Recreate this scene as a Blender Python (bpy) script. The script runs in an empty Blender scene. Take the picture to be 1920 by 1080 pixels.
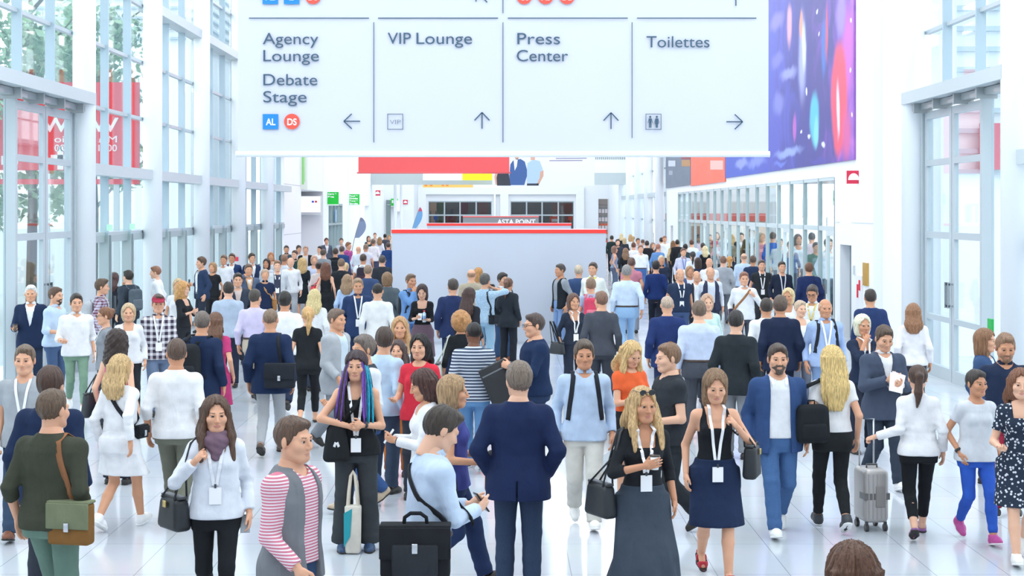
import bpy, bmesh, math, random
import numpy as np
from mathutils import Matrix, Vector, Euler
SC = bpy.context.scene
COL = SC.collection
PI = math.pi
F = 3000.0            # focal length in pixels of the 1920 px wide frame
VX, VY = 935.0, 395.0 # where the hall's long lines meet
EYE = 3.0             # height of the camera
# ---------------------------------------------------------------- camera
cam = bpy.data.cameras.new('camera')
cam_o = bpy.data.objects.new('camera', cam); COL.objects.link(cam_o)
cam_o.location = (0, 0, EYE); cam_o.rotation_euler = (PI/2, 0, 0)
cam.sensor_width = 36.0; cam.lens = 36.0*F/1920.0
cam.shift_x = (960-VX)/1920.0; cam.shift_y = (VY-540)/1920.0
cam.clip_end = 2000
SC.camera = cam_o
# ---------------------------------------------------------------- sky, exposure
W = bpy.data.worlds.new('world'); SC.world = W; W.use_nodes = True
wn = W.node_tree.nodes; wl = W.node_tree.links
bg = wn['Background']; bg.inputs['Strength'].default_value = 2.1
tcw = wn.new('ShaderNodeTexCoord'); sepw = wn.new('ShaderNodeSeparateXYZ'); rampw = wn.new('ShaderNodeValToRGB')
wl.new(tcw.outputs['Generated'], sepw.inputs[0]); wl.new(sepw.outputs['Z'], rampw.inputs[0])
rampw.color_ramp.elements[0].position = 0.0; rampw.color_ramp.elements[0].color = (0.93, 0.965, 1.0, 1)
rampw.color_ramp.elements[1].position = 0.9; rampw.color_ramp.elements[1].color = (0.86, 0.93, 1.0, 1)
wl.new(rampw.outputs[0], bg.inputs['Color'])
SC.view_settings.view_transform = 'Standard'; SC.view_settings.look = 'None'
SC.view_settings.gamma = 1.0; SC.view_settings.use_curve_mapping = False
SC.view_settings.exposure = 0.46
SC.cycles.use_denoising = True
SC.cycles.max_bounces = 8; SC.cycles.transparent_max_bounces = 24
# large soft area lights added below the skylights to brighten the hall
FILL_LIGHTS = [(lx, ly) for ly in (8, 20, 34, 48, 62, 78, 94, 108) for lx in (-4.2, 4.2)]
for lx, ly in FILL_LIGHTS:
    L = bpy.data.lights.new('hall_fill_light', 'AREA'); L.shape = 'RECTANGLE'; L.size = 3.0; L.size_y = 8.0
    L.energy = 260; L.color = (1.0, 0.985, 0.96)
    lo = bpy.data.objects.new('hall_fill_light', L); COL.objects.link(lo); lo.location = (lx, ly, 11.3)

def lin(c):
    return c/12.92 if c <= 0.04045 else ((c+0.055)/1.055)**2.4
def rgb(h, k=1.0):
    h = h.lstrip('#')
    return tuple(min(1.0, lin(int(h[i:i+2], 16)/255.0)*k) for i in (0, 2, 4)) + (1.0,)
_M = {}
def new_mat(key):
    m = bpy.data.materials.new(key); m.use_nodes = True
    nt = m.node_tree; b = nt.nodes['Principled BSDF']
    return m, nt, b
def plain(hexc, rough=0.6, metal=0.0, spec=0.5, emit=0.0):
    key = ('plain', hexc, rough, metal, spec, emit)
    if key in _M: return _M[key]
    m, nt, b = new_mat('surface_'+hexc.strip('#'))
    b.inputs['Base Color'].default_value = rgb(hexc); b.inputs['Roughness'].default_value = rough
    b.inputs['Metallic'].default_value = metal; b.inputs['Specular IOR Level'].default_value = spec
    n = nt.nodes.new('ShaderNodeTexNoise'); n.inputs['Scale'].default_value = 6.0
    mr = nt.nodes.new('ShaderNodeMapRange'); mr.inputs[3].default_value = max(0.02, rough-0.06); mr.inputs[4].default_value = min(1, rough+0.06)
    nt.links.new(n.outputs['Fac'], mr.inputs[0]); nt.links.new(mr.outputs[0], b.inputs['Roughness'])
    if emit:
        b.inputs['Emission Color'].default_value = rgb(hexc); b.inputs['Emission Strength'].default_value = emit
    _M[key] = m; return m
def cloth(hexc, kind='cloth', second='#ffffff', per=0.03):
    key = (kind, hexc, second, per)
    if key in _M: return _M[key]
    m, nt, b = new_mat(kind+'_'+hexc.strip('#'))
    N = nt.nodes; Lk = nt.links
    b.inputs['Roughness'].default_value = 0.88; b.inputs['Specular IOR Level'].default_value = 0.2
    tc = N.new('ShaderNodeTexCoord')
    no = N.new('ShaderNodeTexNoise'); no.inputs['Scale'].default_value = 260 if kind == 'denim' else 9
    no.inputs['Detail'].default_value = 4
    Lk.new(tc.outputs['Object'], no.inputs['Vector'])
    mx = N.new('ShaderNodeMix'); mx.data_type = 'RGBA'
    k = 0.88
    c1 = rgb(hexc, k); amt = 0.78 if kind != 'denim' else 0.55
    c2 = tuple(min(1, v*(2-amt)*1.0) for v in c1[:3]) + (1,)
    c1 = tuple(v*amt for v in c1[:3]) + (1,)
    mx.inputs[6].default_value = c1; mx.inputs[7].default_value = c2
    Lk.new(no.outputs['Fac'], mx.inputs[0])
    out = mx.outputs[2]
    if kind in ('stripe', 'check', 'plaid'):
        sx = N.new('ShaderNodeSeparateXYZ'); Lk.new(tc.outputs['Object'], sx.inputs[0])
        def band(sock, p, duty):
            d = N.new('ShaderNodeMath'); d.operation = 'DIVIDE'; d.inputs[1].default_value = p; Lk.new(sock, d.inputs[0])
            f = N.new('ShaderNodeMath'); f.operation = 'FRACT'; Lk.new(d.outputs[0], f.inputs[0])
            g = N.new('ShaderNodeMath'); g.operation = 'GREATER_THAN'; g.inputs[1].default_value = duty; Lk.new(f.outputs[0], g.inputs[0])
            return g.outputs[0]
        bz = band(sx.outputs['Z'], per, 0.55)
        if kind != 'stripe':
            bx = band(sx.outputs['X'], per, 0.55)
            ad = N.new('ShaderNodeMath'); ad.operation = 'ADD'; Lk.new(bz, ad.inputs[0]); Lk.new(bx, ad.inputs[1])
            hf = N.new('ShaderNodeMath'); hf.operation = 'MULTIPLY'; hf.inputs[1].default_value = 0.5; Lk.new(ad.outputs[0], hf.inputs[0])
            bz = hf.outputs[0]
        m2 = N.new('ShaderNodeMix'); m2.data_type = 'RGBA'; Lk.new(bz, m2.inputs[0]); Lk.new(out, m2.inputs[6])
        m2.inputs[7].default_value = rgb(second, 0.9); out = m2.outputs[2]
    elif kind == 'print':
        vo = N.new('ShaderNodeTexVoronoi'); vo.inputs['Scale'].default_value = 1.0/per; Lk.new(tc.outputs['Object'], vo.inputs['Vector'])
        g = N.new('ShaderNodeMath'); g.operation = 'LESS_THAN'; g.inputs[1].default_value = 0.33; Lk.new(vo.outputs['Distance'], g.inputs[0])
        m2 = N.new('ShaderNodeMix'); m2.data_type = 'RGBA'; Lk.new(g.outputs[0], m2.inputs[0]); Lk.new(out, m2.inputs[6])
        m2.inputs[7].default_value = rgb(second, 0.9); out = m2.outputs[2]
    Lk.new(out, b.inputs['Base Color'])
    bn = N.new('ShaderNodeTexNoise'); bn.inputs['Scale'].default_value = 7; bn.inputs['Detail'].default_value = 4; bn.inputs['Distortion'].default_value = 1.6
    mp = N.new('ShaderNodeMapping'); mp.inputs['Scale'].default_value = (1.0, 1.0, 0.45)
    Lk.new(tc.outputs['Object'], mp.inputs['Vector']); Lk.new(mp.outputs[0], bn.inputs['Vector'])
    bu = N.new('ShaderNodeBump'); bu.inputs['Strength'].default_value = 0.5; bu.inputs['Distance'].default_value = 0.02
    Lk.new(bn.outputs['Fac'], bu.inputs['Height']); Lk.new(bu.outputs[0], b.inputs['Normal'])
    _M[key] = m; return m
def skin_mat(hexc):
    key = ('skin', hexc)
    if key in _M: return _M[key]
    m, nt, b = new_mat('skin_'+hexc.strip('#'))
    N = nt.nodes; Lk = nt.links
    no = N.new('ShaderNodeTexNoise'); no.inputs['Scale'].default_value = 14; tc = N.new('ShaderNodeTexCoord')
    Lk.new(tc.outputs['Object'], no.inputs['Vector'])
    mx = N.new('ShaderNodeMix'); mx.data_type = 'RGBA'
    c = rgb(hexc); mx.inputs[6].default_value = (c[0]*0.92, c[1]*0.82, c[2]*0.8, 1); mx.inputs[7].default_value = c
    Lk.new(no.outputs['Fac'], mx.inputs[0]); Lk.new(mx.outputs[2], b.inputs['Base Color'])
    b.inputs['Roughness'].default_value = 0.5; b.inputs['Specular IOR Level'].default_value = 0.35
    _M[key] = m; return m
def hair_mat(hexc):
    key = ('hair', hexc)
    if key in _M: return _M[key]
    m, nt, b = new_mat('hair_'+hexc.strip('#'))
    N = nt.nodes; Lk = nt.links
    tc = N.new('ShaderNodeTexCoord'); mp = N.new('ShaderNodeMapping'); mp.inputs['Scale'].default_value = (1, 1, 0.09)
    no = N.new('ShaderNodeTexNoise'); no.inputs['Scale'].default_value = 130; no.inputs['Detail'].default_value = 3
    Lk.new(tc.outputs['Object'], mp.inputs['Vector']); Lk.new(mp.outputs[0], no.inputs['Vector'])
    rp = N.new('ShaderNodeValToRGB'); c = rgb(hexc)
    rp.color_ramp.elements[0].position = 0.3; rp.color_ramp.elements[0].color = tuple(v*0.5 for v in c[:3])+(1,)
    rp.color_ramp.elements[1].position = 0.72; rp.color_ramp.elements[1].color = tuple(min(1, v*1.45) for v in c[:3])+(1,)
    Lk.new(no.outputs['Fac'], rp.inputs[0]); Lk.new(rp.outputs[0], b.inputs['Base Color'])
    bu = N.new('ShaderNodeBump'); bu.inputs['Strength'].default_value = 0.6; bu.inputs['Distance'].default_value = 0.006
    Lk.new(no.outputs['Fac'], bu.inputs['Height']); Lk.new(bu.outputs[0], b.inputs['Normal'])
    b.inputs['Roughness'].default_value = 0.45; b.inputs['Specular IOR Level'].default_value = 0.4
    _M[key] = m; return m
def glass_mat(tint=(0.93, 0.97, 0.98), refl=0.12, key='g'):
    kk = ('glass', tint, refl)
    if kk in _M: return _M[kk]
    m = bpy.data.materials.new('window_glass'); m.use_nodes = True; nt = m.node_tree; N = nt.nodes
    N.remove(N['Principled BSDF'])
    t = N.new('ShaderNodeBsdfTransparent'); t.inputs[0].default_value = tint + (1,)
    g = N.new('ShaderNodeBsdfGlossy'); g.inputs['Roughness'].default_value = 0.02; g.inputs['Color'].default_value = (0.95, 0.98, 1, 1)
    mx = N.new('ShaderNodeMixShader'); lw = N.new('ShaderNodeLayerWeight'); lw.inputs['Blend'].default_value = 0.12
    mr = N.new('ShaderNodeMapRange'); mr.inputs[3].default_value = 0.03; mr.inputs[4].default_value = refl*3
    nt.links.new(lw.outputs['Fresnel'], mr.inputs[0]); nt.links.new(mr.outputs[0], mx.inputs[0])
    nt.links.new(t.outputs[0], mx.inputs[1]); nt.links.new(g.outputs[0], mx.inputs[2])
    nt.links.new(mx.outputs[0], N['Material Output'].inputs[0])
    _M[kk] = m; return m

# ---------------------------------------------------------------- mesh helpers
class MB:
    def __init__(s): s.v = []; s.f = []; s.mi = []
    def add(s, vs, fs, mi=0):
        n = len(s.v); s.v += [tuple(p) for p in vs]; s.f += [tuple(i+n for i in f) for f in fs]; s.mi += [mi]*len(fs); return s
    def box(s, x0, x1, y0, y1, z0, z1, mi=0):
        return s.add([(x0,y0,z0),(x1,y0,z0),(x1,y1,z0),(x0,y1,z0),(x0,y0,z1),(x1,y0,z1),(x1,y1,z1),(x0,y1,z1)],
              [(0,3,2,1),(4,5,6,7),(0,1,5,4),(1,2,6,5),(2,3,7,6),(3,0,4,7)], mi)
    def cyl(s, x, y, z0, z1, r, n=32, mi=0, r2=None):
        r2 = r if r2 is None else r2; vs = []
        for k in range(n):
            a = 2*PI*k/n; vs.append((x+r*math.cos(a), y+r*math.sin(a), z0))
        for k in range(n):
            a = 2*PI*k/n; vs.append((x+r2*math.cos(a), y+r2*math.sin(a), z1))
        fs = [(k, (k+1) % n, n+(k+1) % n, n+k) for k in range(n)] + [tuple(range(n-1, -1, -1)), tuple(range(n, 2*n))]
        return s.add(vs, fs, mi)
    def slab(s, pts, y0, y1, mi=0):   # polygon in x,z pushed from y0 to y1
        n = len(pts)
        vs = [(p[0], y0, p[1]) for p in pts] + [(p[0], y1, p[1]) for p in pts]
        fs = [tuple(range(n)), tuple(range(2*n-1, n-1, -1))] + [(k, n+k, n+(k+1) % n, (k+1) % n) for k in range(n)]
        return s.add(vs, fs, mi)
    def slabx(s, pts, x0, x1, mi=0):  # polygon in y,z pushed from x0 to x1
        n = len(pts)
        vs = [(x0, p[0], p[1]) for p in pts] + [(x1, p[0], p[1]) for p in pts]
        fs = [tuple(range(n)), tuple(range(2*n-1, n-1, -1))] + [(k, n+k, n+(k+1) % n, (k+1) % n) for k in range(n)]
        return s.add(vs, fs, mi)
    def tube(s, pts, r, n=8, mi=0):
        pts = [Vector(p) for p in pts]; rs = r if isinstance(r, (list, tuple)) else [r]*len(pts); vs = []
        up = None
        for i, p in enumerate(pts):
            d = (pts[min(i+1, len(pts)-1)]-pts[max(i-1, 0)]).normalized()
            if up is None: up = Vector((0, 0, 1)) if abs(d.z) < 0.9 else Vector((1, 0, 0))
            a = (up - d*up.dot(d)).normalized(); b = d.cross(a); up = a
            for k in range(n):
                t = 2*PI*k/n; vs.append(p + (a*math.cos(t)+b*math.sin(t))*rs[i])
        fs = []
        for i in range(len(pts)-1):
            for k in range(n):
                fs.append((i*n+k, i*n+(k+1) % n, (i+1)*n+(k+1) % n, (i+1)*n+k))
        fs += [tuple(range(n-1, -1, -1)), tuple(range((len(pts)-1)*n, len(pts)*n))]
        return s.add(vs, fs, mi)
    def ribbon(s, pts, nrm, w, t=0.004, mi=0):
        pts = [Vector(p) for p in pts]; vs = []
        for i, p in enumerate(pts):
            d = (pts[min(i+1, len(pts)-1)]-pts[max(i-1, 0)])
            d = d.normalized() if d.length > 1e-6 else Vector((0, 0, 1))
            n = Vector(nrm[i] if isinstance(nrm, list) else nrm); n = (n - d*n.dot(d))
            n = n.normalized() if n.length > 1e-5 else Vector((0, -1, 0))
            b = d.cross(n)
            vs += [p+b*w/2, p-b*w/2, p-b*w/2+n*t, p+b*w/2+n*t]
        fs = []
        for i in range(len(pts)-1):
            for k in range(4): fs.append((i*4+k, i*4+(k+1) % 4, i*4+4+(k+1) % 4, i*4+4+k))
        fs += [(3, 2, 1, 0), tuple(len(pts)*4-4+k for k in range(4))]
        return s.add(vs, fs, mi)
    def build(s, name, mats, parent=None, smooth=False):
        me = bpy.data.meshes.new(name); me.from_pydata(s.v, [], s.f)
        mats = mats if isinstance(mats, (list, tuple)) else [mats]
        for m in mats: me.materials.append(m)
        if len(mats) > 1: me.polygons.foreach_set('material_index', s.mi)
        bm = bmesh.new(); bm.from_mesh(me); bmesh.ops.recalc_face_normals(bm, faces=bm.faces); bm.to_mesh(me); bm.free()
        if smooth: me.polygons.foreach_set('use_smooth', [True]*len(me.polygons))
        me.update()
        o = bpy.data.objects.new(name, me); COL.objects.link(o)
        if parent is not None: o.parent = parent
        return o
def np_obj(name, v, f, mats, parent=None, mi=None):
    me = bpy.data.meshes.new(name)
    v = np.asarray(v, np.float32); f = np.asarray(f, np.int32)
    me.vertices.add(len(v)); me.vertices.foreach_set('co', v.ravel())
    k = f.shape[1]
    me.loops.add(f.size); me.loops.foreach_set('vertex_index', f.ravel())
    me.polygons.add(len(f)); me.polygons.foreach_set('loop_start', np.arange(0, f.size, k, dtype=np.int32))
    me.polygons.foreach_set('use_smooth', np.ones(len(f), bool))
    for m in (mats if isinstance(mats, (list, tuple)) else [mats]): me.materials.append(m)
    if mi is not None: me.polygons.foreach_set('material_index', np.asarray(mi, np.int32))
    me.update(calc_edges=True); me.validate()
    o = bpy.data.objects.new(name, me); COL.objects.link(o)
    if parent is not None: o.parent = parent
    return o
def empty(name, loc=(0, 0, 0), rz=0, parent=None):
    o = bpy.data.objects.new(name, None); COL.objects.link(o); o.location = loc; o.rotation_euler = (0, 0, rz)
    o.empty_display_size = 0.2
    if parent is not None: o.parent = parent
    return o
def tag(o, label=None, cat=None, group=None, kind=None):
    if label: o['label'] = label
    if cat: o['category'] = cat
    if group: o['group'] = group
    if kind: o['kind'] = kind
    return o
def rbox(w, d, h, r, seg=3, taper=1.0):   # rounded box round the origin, as (verts, faces)
    bm = bmesh.new(); bmesh.ops.create_cube(bm, size=1)
    for v in bm.verts: v.co = Vector((v.co.x*w*(taper if v.co.z > 0 else 1), v.co.y*d*(taper if v.co.z > 0 else 1), v.co.z*h))
    bmesh.ops.bevel(bm, geom=bm.edges[:], offset=r, segments=seg, profile=0.5, affect='EDGES')
    vs = [tuple(v.co) for v in bm.verts]; fs = [[v.index for v in f.verts] for f in bm.faces]; bm.free()
    return vs, fs
def put(mb, vf, loc=(0, 0, 0), rot=None, mi=0):
    R = rot if rot is not None else Matrix.Identity(3); l = Vector(loc)
    return mb.add([R @ Vector(v) + l for v in vf[0]], vf[1], mi)
def XZ(x, y, D):      # picture position to hall position at distance D
    return ((x-VX)*D/F, EYE-(y-VY)*D/F)
def lettering(parent, body, x, z, y, width, size, m, rot=(PI/2, 0, 0), off=0.0, name='lettering', align='LEFT', mirror=False):
    cu = bpy.data.curves.new(name, 'FONT'); cu.body = body; cu.size = size; cu.extrude = 0.002; cu.offset = off
    cu.align_x = align
    o = bpy.data.objects.new(name, cu); COL.objects.link(o); o.location = (x, y, z); o.rotation_euler = rot
    if parent is not None: o.parent = parent
    cu.materials.append(m)
    bpy.context.view_layer.update()
    me = bpy.data.meshes.new_from_object(o.evaluated_get(bpy.context.evaluated_depsgraph_get())); me.name = name
    bpy.data.objects.remove(o); bpy.data.curves.remove(cu)
    xs = [v.co.x for v in me.vertices]; w0 = max(xs)-min(xs) if xs else 0; k = (width/w0 if width and w0 else 1.0)*(-1 if mirror else 1)
    x_0 = min(xs) if align == 'LEFT' and xs else 0
    for v in me.vertices: v.co.x = (v.co.x-x_0)*k
    if not me.materials: me.materials.append(m)
    o = bpy.data.objects.new(name, me); COL.objects.link(o); o.location = (x, y, z); o.rotation_euler = rot
    if parent is not None: o.parent = parent
    return o
# ================================================================ the hall
WHITE = plain('#eef0f3', 0.55); WALLM = plain('#e9ecf0', 0.6); WALLR = plain('#eceff4', 0.6)
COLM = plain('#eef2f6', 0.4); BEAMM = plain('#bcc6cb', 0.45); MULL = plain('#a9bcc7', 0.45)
FRAMEW = plain('#b3bdc3', 0.4); GREYF = plain('#9fadb0', 0.45); DARK = plain('#2b2f33', 0.6)
GLASS = glass_mat(); GLASSR = glass_mat((0.90, 0.95, 0.95), 0.10)
def floor_mat():
    m, nt, b = new_mat('polished_floor_tiles'); N = nt.nodes; Lk = nt.links
    tc = N.new('ShaderNodeTexCoord'); br = N.new('ShaderNodeTexBrick')
    br.offset = 0.0; br.inputs['Scale'].default_value = 1.0
    br.inputs['Brick Width'].default_value = 0.6; br.inputs['Row Height'].default_value = 1.2
    br.inputs['Mortar Size'].default_value = 0.0035; br.inputs['Mortar Smooth'].default_value = 0.1
    br.inputs['Color1'].default_value = rgb('#c9ced6'); br.inputs['Color2'].default_value = rgb('#d0d5dc'); br.inputs['Mortar'].default_value = rgb('#9aa0a8')
    Lk.new(tc.outputs['Object'], br.inputs['Vector'])
    no = N.new('ShaderNodeTexNoise'); no.inputs['Scale'].default_value = 1.3; no.inputs['Detail'].default_value = 6
    Lk.new(tc.outputs['Object'], no.inputs['Vector'])
    mx = N.new('ShaderNodeMix'); mx.data_type = 'RGBA'; mx.blend_type = 'MULTIPLY'; mx.inputs[0].default_value = 0.12
    Lk.new(br.outputs['Color'], mx.inputs[6]); Lk.new(no.outputs['Color'], mx.inputs[7]); Lk.new(mx.outputs[2], b.inputs['Base Color'])
    mr = N.new('ShaderNodeMapRange'); mr.inputs[3].default_value = 0.06; mr.inputs[4].default_value = 0.2
    Lk.new(no.outputs['Fac'], mr.inputs[0]); Lk.new(mr.outputs[0], b.inputs['Roughness'])
    b.inputs['Specular IOR Level'].default_value = 0.65
    return m
FLOORM = floor_mat()
def S(o): return tag(o, kind='structure')
S(MB().box(-9.6, 24.5, -8, 126, -0.2, 0).build('floor', FLOORM))
S(MB().box(-120, 120, -40, 240, -0.35, -0.21).build('ground', plain('#c3c8c6', 0.9)))
# ceiling: solid strips round two long skylights
cb = MB()
cb.box(-9.6, -6.6, -8, 126, 12, 12.4).box(6.6, 9.6, -8, 126, 12, 12.4).box(-1.4, 1.4, -8, 126, 12, 12.4)
for k in range(24): cb.box(-6.6, 6.6, -8+k*5.93, -7.4+k*5.93, 12, 12.4)
ceil = S(cb.build('ceiling', WHITE))
MB().box(-6.6, -1.4, -8, 126, 12.2, 12.22).box(1.4, 6.6, -8, 126, 12.2, 12.22).build('skylight_glass', GLASS, ceil)
hb = MB()
for lx, ly in FILL_LIGHTS: hb.box(lx-1.6, lx+1.6, ly-4.1, ly+4.1, 11.33, 11.4)
hb.build('fill_light_panel', WHITE, ceil)  # unseen panels added above the fill lights, not known fixtures
S(MB().box(-9.6, 9.6, -8.4, -8, 0, 12.4).build('wall_back', WALLM))
BAY = 5.93; CY = [18.14+BAY*k for k in range(7)]      # 18.1 ... 53.7
ROWS = [2.53, 3.80, 5.06, 6.33, 7.60, 8.86, 10.13, 11.4]
def column(x, y, group=None):
    o = MB().cyl(x, y, 0, 12, 0.212, 40).build('column', COLM, smooth=False)
    me = o.data
    for p in me.polygons: p.use_smooth = len(p.vertices) == 4
    S(o); return o
for y in CY: column(-7.77, y)
for y in CY[:3]: column(7.77, y)
wn_no = [0]
def window_bay(sx, y0, y1, heavy=(), lower=True, z0=0.0, nm=3, skip=()):
    """one glazed bay between two columns: pane, two fins, cross rails, heavy rails"""
    wn_no[0] += 1
    X = 8.1*sx
    w = S(empty('window_%d' % wn_no[0], (X, (y0+y1)/2, 0)))
    L = lambda mb, n, m: mb.build(n, m, w)
    def bx(mb, xa, xb, ya, yb, za, zb):
        xs = sorted((xa*sx-X, xb*sx-X)); return mb.box(xs[0], xs[1], ya-(y0+y1)/2, yb-(y0+y1)/2, za, zb)
    L(bx(MB(), 8.10, 8.115, y0+.01, y1-.01, z0+.02, 11.98), 'glass_pane', GLASS)
    step = (y1-y0)/nm
    for k in range(nm):
        ym = y0+step*(k+0.28)
        mb = MB(); bx(mb, 7.93, 8.095, ym-.03, ym+.03, z0, 12)
        for z in ROWS:                                  # bolts of the fin brackets
            for dz in (.42, .52):
                if z0 < z+dz < 11.9: bx(mb, 8.02, 8.04, ym-.036, ym+.036, z+dz, z+dz+.02)
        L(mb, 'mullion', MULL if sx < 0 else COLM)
    for z in ROWS:
        if z < z0: continue
        if z in heavy:
            L(bx(MB(), 7.72, 8.09, y0, y1, z-.11, z+.11), 'cross_beam', BEAMM)
        else:
            L(bx(MB(), 7.99, 8.09, y0, y1, z-.035, z+.035), 'transom', FRAMEW)
    if lower:
        for k in range(nm):
            ym = y0+step*(k+0.28)
            mb = MB(); bx(mb, 7.90, 8.09, ym+.09, ym+.15, 0, 2.5); bx(mb, 7.90, 8.09, ym+step-.15, ym+step-.09, 0, 2.5) if k < nm-1 else None
            bx(mb, 7.97, 8.09, ym+.15, min(y1, ym+step-.15), 0, .12); bx(mb, 7.97, 8.09, ym+.15, min(y1, ym+step-.15), 2.36, 2.5)
            d = L(mb, 'door_frame', GREYF)
            bx(MB(), 7.86, 7.90, ym+.30, ym+.34, .95, 1.25).build('handle', plain('#777f84', .3, .8), w)
    return w
def tall_door(sx, y0, y1, num):
    """pair of tall glazed leaves under a canopy rail with its opening gear"""
    X = 8.0*sx; yc = (y0+y1)/2
    d = S(empty('door_%d' % num, (X, yc, 0)))
    def bx(mb, xa, xb, ya, yb, za, zb, mi=0):
        xs = sorted((xa*sx-X, xb*sx-X)); return mb.box(xs[0], xs[1], ya-yc, yb-yc, za, zb, mi)
    bx(MB(), 7.55, 8.09, y0-.02, y1+.02, 4.98, 5.2).build('cross_beam', BEAMM, d)
    g = MB(); bx(g, 7.78, 7.98, y0+.2, y1-.1, 4.86, 4.97)
    for k in range(5):
        yy = y0+.3+k*(y1-y0-.8)/4; bx(g, 7.66, 8.0, yy, yy+.07, 4.80, 4.98); bx(g, 7.70, 7.78, yy+.1, yy+.5, 4.84, 4.90)
    g.build('opening_gear', plain('#a4abae', .4, .2), d)
    ly0, ly1 = y1-.32-3.55, y1-.32
    fr = MB(); bx(fr, 7.86, 8.06, ly1, ly1+.10, 0, 4.84); bx(fr, 7.86, 8.06, ly0-.1, ly0, 0, 4.84)
    fr.build('door_frame', FRAMEW, d)
    mid = (ly0+ly1)/2
    for a, b in ((ly0+.01, mid-.015), (mid+.015, ly1-.01)):
        lf = MB()
        bx(lf, 7.9, 7.98, a, a+.13, 0, 4.82); bx(lf, 7.9, 7.98, b-.13, b, 0, 4.82)
        for za, zb in ((0, .22), (1.02, 1.12), (2.5, 2.62), (3.82, 3.93), (4.68, 4.82)): bx(lf, 7.9, 7.98, a+.13, b-.13, za, zb)
        leaf = lf.build('door_leaf', FRAMEW, d)
        hd = MB(); bx(hd, 7.80, 7.84, (a+.06 if a > mid else b-.08), (a+.08 if a > mid else b-.06), 1.3, 1.75)
        bx(hd, 7.82, 7.9, (a+.06 if a > mid else b-.08), (a+.08 if a > mid else b-.06), 1.32, 1.35); bx(hd, 7.82, 7.9, (a+.06 if a > mid else b-.08), (a+.08 if a > mid else b-.06), 1.70, 1.73)
        hd.build('handle', plain('#8b9297', .3, .8), leaf)
        bx(MB(), 7.935, 7.945, a+.13, b-.13, .22, 4.68).build('glass_pane', GLASS, leaf)
    # glazing over and beside the leaves
    bx(MB(), 8.10, 8.115, y0+.01, y1-.01, 5.2, 11.98).build('glass_pane', GLASS, d)
    bx(MB(), 8.02, 8.03, ly1+.1, y1-.01, 0.02, 4.9).build('glass_pane', GLASS, d)
    bx(MB(), 8.02, 8.03, y0+.01, ly0-.1, 0.02, 4.9).build('glass_pane', GLASS, d)
    for k in range(3):
        ym = y0+(k+.28)*(y1-y0)/3
        bx(MB(), 7.93, 8.095, ym-.03, ym+.03, 5.2, 12).build('mullion', MULL, d)
    for z in ROWS[3:]: bx(MB(), 7.99, 8.09, y0, y1, z-.035, z+.035).build('transom', FRAMEW, d)
    return d
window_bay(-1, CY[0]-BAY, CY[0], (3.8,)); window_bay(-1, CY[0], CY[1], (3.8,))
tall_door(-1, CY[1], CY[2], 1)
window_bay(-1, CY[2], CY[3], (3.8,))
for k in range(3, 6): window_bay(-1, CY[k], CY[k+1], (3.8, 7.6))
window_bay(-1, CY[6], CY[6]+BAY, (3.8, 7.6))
window_bay(1, CY[0]-BAY, CY[0], (3.8,)); window_bay(1, CY[0], CY[1], (3.8,))
tall_door(1, CY[1], CY[2], 2)
# left: solid walls before and after the glazed bays
LW0 = CY[6]+BAY      # 59.65
S(MB().box(-8.4, -8.0, -8, CY[0]-BAY, 0, 12).build('wall_left_near', WALLM))
S(MB().box(8.0, 8.4, -8, CY[0]-BAY, 0, 12).build('wall_right_near', WALLM))
lw = MB().box(-8.4, -8.0, LW0, 64.8, 0, 12)                     # panel
lw.box(-9.5, -8.0, 64.8, 72.8, 3.87, 12).box(-9.5, -9.2, 64.8, 72.8, 0, 3.87).box(-9.5, -8.4, 64.6, 64.8, 0, 3.87)   # recess
lw.box(-9.5, -8.0, 72.8, 75.2, 0, 12).box(-8.4, -8.0, 75.2, 82.0, 3.35, 12).box(-8.4, -8.0, 82.0, 95.5, 0, 12)
lw.box(-8.4, -8.0, 95.5, 99.0, 3.3, 12).box(-8.4, -8.0, 99.0, 119, 0, 12).box(-9.2, -8.9, 95.0, 99.5, 0, 3.4)
wl_ = S(lw.build('wall_left', WALLM))
jt = MB()
for z in (2.1, 4.0): jt.box(-8.003, -7.996, LW0, 64.8, z-.012, z+.012)
for y in (72.9, 85.0, 92): jt.box(-8.003, -7.996, y-.02, y+.02, 0, 8)
jt.build('panel_joint', plain('#b9bec4', .7), wl_)
d3 = S(empty('door_3', (-8.1, 78.6, 0)))
fr = MB()
for y in (-3.4, -1.75, -.05, 1.65, 3.3): fr.box(-.1, .1, y, y+.12, 0, 3.35)
for z in (0, 2.3, 3.25): fr.box(-.1, .1, -3.4, 3.42, z, z+.1)
fr.build('door_frame', GREYF, d3); MB().box(-.01, .0, -3.4, 3.4, 0, 3.3).build('glass_pane', GLASSR, d3)
MB().box(.1, .13, -.4, .1, 2.45, 3.05).build('notice', plain('#8fb4d8', .5), d3)
# right: plain panel, then the wall block with the glass screen, then bright bays, then wall
S(MB().box(8.3, 8.6, CY[2]+.05, 34.6, 0, 12).build('wall_right_panel', WALLR))
GW0, GW1 = 38.6, 72.35
rw = MB().box(8.1, 8.6, 34.6, 36.75, 0, 12).box(8.1, 8.6, 36.75, 37.95, 2.2, 12).box(8.1, 8.6, 37.95, GW0, 0, 12)
rw.box(8.1, 8.6, GW0, GW1, 3.82, 12).box(8.1, 8.6, GW1, 74.3, 0, 12).box(8.1, 8.6, 74.3, 75.3, 2.3, 12).box(8.1, 8.6, 75.3, 77.2, 0, 12)
wr = S(rw.build('wall_right', WALLR))
MB().box(8.09, 8.101, 34.6, 36.7, 2.72, 2.735).box(8.09, 8.101, 38.0, GW0, 2.72, 2.735).build('panel_joint', plain('#cdd3da', .7), wr)
dd = S(empty('door_4', (8.35, 37.35, 0)))
MB().box(-.02, .04, -.6, .6, 0, 2.2).build('door_leaf', plain('#7d8b90', .5), dd)
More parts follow.
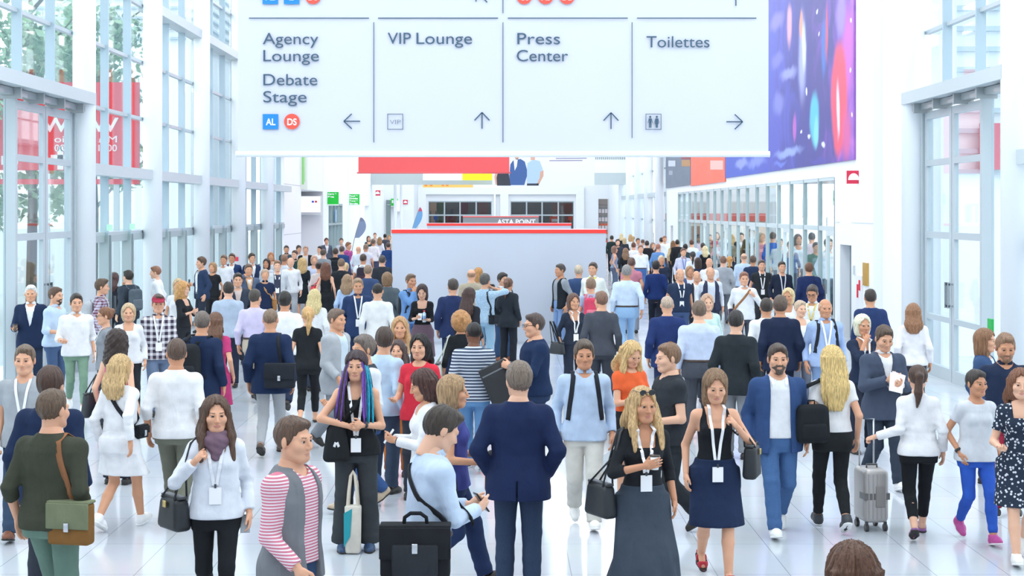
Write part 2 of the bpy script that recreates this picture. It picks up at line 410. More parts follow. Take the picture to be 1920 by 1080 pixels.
MB().box(-.08, -.02, -.52, -.47, .95, 1.15).build('handle', plain('#b8bec2', .3, .8), dd)
dd2 = S(empty('door_5', (8.35, 74.8, 0))); MB().box(-.02, .04, -.5, .5, 0, 2.3).build('door_leaf', plain('#8d989c', .5), dd2)
gs = S(empty('window_20', (8.1, (GW0+GW1)/2, 0))); gc = (GW0+GW1)/2
def gb(mb, xa, xb, ya, yb, za, zb): return mb.box(xa-8.1, xb-8.1, ya-gc, yb-gc, za, zb)
for k in range(18):
    y = GW0+k*1.98
    gb(MB(), 8.10, 8.20, y-.045, y+.045, 0, 3.8).build('mullion', GREYF, gs)
    if k < 17:
        gb(MB(), 8.11, 8.19, y+.045, y+1.935, 2.50, 2.62).build('transom', plain('#c4d0d3', .4), gs)
        gb(MB(), 8.11, 8.19, y+.045, y+1.935, 3.74, 3.82).build('transom', plain('#c4d0d3', .4), gs)
        gb(MB(), 8.11, 8.19, y+.045, y+1.935, 0, .10).build('transom', plain('#c4d0d3', .4), gs)
        if k in (0, 3, 6, 9, 12):
            gb(gb(gb(MB(), 8.11, 8.19, y+.06, y+.2, .1, 2.5), 8.11, 8.19, y+.95, y+1.08, .1, 2.5), 8.11, 8.19, y+.2, y+.95, 2.38, 2.5).build('door_frame', plain('#ccd6d8', .4), gs)
            gb(MB(), 8.06, 8.1, y+.86, y+.9, .95, 1.3).build('handle', plain('#8b9297', .3, .8), gs)
gb(MB(), 8.15, 8.16, GW0, GW1, .1, 3.75).build('glass_pane', GLASSR, gs)
RY = 77.3
for k in range(5): column(7.77, RY+k*BAY)
for k in range(4): window_bay(1, RY+k*BAY, RY+(k+1)*BAY, (3.8,), lower=False)
S(MB().box(8.1, 8.5, RY+4*BAY, 119, 0, 12).build('wall_right_far', WALLR))
# hall next door, behind the glass screen
nb = MB().box(8.6, 24.2, 86, 86.3, 0, 6.5).box(24, 24.3, 37.6, 86, 0, 6.5).box(8.6, 24.2, 37.6, 37.9, 0, 6.5)
S(nb.build('wall_neighbour', plain('#dfe3e6', .6)))
S(MB().box(8.6, 24.3, 37.6, 86, 6.5, 6.7).build('ceiling_neighbour', WHITE))
for y in (43, 52, 61, 70, 79):  # unseen area lights added to brighten the hall next door
    L = bpy.data.lights.new('neighbour_fill_light', 'AREA'); L.shape = 'RECTANGLE'; L.size = 6; L.size_y = 5; L.energy = 620
    o = bpy.data.objects.new('neighbour_fill_light', L); COL.objects.link(o); o.location = (14.5, y, 6.4)
# furnishings of the hall next door
def fit_out(name, lab, cat, x0, x1, y0, y1, z0, z1, col, emit=0):
    o = MB().box(x0, x1, y0, y1, z0, z1).build(name, plain(col, .6, emit=emit)); return tag(o, lab, cat)
t = empty('exhibition_stand', (15.5, 83, 0)); tag(t, 'far exhibition stand with red brown fascia behind the glass screen', 'stand')
MB().box(-6.5, 6.5, 0, 2.5, 0, 2.45).build('stand_wall', plain('#c9b9ae', .6), t); MB().box(-6.6, 6.6, -.1, 2.6, 2.45, 2.85).build('fascia', plain('#a8483f', .5), t)
for k in range(5): MB().box(-6+k*2.5, -4.6+k*2.5, -.05, -.001, .9, 2.2).build('poster', plain(('#8c6a58', '#d8d4d0', '#6f7d92', '#c8a890', '#9a5a50')[k], .6), t)
nbd = empty('notice_board', (11.5, 58.1, 0)); tag(nbd, 'white notice board on posts seen through the right part of the glass screen', 'board')
MB().box(-.47, .47, -.08, .08, 2.75, 3.45).build('board', plain('#fafafa', .6), nbd); MB().box(-.44, -.40, -.03, .03, 0, 2.75).box(.40, .44, -.03, .03, 0, 2.75).build('post', plain('#b9bfc4', .5), nbd)
egs = empty('emergency_sign', (10.0, 47, 0)); tag(egs, 'green sign hanging behind the last pane of the glass screen', 'sign')
MB().box(-.17, .17, -.04, .04, 3.15, 3.6).build('sign_board', plain('#2f9a78', .5), egs); MB().box(-.01, .01, -.01, .01, 3.6, 6.5).build('rod', plain('#b9bfc4', .5), egs)
fit_out('partition_wall', 'white partition block seen through the middle of the glass screen', 'partition', 12.5, 16, 72, 74, 0, 4.2, '#e3e4e6')
fit_out('shelf_block', 'grey shelf block seen through the far half of the glass screen', 'shelf', 17, 19, 76, 78, 0, 3.4, '#a9a5a4')
# ---- end of the hall
EY = 118.0
ew = MB()
def px_box(mb, x0, x1, yt, yb, D, dy, mi=0):
    X0, Z1 = XZ(x0, yt, D); X1, Z0 = XZ(x1, yb, D); return mb.box(X0, X1, D, D+dy, max(0, Z0), Z1, mi)
X0, X1 = XZ(803, 0, EY)[0], XZ(922, 0, EY)[0]; X2, X3 = XZ(957, 0, EY)[0], XZ(1076, 0, EY)[0]
RX0, RX1 = XZ(1122, 0, EY)[0], XZ(1149, 0, EY)[0]
ZW = XZ(0, 377, EY)[1]; ZR = XZ(0, 373, EY)[1]
ew.box(-9.6, X0, EY, EY+.4, 0, 12).box(X0, X1, EY, EY+.4, ZW, 12).box(X1, X2, EY, EY+.4, 0, 12).box(X2, X3, EY, EY+.4, ZW, 12)
ew.box(X3, RX0, EY, EY+.4, 0, 12).box(RX0, RX1, EY, EY+.4, ZR, 12).box(RX1, 9.6, EY, EY+.4, 0, 12)
S(ew.build('wall_end', WALLM))
S(MB().box(-9.6, 9.6, EY+6, EY+6.3, 0, 12).build('wall_beyond', plain('#77706d', .7)))
for i, (a, b) in enumerate(((X0, X1), (X2, X3))):
    w = S(empty('window_%d' % (30+i), ((a+b)/2, EY+.1, 0))); h = (b-a)/2
    mb = MB()
    for t in (-1, -.49, .0, .51, 1): mb.box(h*t-.05, h*t+.05, -.05, .05, 0, ZW)
    for z in (.1, 2.62, ZW-.08): mb.box(-h, h, -.06, .06, z, z+.1)
    mb.build('window_frame', FRAMEW, w)
    MB().box(-h, h, 0, .01, 0.1, ZW).build('glass_pane', glass_mat((.62, .66, .68), .16), w)
# coloured displays seen through the end windows
for (x0, x1, yt, yb, c, nm_, lab) in (
    (813, 820, 403, 412, '#1c62c4', 'display_panel', 'small blue panel lit behind the left end window'),
    (834, 856, 403, 412, '#8a3528', 'display_panel', 'red and brown display behind the left end window'),
    (1031, 1048, 406, 417, '#ff4a12', 'display_panel', 'orange topped display behind the right end window'),
    (1066, 1073, 406, 412, '#ff4a12', 'display_panel', 'small orange display at the right edge of the right end window'),
    (806, 818, 380, 396, '#caa184', 'display_panel', 'tan poster behind the upper panes of the left end window'),
    (860, 878, 380, 398, '#7a3342', 'display_panel', 'dark red stand top behind the upper panes of the left end window'),
    (895, 915, 380, 398, '#8c5a50', 'display_panel', 'brown stand top behind the left end window, right panes'),
    (1035, 1050, 381, 398, '#8b5c52', 'display_panel', 'brown poster behind the upper panes of the right end window'),
    (1056, 1072, 381, 398, '#7d4034', 'display_panel', 'rust coloured poster behind the right end window'),
    (820, 832, 380, 398, '#4f5f3d', 'display_panel', 'green plant coloured poster behind the left end window')):
    dd_ = 4.9 if yt < 400 else 4.0; mb = px_box(MB(), x0, x1, yt, yb, EY+dd_, .3); Xa, Za = XZ(x0, yb, EY+dd_)
    zt = XZ(x0, yt, EY+4)[1]; Xb = XZ(x1, 0, EY+dd_)[0]
    mb.box(Xa+.1, Xb-.1, EY+dd_+.05, EY+dd_+.2, 0, Za)          # its stand
    tag(mb.build(nm_, plain(c, .5)), lab, 'display')
tag(px_box(px_box(MB(), 1034, 1046, 410.5, 416, EY+3.9, .05), 1036, 1044, 405, 410, EY+4.31, .01).build('price_board', plain('#f4efe9', .5)), 'white board on the orange display behind the right end window', 'board')
# portals round the end windows and the right end opening
tp = MB()
for a, b in ((X0, X1), (X2, X3)): tp.box(a-.75, a-.15, EY-.25, EY-.001, 0, 4.2).box(b+.15, min(b+.75, 9) if b > 2 else b+.30, EY-.25, EY-.001, 0, 4.2)
tp.box(X0-.75, X3+.75, EY-.25, EY-.001, 4.2, 4.75)
S(tp.build('trim_1', plain('#eef0f2', .6)))
rs = empty('shelf_rack', ((RX0+RX1)/2, EY+1.2, 0)); tag(rs, 'tall brochure rack with orange topped papers in the right end doorway', 'rack')
mb = MB()
for k in range(6): mb.box(-.75, .75, -.1, .1, .3+k*.62, .34+k*.62)
mb.box(-.8, -.75, -.1, .1, 0, 3.8).box(.75, .8, -.1, .1, 0, 3.8).build('rack', plain('#6d7276', .5), rs)
for r in range(5):
    for k in range(6):
        x = -.66+k*.23
        p = MB().box(x, x+.17, -.12, -.1, .34+r*.62, .78+r*.62).build('brochure', plain('#efe8ec', .6), rs)
        MB().box(x, x+.17, -.126, -.12, .64+r*.62, .80+r*.62).build('cover_band', plain('#f4683c' if r < 3 else '#8b9094', .6), p)
# grey lintel across the hall and the wall below it
lb = MB(); Xl, Zt = XZ(712, 325, 100); Xr, Zb = XZ(1167, 346, 100)
S(MB().box(-8.0, 8.1, 100, 100.8, Zb, 5.35).build('lintel', plain('#b3bcbe', .55)))
S(MB().box(XZ(1115,0,100)[0], 8.1, 100.0-.02, 100.9, 5.35, 6.6).build('lintel_grille', plain('#dfe3e4', .6)))
gv = MB()
for k in range(16): gv.box(6.05+k*.12, 6.09+k*.12, 99.95, 99.98, 6.2, 6.52)
gvo = S(gv.build('trim_2', plain('#6f7577', .5)))
S(MB().box(-8.0, -5.95, 112.1, 117.9, 0, 12).build('wall_left_far', WALLM))
d6 = S(empty('door_6', (-7.72, 112.05, 0))); MB().box(-.16, .16, -.03, .04, 0, 3.75).build('door_leaf', plain('#7f8f90', .5), d6)
# pipes under the lintel at the left
pp = empty('pipe_bundle', (-6.3, 101.5, 0)); tag(pp, 'two white vertical pipes beside the left end of the grey lintel', 'pipes')
MB().cyl(-.25, 0, 0, 6, .11, 20).build('pipe', WHITE, pp, True); MB().cyl(.12, 0, 0, 6, .09, 20).build('pipe', WHITE, pp, True)
# small fittings on the right wall
def wallbox(name, lab, cat, y0, y1, z0, z1, mats, parts=()):
    o = MB().box(8.06, 8.099, y0, y1, z0, z1).build(name, mats); tag(o, lab, cat); return o
wp = wallbox('wall_plaque', 'narrow gold plaque on the white right wall', 'plaque', 35.0, 35.45, 1.35, 1.85, plain('#c69b45', .4, .3))
wf = wallbox('hose_box', 'white fire point box with red symbol low on the right wall', 'box', 35.55, 36.1, .75, 1.55, plain('#e6e9ec', .5))
MB().box(8.045, 8.06, 35.66, 35.78, 1.22, 1.45).box(8.045, 8.06, 35.85, 35.97, 1.05, 1.35).build('symbol', plain('#d7203a', .5), wf)
wallbox('light_switch', 'small grey switch plate beside the grey door', 'switch', 36.35, 36.43, 1.55, 1.75, plain('#c9ced4', .5))
def hose_sign(name, x, z, y, w, lab):
    s = empty(name, (x, y, z)); tag(s, lab, 'sign'); h = w*.98
    MB().box(-w/2, w/2, -.012, .012, -h/2, h/2).build('sign_board', plain('#d8294a', .5), s)
    arc = [(-w*.4, -h*.2)]+[(w*.4*math.cos(PI-PI*t/20), -h*.2+h*.5*math.sin(PI*t/20)) for t in range(21)]
    MB().slab(arc, -.02, -.0121).build('symbol', plain('#f8f8f8', .5), s)
    MB().box(-w*.5, w*.5, -.014, -.0125, -h*.5, -h*.47).build('sign_edge', plain('#f3d6da', .5), s)
    MB().box(-.012, .35, .012, .03, h*.5-.06, h*.5-.02).build('bracket', plain('#d5dade', .4), s)
    return s
Xs, Zs = XZ(1602, 332.5, 36.0); hose_sign('fire_point_sign', Xs-.02, Zs, 36.0, .31, 'square red sign with white half dome, beside the purple banner')
Xs, Zs = XZ(708, 362, 104); hose_sign('fire_point_sign', Xs, Zs, 104, .36, 'small red dome sign on the left wall just beyond the green signs')
Xs, Zs = XZ(760, 379, 112); hose_sign('fire_point_sign', Xs, Zs, 112.07, .32, 'smallest red dome sign, at the far left corner beside the pipes')
for yy in (31.2,):
    o = MB().box(8.0, 8.3, yy, yy+.16, 3.62, 3.76).build('wall_camera', plain('#dde2e7', .4)); tag(o, 'small white camera box on the bright right wall panel', 'camera')
# ================================================================ outside
LEAFM = []
for c in ('#8fb086', '#a3c09a', '#7c9f78'):
    LEAFM.append(plain(c, .7))
def tree(x, y, h, r, lab, seed, dens=2600):
    rg = np.random.RandomState(seed); t = empty('garden_tree', (x, y, -.21)); tag(t, lab, 'tree', 'trees beyond the left windows')
    tr = MB(); tr.tube([(0, 0, 0), (.06, 0, h*.3), (-.05, .05, h*.6), (0, 0, h*.9)], [.17, .14, .1, .03], 8)
    for k in range(9):
        a = k*2.4; z = h*(.3+.06*k); tr.tube([(0, 0, z), (math.cos(a)*r*.4, math.sin(a)*r*.4, z+h*.1), (math.cos(a)*r*.8, math.sin(a)*r*.8, z+h*.16)], [.06, .04, .015], 6)
    tr.build('trunk', plain('#6a6258', .9), t)
    cent = []
    for k in range(26):
        a = rg.rand()*2*PI; zz = h*(.28+.68*rg.rand()); rr = r*(.95-.5*abs(zz/h-.55)*1.6)*math.sqrt(rg.rand())
        cent.append((rr*math.cos(a), rr*math.sin(a), zz, r*(.28+.2*rg.rand())))
    V = []; Fc = []; MI = []
    c = np.array(cent); idx = rg.randint(0, len(c), dens); d = rg.normal(size=(dens, 3)); d /= np.linalg.norm(d, axis=1)[:, None]
    P_ = c[idx, :3]+d*(c[idx, 3]*(rg.rand(dens)**.4))[:, None]
    u = rg.normal(size=(dens, 3)); u /= np.linalg.norm(u, axis=1)[:, None]; w = np.cross(u, d); w /= np.linalg.norm(w, axis=1)[:, None]+1e-9
    sz = (.10+.10*rg.rand(dens))[:, None]
    V = np.concatenate([P_-u*sz, P_+w*sz*.55, P_+u*sz, P_-w*sz*.55], 1).reshape(-1, 3); Fc = np.arange(dens*4).reshape(-1, 4)
    np_obj('crown', V, Fc, LEAFM, t, rg.randint(0, 3, dens))
tree(-15.2, 41, 11.5, 2.6, 'leafy tree outside, leftmost above the tall door', 1)
tree(-13.6, 46.5, 11.5, 2.3, 'leafy tree outside in the window right of the tall door', 2)
tree(-13.2, 52, 10.5, 2.1, 'leafy tree outside just left of the second column', 3)
tree(-17.8, 49, 10.5, 2.4, 'leafy tree outside, furthest behind the red hoarding', 5)
# red hoarding with white lettering, seen from behind the glass
RED = plain('#e0303a', .6); WT = plain('#f6f6f6', .6)
hz = empty('red_hoarding', (0, 43.6, 0)); tag(hz, 'big red hoarding with white lettering outside the left windows', 'hoarding')
MB().box(-14.6, -9.8, 0, .12, 4.1, 6.5).build('board', RED, hz)
MB().box(-14.6, -9.8, 0, .12, 3.72, 3.86).build('lower_band', RED, hz)
MB().box(-14.5, -14.35, .02, .1, -.21, 4.1).box(-12.4, -12.25, .02, .1, -.21, 4.1).box(-10.5, -10.35, .02, .1, -.21, 4.1).build('post', plain('#c9cdd0', .5), hz)
lettering(hz, 'wow', -10.35, 5.15, -.012, 2.1, .85, WT, mirror=True)
lettering(hz, 'Mio', -11.55, 4.86, -.012, .55, .26, WT, mirror=True); lettering(hz, '1000', -11.55, 4.62, -.012, .55, .26, WT, mirror=True)
lettering(hz, 'Mia', -10.4, 4.86, -.012, .5, .26, WT, mirror=True); lettering(hz, '0001', -10.4, 4.62, -.012, .5, .26, WT, mirror=True)
lettering(hz, 'tal', -13.05, 4.25, -.012, .5, .36, WT, mirror=True)
MB().box(-12.02, -11.86, -.014, -.001, 4.12, 4.75).box(-12.2, -11.68, -.014, -.001, 4.36, 4.52).build('cross_mark', WT, hz)
lg = MB()
for k in range(3): lg.box(-17, -9.6, 46+k*.05, 46.05+k*.05, .0, .0+.01)
hd = tag(MB().box(-26, -10.4, 61, 61.6, -.21, 2.3).build('hedge_bank', plain('#dfe4e6', .8)), 'long pale bank outside behind the trees', 'bank')
def louvre_block(x0, x1, y0, y1, h, lab, axis='x', red=None, zl0=0):
    t = empty('louvred_building', ((x0+x1)/2, (y0+y1)/2, -.21)); tag(t, lab, 'building'); cx, cy = (x0+x1)/2, (y0+y1)/2
    MB().box(x0-cx, x1-cx, y0-cy, y1-cy, 0, h).build('wall', plain('#f6f8fa', .7), t)
    s = MB()
    for k in range(int(h/.42)):
        z = .6+k*.42
        if z < zl0: continue
        xf = (x0 if x0 > 0 else x1)-cx; sg = -1 if x0 > 0 else 1
        s.box(min(xf, xf+sg*.18), max(xf, xf+sg*.18), y0-cy+.2, y1-cy-.2, z, z+.10); s.box(x0-cx+.2, x1-cx-.2, y0-cy-.18, y0-cy, z, z+.10)
    s.build('louvre', plain('#b4c2cb', .5), t)
    if red:
        MB().box(red[0]-cx, red[1]-cx, y0-cy-.3, y0-cy-.2, red[2], red[3]).build('red_panel', plain('#d5475a', .6), t)
louvre_block(-20, -12.7, 66, 80, 14, 'pale louvred building outside beyond the third left column', zl0=10)
louvre_block(9.1, 16, 33, 36.8, 12, 'pale louvred building outside the tall right door', red=(9.85, 10.25, 4.05, 5.0), zl0=3.9)
# ================================================================ hanging signs, banners, booths
INK = plain('#3f5a72', .6); BLUE = plain('#1a85e0', .5); REDC = plain('#fb5546', .5)
SD = 24.0
def sx_(x): return (x-VX)*SD/F
def sz_(y): return EYE-(y-VY)*SD/F
sign = empty('hanging_sign', (0, SD, 0)); tag(sign, 'huge white hanging direction banner with arrows over the middle of the hall', 'sign')
nx, nz = 90, 60; V = []; Fc = []
xl, xr, zb, zt = sx_(446), sx_(1441), sz_(289), 8.6
for j in range(nz+1):
    for i in range(nx+1):
        u, v = i/nx, j/nz; x = xl+(xr-xl)*u; z = zb+(zt-zb)*v
        y = .006*math.sin(9*u+2.5*v)+.007*math.sin(26*(u+.35*v))*max(0, u-.35)*max(0, .8-v)*1.6 + .008*math.sin(2.2*u)
        V.append((x, y, z))
for j in range(nz):
    for i in range(nx):
        a = j*(nx+1)+i; Fc.append((a, a+1, a+nx+2, a+nx+1))
n0 = len(V); V += [(p[0], p[1]+.02, p[2]) for p in V]; Fc += [tuple(n0+k for k in reversed(f)) for f in Fc]
mb = MB(); mb.add(V, Fc); mb.build('banner_cloth', plain('#cfd3de', .55), sign, True)
MB().tube([(xl-.03, .01, zb), (xr+.02, .01, zb)], .045, 16).build('bottom_rod', plain('#f2f6fb', .3), sign, True)
MB().tube([(xl-.03, .01, zt), (xr+.02, .01, zt)], .045, 16).build('top_rod', plain('#f2f6fb', .3), sign, True)
MB().tube([(xl+.8, .01, zt), (xl+.8, .01, 12)], .008, 6).tube([(xr-.8, .01, zt), (xr-.8, .01, 12)], .008, 6).tube([(0, .01, zt), (0, .01, 12)], .008, 6).build('cable', plain('#c9ced2', .4), sign)
YF = -.016
def rule(x0, y0, x1, y1, name='rule', m=INK):
    return MB().box(sx_(x0), sx_(x1), YF-.003, YF, sz_(y1), sz_(y0)).build(name, m, sign)
for a, b in ((467, 692), (709, 934), (952, 1177), (1194, 1418)): rule(a, 33.3, b, 35.2)
for x, b in ((701, 267), (943, 267), (1185, 259)): rule(x-.7, 42, x+.7, b)
for x in (943,): rule(x-.7, -160, x+.7, 25)
def txt(s, x0, x1, base, cap=21.5):
    lettering(sign, s, sx_(x0), sz_(base), YF, sx_(x1)-sx_(x0), cap/125/.70, INK, off=0.0)
txt('Agency', 493, 597, 83); txt('Lounge', 494, 598, 115); txt('Debate', 494, 595, 160); txt('Stage', 494, 575, 192)
txt('VIP', 727, 770.5, 82.5); txt('Lounge', 781, 885, 82.5); txt('Press', 970, 1050, 83); txt('Center', 969, 1065, 115); txt('Toilettes', 1212, 1330, 89)
def poly(pts, name, m, dy=0.0):
    return MB().slab([(sx_(x), sz_(y)) for x, y in pts], YF-.003-dy, YF-dy).build(name, m, sign)
def disc(cx, cy, r, m, name='round_icon'): return poly([(cx+r*math.cos(2*PI*k/40), cy+r*math.sin(2*PI*k/40)) for k in range(40)], name, m)
def icon_text(s, cx, cy, w, h, m, off=.003):
    lettering(sign, s, sx_(cx-w/2), sz_(cy+h/2), YF-.0045, sx_(w)-sx_(0), h/125/.72, m, off=off, name='icon_letters')
poly([(493, 214), (522, 214), (522, 242.5), (493, 242.5)], 'square_icon', BLUE); icon_text('AL', 507.8, 228.3, 18, 12.5, WT)
disc(547.5, 228, 14.6, REDC); icon_text('DS', 547.8, 228.3, 17.5, 12.5, WT)
poly([(492.5, -21), (521.5, -21), (521.5, 8), (492.5, 8)], 'square_icon', BLUE); icon_text('AL', 507, -6, 18, 13, WT)
poly([(532.5, -21), (561.5, -21), (561.5, 8), (532.5, 8)], 'square_icon', BLUE); icon_text('L', 547, -6, 9, 13, WT)
disc(587, -6.5, 14.6, REDC); icon_text('DS', 587, -6, 17, 13, WT)
for cx, s in ((983, 'CS'), (1023, 'XS'), (1063, 'DE')): disc(cx, -6.5, 14.6, REDC); icon_text(s, cx, -6, 17, 13, WT)
def frame_icon(x0, y0, x1, y1):
    for a, b, c, d in ((x0, y0, x1, y0+1.1), (x0, y1-1.1, x1, y1), (x0, y0, x0+1.1, y1), (x1-1.1, y0, x1, y1)): rule(a, b, c, d, 'icon_frame')
frame_icon(726.5, 213.5, 755.8, 243); icon_text('VIP', 741.3, 228.5, 20, 9, INK, -.002)
frame_icon(1210.3, 213.5, 1239.8, 243.3)
for cx, dress in ((1219, False), (1231.3, True)):
    poly([(cx+2.1*math.cos(2*PI*k/20), 219.3+2.1*math.sin(2*PI*k/20)) for k in range(20)], 'toilet_figure', INK)
    body = [(cx-2.6, 222), (cx+2.6, 222), (cx+4.6, 230.5), (cx+3.6, 230.8), (cx+2.2, 225.5)]
    if dress: body += [(cx+3.3, 233), (cx+2, 233), (cx+2, 239.5), (cx-2, 239.5), (cx-2, 233), (cx-3.3, 233)]
    else: body += [(cx+2.3, 239.5), (cx+.3, 239.5), (cx+.2, 231.5), (cx-.2, 231.5), (cx-.3, 239.5), (cx-2.3, 239.5)]
    body += [(cx-2.2, 225.5), (cx-3.6, 230.8), (cx-4.6, 230.5)]
    poly(body, 'toilet_figure', INK)
def arrow(cx, cy, ang, L=15.0, w=1.1):
    ca, sa = math.cos(ang), math.sin(ang)
    R = lambda x, y: (cx+x*ca-y*sa, cy+x*sa+y*ca)
    mbx = MB()
    def bar(p, q):
        dx, dy = q[0]-p[0], q[1]-p[1]; l = math.hypot(dx, dy); nx_, ny_ = -dy/l*w, dx/l*w
        pts = [R(p[0]+nx_, p[1]+ny_), R(q[0]+nx_, q[1]+ny_), R(q[0]-nx_, q[1]-ny_), R(p[0]-nx_, p[1]-ny_)]
        mbx.slab([(sx_(a), sz_(b)) for a, b in pts], YF-.003, YF)
    bar((-L, 0), (L, 0)); bar((L+.6, 0), (L-14.3, -14)); bar((L+.6, 0), (L-14.3, 14))
    mbx.build('arrow', INK, sign)
arrow(660.5, 227.5, PI); arrow(903.8, 226.5, -PI/2); arrow(1145.5, 227, -PI/2); arrow(1376.5, 228.5, 0)
arrow(903, -6, -PI*.75); arrow(1379.5, -4, -PI/2)
# ---- purple banner with abstract artwork on the right wall
def art_mat():
    m, nt, b = new_mat('printed_artwork'); N = nt.nodes; Lk = nt.links
    tc = N.new('ShaderNodeTexCoord'); sp = N.new('ShaderNodeSeparateXYZ'); Lk.new(tc.outputs['Object'], sp.inputs[0])
    mr = N.new('ShaderNodeMapRange'); mr.inputs[1].default_value = 0; mr.inputs[2].default_value = 20.5; Lk.new(sp.outputs['Y'], mr.inputs[0])
    no = N.new('ShaderNodeTexNoise'); no.inputs['Scale'].default_value = .55; no.inputs['Distortion'].default_value = 1.6; Lk.new(tc.outputs['Object'], no.inputs['Vector'])
    ad = N.new('ShaderNodeMath'); ad.operation = 'MULTIPLY_ADD'; ad.inputs[1].default_value = .45; Lk.new(no.outputs['Fac'], ad.inputs[0]); Lk.new(mr.outputs[0], ad.inputs[2])
    rp = N.new('ShaderNodeValToRGB'); e = rp.color_ramp.elements
    e[0].position = .18; e[0].color = rgb('#b06ac8'); e[1].position = .95; e[1].color = rgb('#3f55bd')
    for p, c in ((.26, '#7a4fb8'), (.38, '#45418f'), (.55, '#3a3c92'), (.72, '#4a50b4')):
        k = e.new(p); k.color = rgb(c)
    Lk.new(ad.outputs[0], rp.inputs[0]); Lk.new(rp.outputs[0], b.inputs['Base Color']); b.inputs['Roughness'].default_value = .5
    return m
XB = 8.09
def wy(x): return XB*F/(x-VX)                 # distance at which the right wall shows at picture column x
def wz(x, y): return EYE-(y-VY)*wy(x)/F
y0, y1 = wy(1604), wy(1362)
art = empty('wall_banner', (8.09, y0, 0)); tag(art, 'large purple and blue banner with abstract artwork high on the right wall', 'banner')
bm_ = MB().box(-.04, .0, 0, y1-y0, 4.16, 10.5).build('banner_cloth', art_mat(), art)
SHAPES = [  # picture x, y, half width, half height, colour, softness
 (1592, 105, 13, 100, '#c863c4', .6), (1580, 25, 10, 50, '#9a83d6', .5), (1576, 185, 16, 108, '#ea4f6c', .22), (1574, 205, 3.2, 52, '#f6dcea', .6), (1590, 255, 9, 50, '#d05a9a', .7),
 (1530, 222, 9, 52, '#52b9d6', .35), (1533, 245, 5, 30, '#7fd0e2', .5), (1507, 105, 8, 85, '#a3a9e0', .6), (1505, 48, 4, 30, '#e59a86', .4), (1510, 90, 4, 45, '#d6dcf4', .6), (1483, 45, 5, 42, '#d6a0b4', .5),
 (1548, 85, 5, 60, '#3c6fc4', .5), (1553, 60, 2.6, 55, '#c4557c', .5), (1459, 40, 14, 18, '#7d78c4', .6), (1460, 112, 12, 15, '#6d70c0', .6), (1462, 193, 11, 22, '#7379c6', .6), (1481, 138, 16, 13, '#8c92d2', .6),
 (1493, 240, 3.5, 28, '#b35cb8', .5), (1480, 285, 26, 9, '#8ea0dc', .6), (1420, 304, 18, 10, '#7b88d4', .6), (1392, 306, 12, 10, '#8d97da', .5), (1465, 305, 12, 5, '#5f74d0', .6), (1540, 300, 20, 6, '#4a45a4', .6),
 (1520, 258, 3, 5, '#dfe2f6', .5), (1547, 272, 4, 6, '#dfe2f6', .5), (1598, 40, 1.6, 5, '#eceefa', .5), (1599, 130, 1.6, 5, '#eceefa', .5), (1600, 215, 1.6, 5, '#eceefa', .5), (1535, 20, 1.6, 4, '#eceefa', .5), (1505, 250, 2, 4, '#eceefa', .5), (1539, 60, 1.6, 4, '#eceefa', .5), (1515, 170, 1.6, 8, '#eceefa', .5)]
def add_shapes(m):
    nt = m.node_tree; N = nt.nodes; Lk = nt.links; b = N['Principled BSDF']; src = b.inputs['Base Color'].links[0].from_socket
    tc = N.new('ShaderNodeTexCoord'); no = N.new('ShaderNodeTexNoise'); no.inputs['Scale'].default_value = 1.1; Lk.new(tc.outputs['Object'], no.inputs['Vector'])
    wb = N.new('ShaderNodeVectorMath'); wb.operation = 'MULTIPLY_ADD'; wb.inputs[1].default_value = (0, .35, .35); Lk.new(no.outputs['Color'], wb.inputs[0]); Lk.new(tc.outputs['Object'], wb.inputs[2])
    for px, py, hw, hh, col, soft in SHAPES:
        yc = wy(px)-wy(1604); zc = wz(px, py); ry = abs(wy(px-hw)-wy(px+hw))/2; rz = hh*wy(px)/F
        a_ = N.new('ShaderNodeVectorMath'); a_.operation = 'SUBTRACT'; a_.inputs[1].default_value = (0, yc+.17, zc+.17); Lk.new(wb.outputs[0], a_.inputs[0])
        d_ = N.new('ShaderNodeVectorMath'); d_.operation = 'MULTIPLY'; d_.inputs[1].default_value = (0, 1/ry, 1/rz); Lk.new(a_.outputs[0], d_.inputs[0])
        l_ = N.new('ShaderNodeVectorMath'); l_.operation = 'LENGTH'; Lk.new(d_.outputs[0], l_.inputs[0])
        r_ = N.new('ShaderNodeMapRange'); r_.interpolation_type = 'SMOOTHSTEP'; r_.inputs[1].default_value = 1+soft*.5; r_.inputs[2].default_value = 1-soft; Lk.new(l_.outputs['Value'], r_.inputs[0])
        x_ = N.new('ShaderNodeMix'); x_.data_type = 'RGBA'; Lk.new(r_.outputs[0], x_.inputs[0]); Lk.new(src, x_.inputs[6]); x_.inputs[7].default_value = rgb(col); src = x_.outputs[2]
    Lk.new(src, b.inputs['Base Color'])
add_shapes(art.children[0].data.materials[0])
def wall_banner(x0, x1, yb, col, lab, extra=()):
    a, b = wy(x1), wy(x0); t = empty('wall_banner', (8.09, a, 0)); tag(t, lab, 'banner')
    zb_ = (wz(x0, yb)+wz(x1, yb))/2
    MB().box(-.04, 0, 0, b-a, zb_, 7.4).build('banner_cloth', plain(col, .5), t)
    for px0, px1, py0, py1, c in extra:
        MB().slabx([(wy(px0)-a, wz(px0, py0)), (wy(px1)-a, wz(px1, py0)), (wy(px1)-a, wz(px1, py1)), (wy(px0)-a, wz(px0, py1))], -.046, -.041).build('printed_patch', plain(c, .5), t)
    return t
wall_banner(1297, 1361, 345, '#f0694c', 'orange wall banner between the grey and purple banners', ((1334, 1358, 301, 318, '#f6b7ae'),))
wall_banner(1250, 1296, 350, '#6a7486', 'dark grey wall banner left of the orange one', ((1255, 1268, 301, 312, '#c3c8d2'), (1280, 1296, 300, 312, '#b5824a'), (1279, 1296, 294, 299, '#8e2f35'), (1256, 1263, 320, 328, '#99a1b0')))
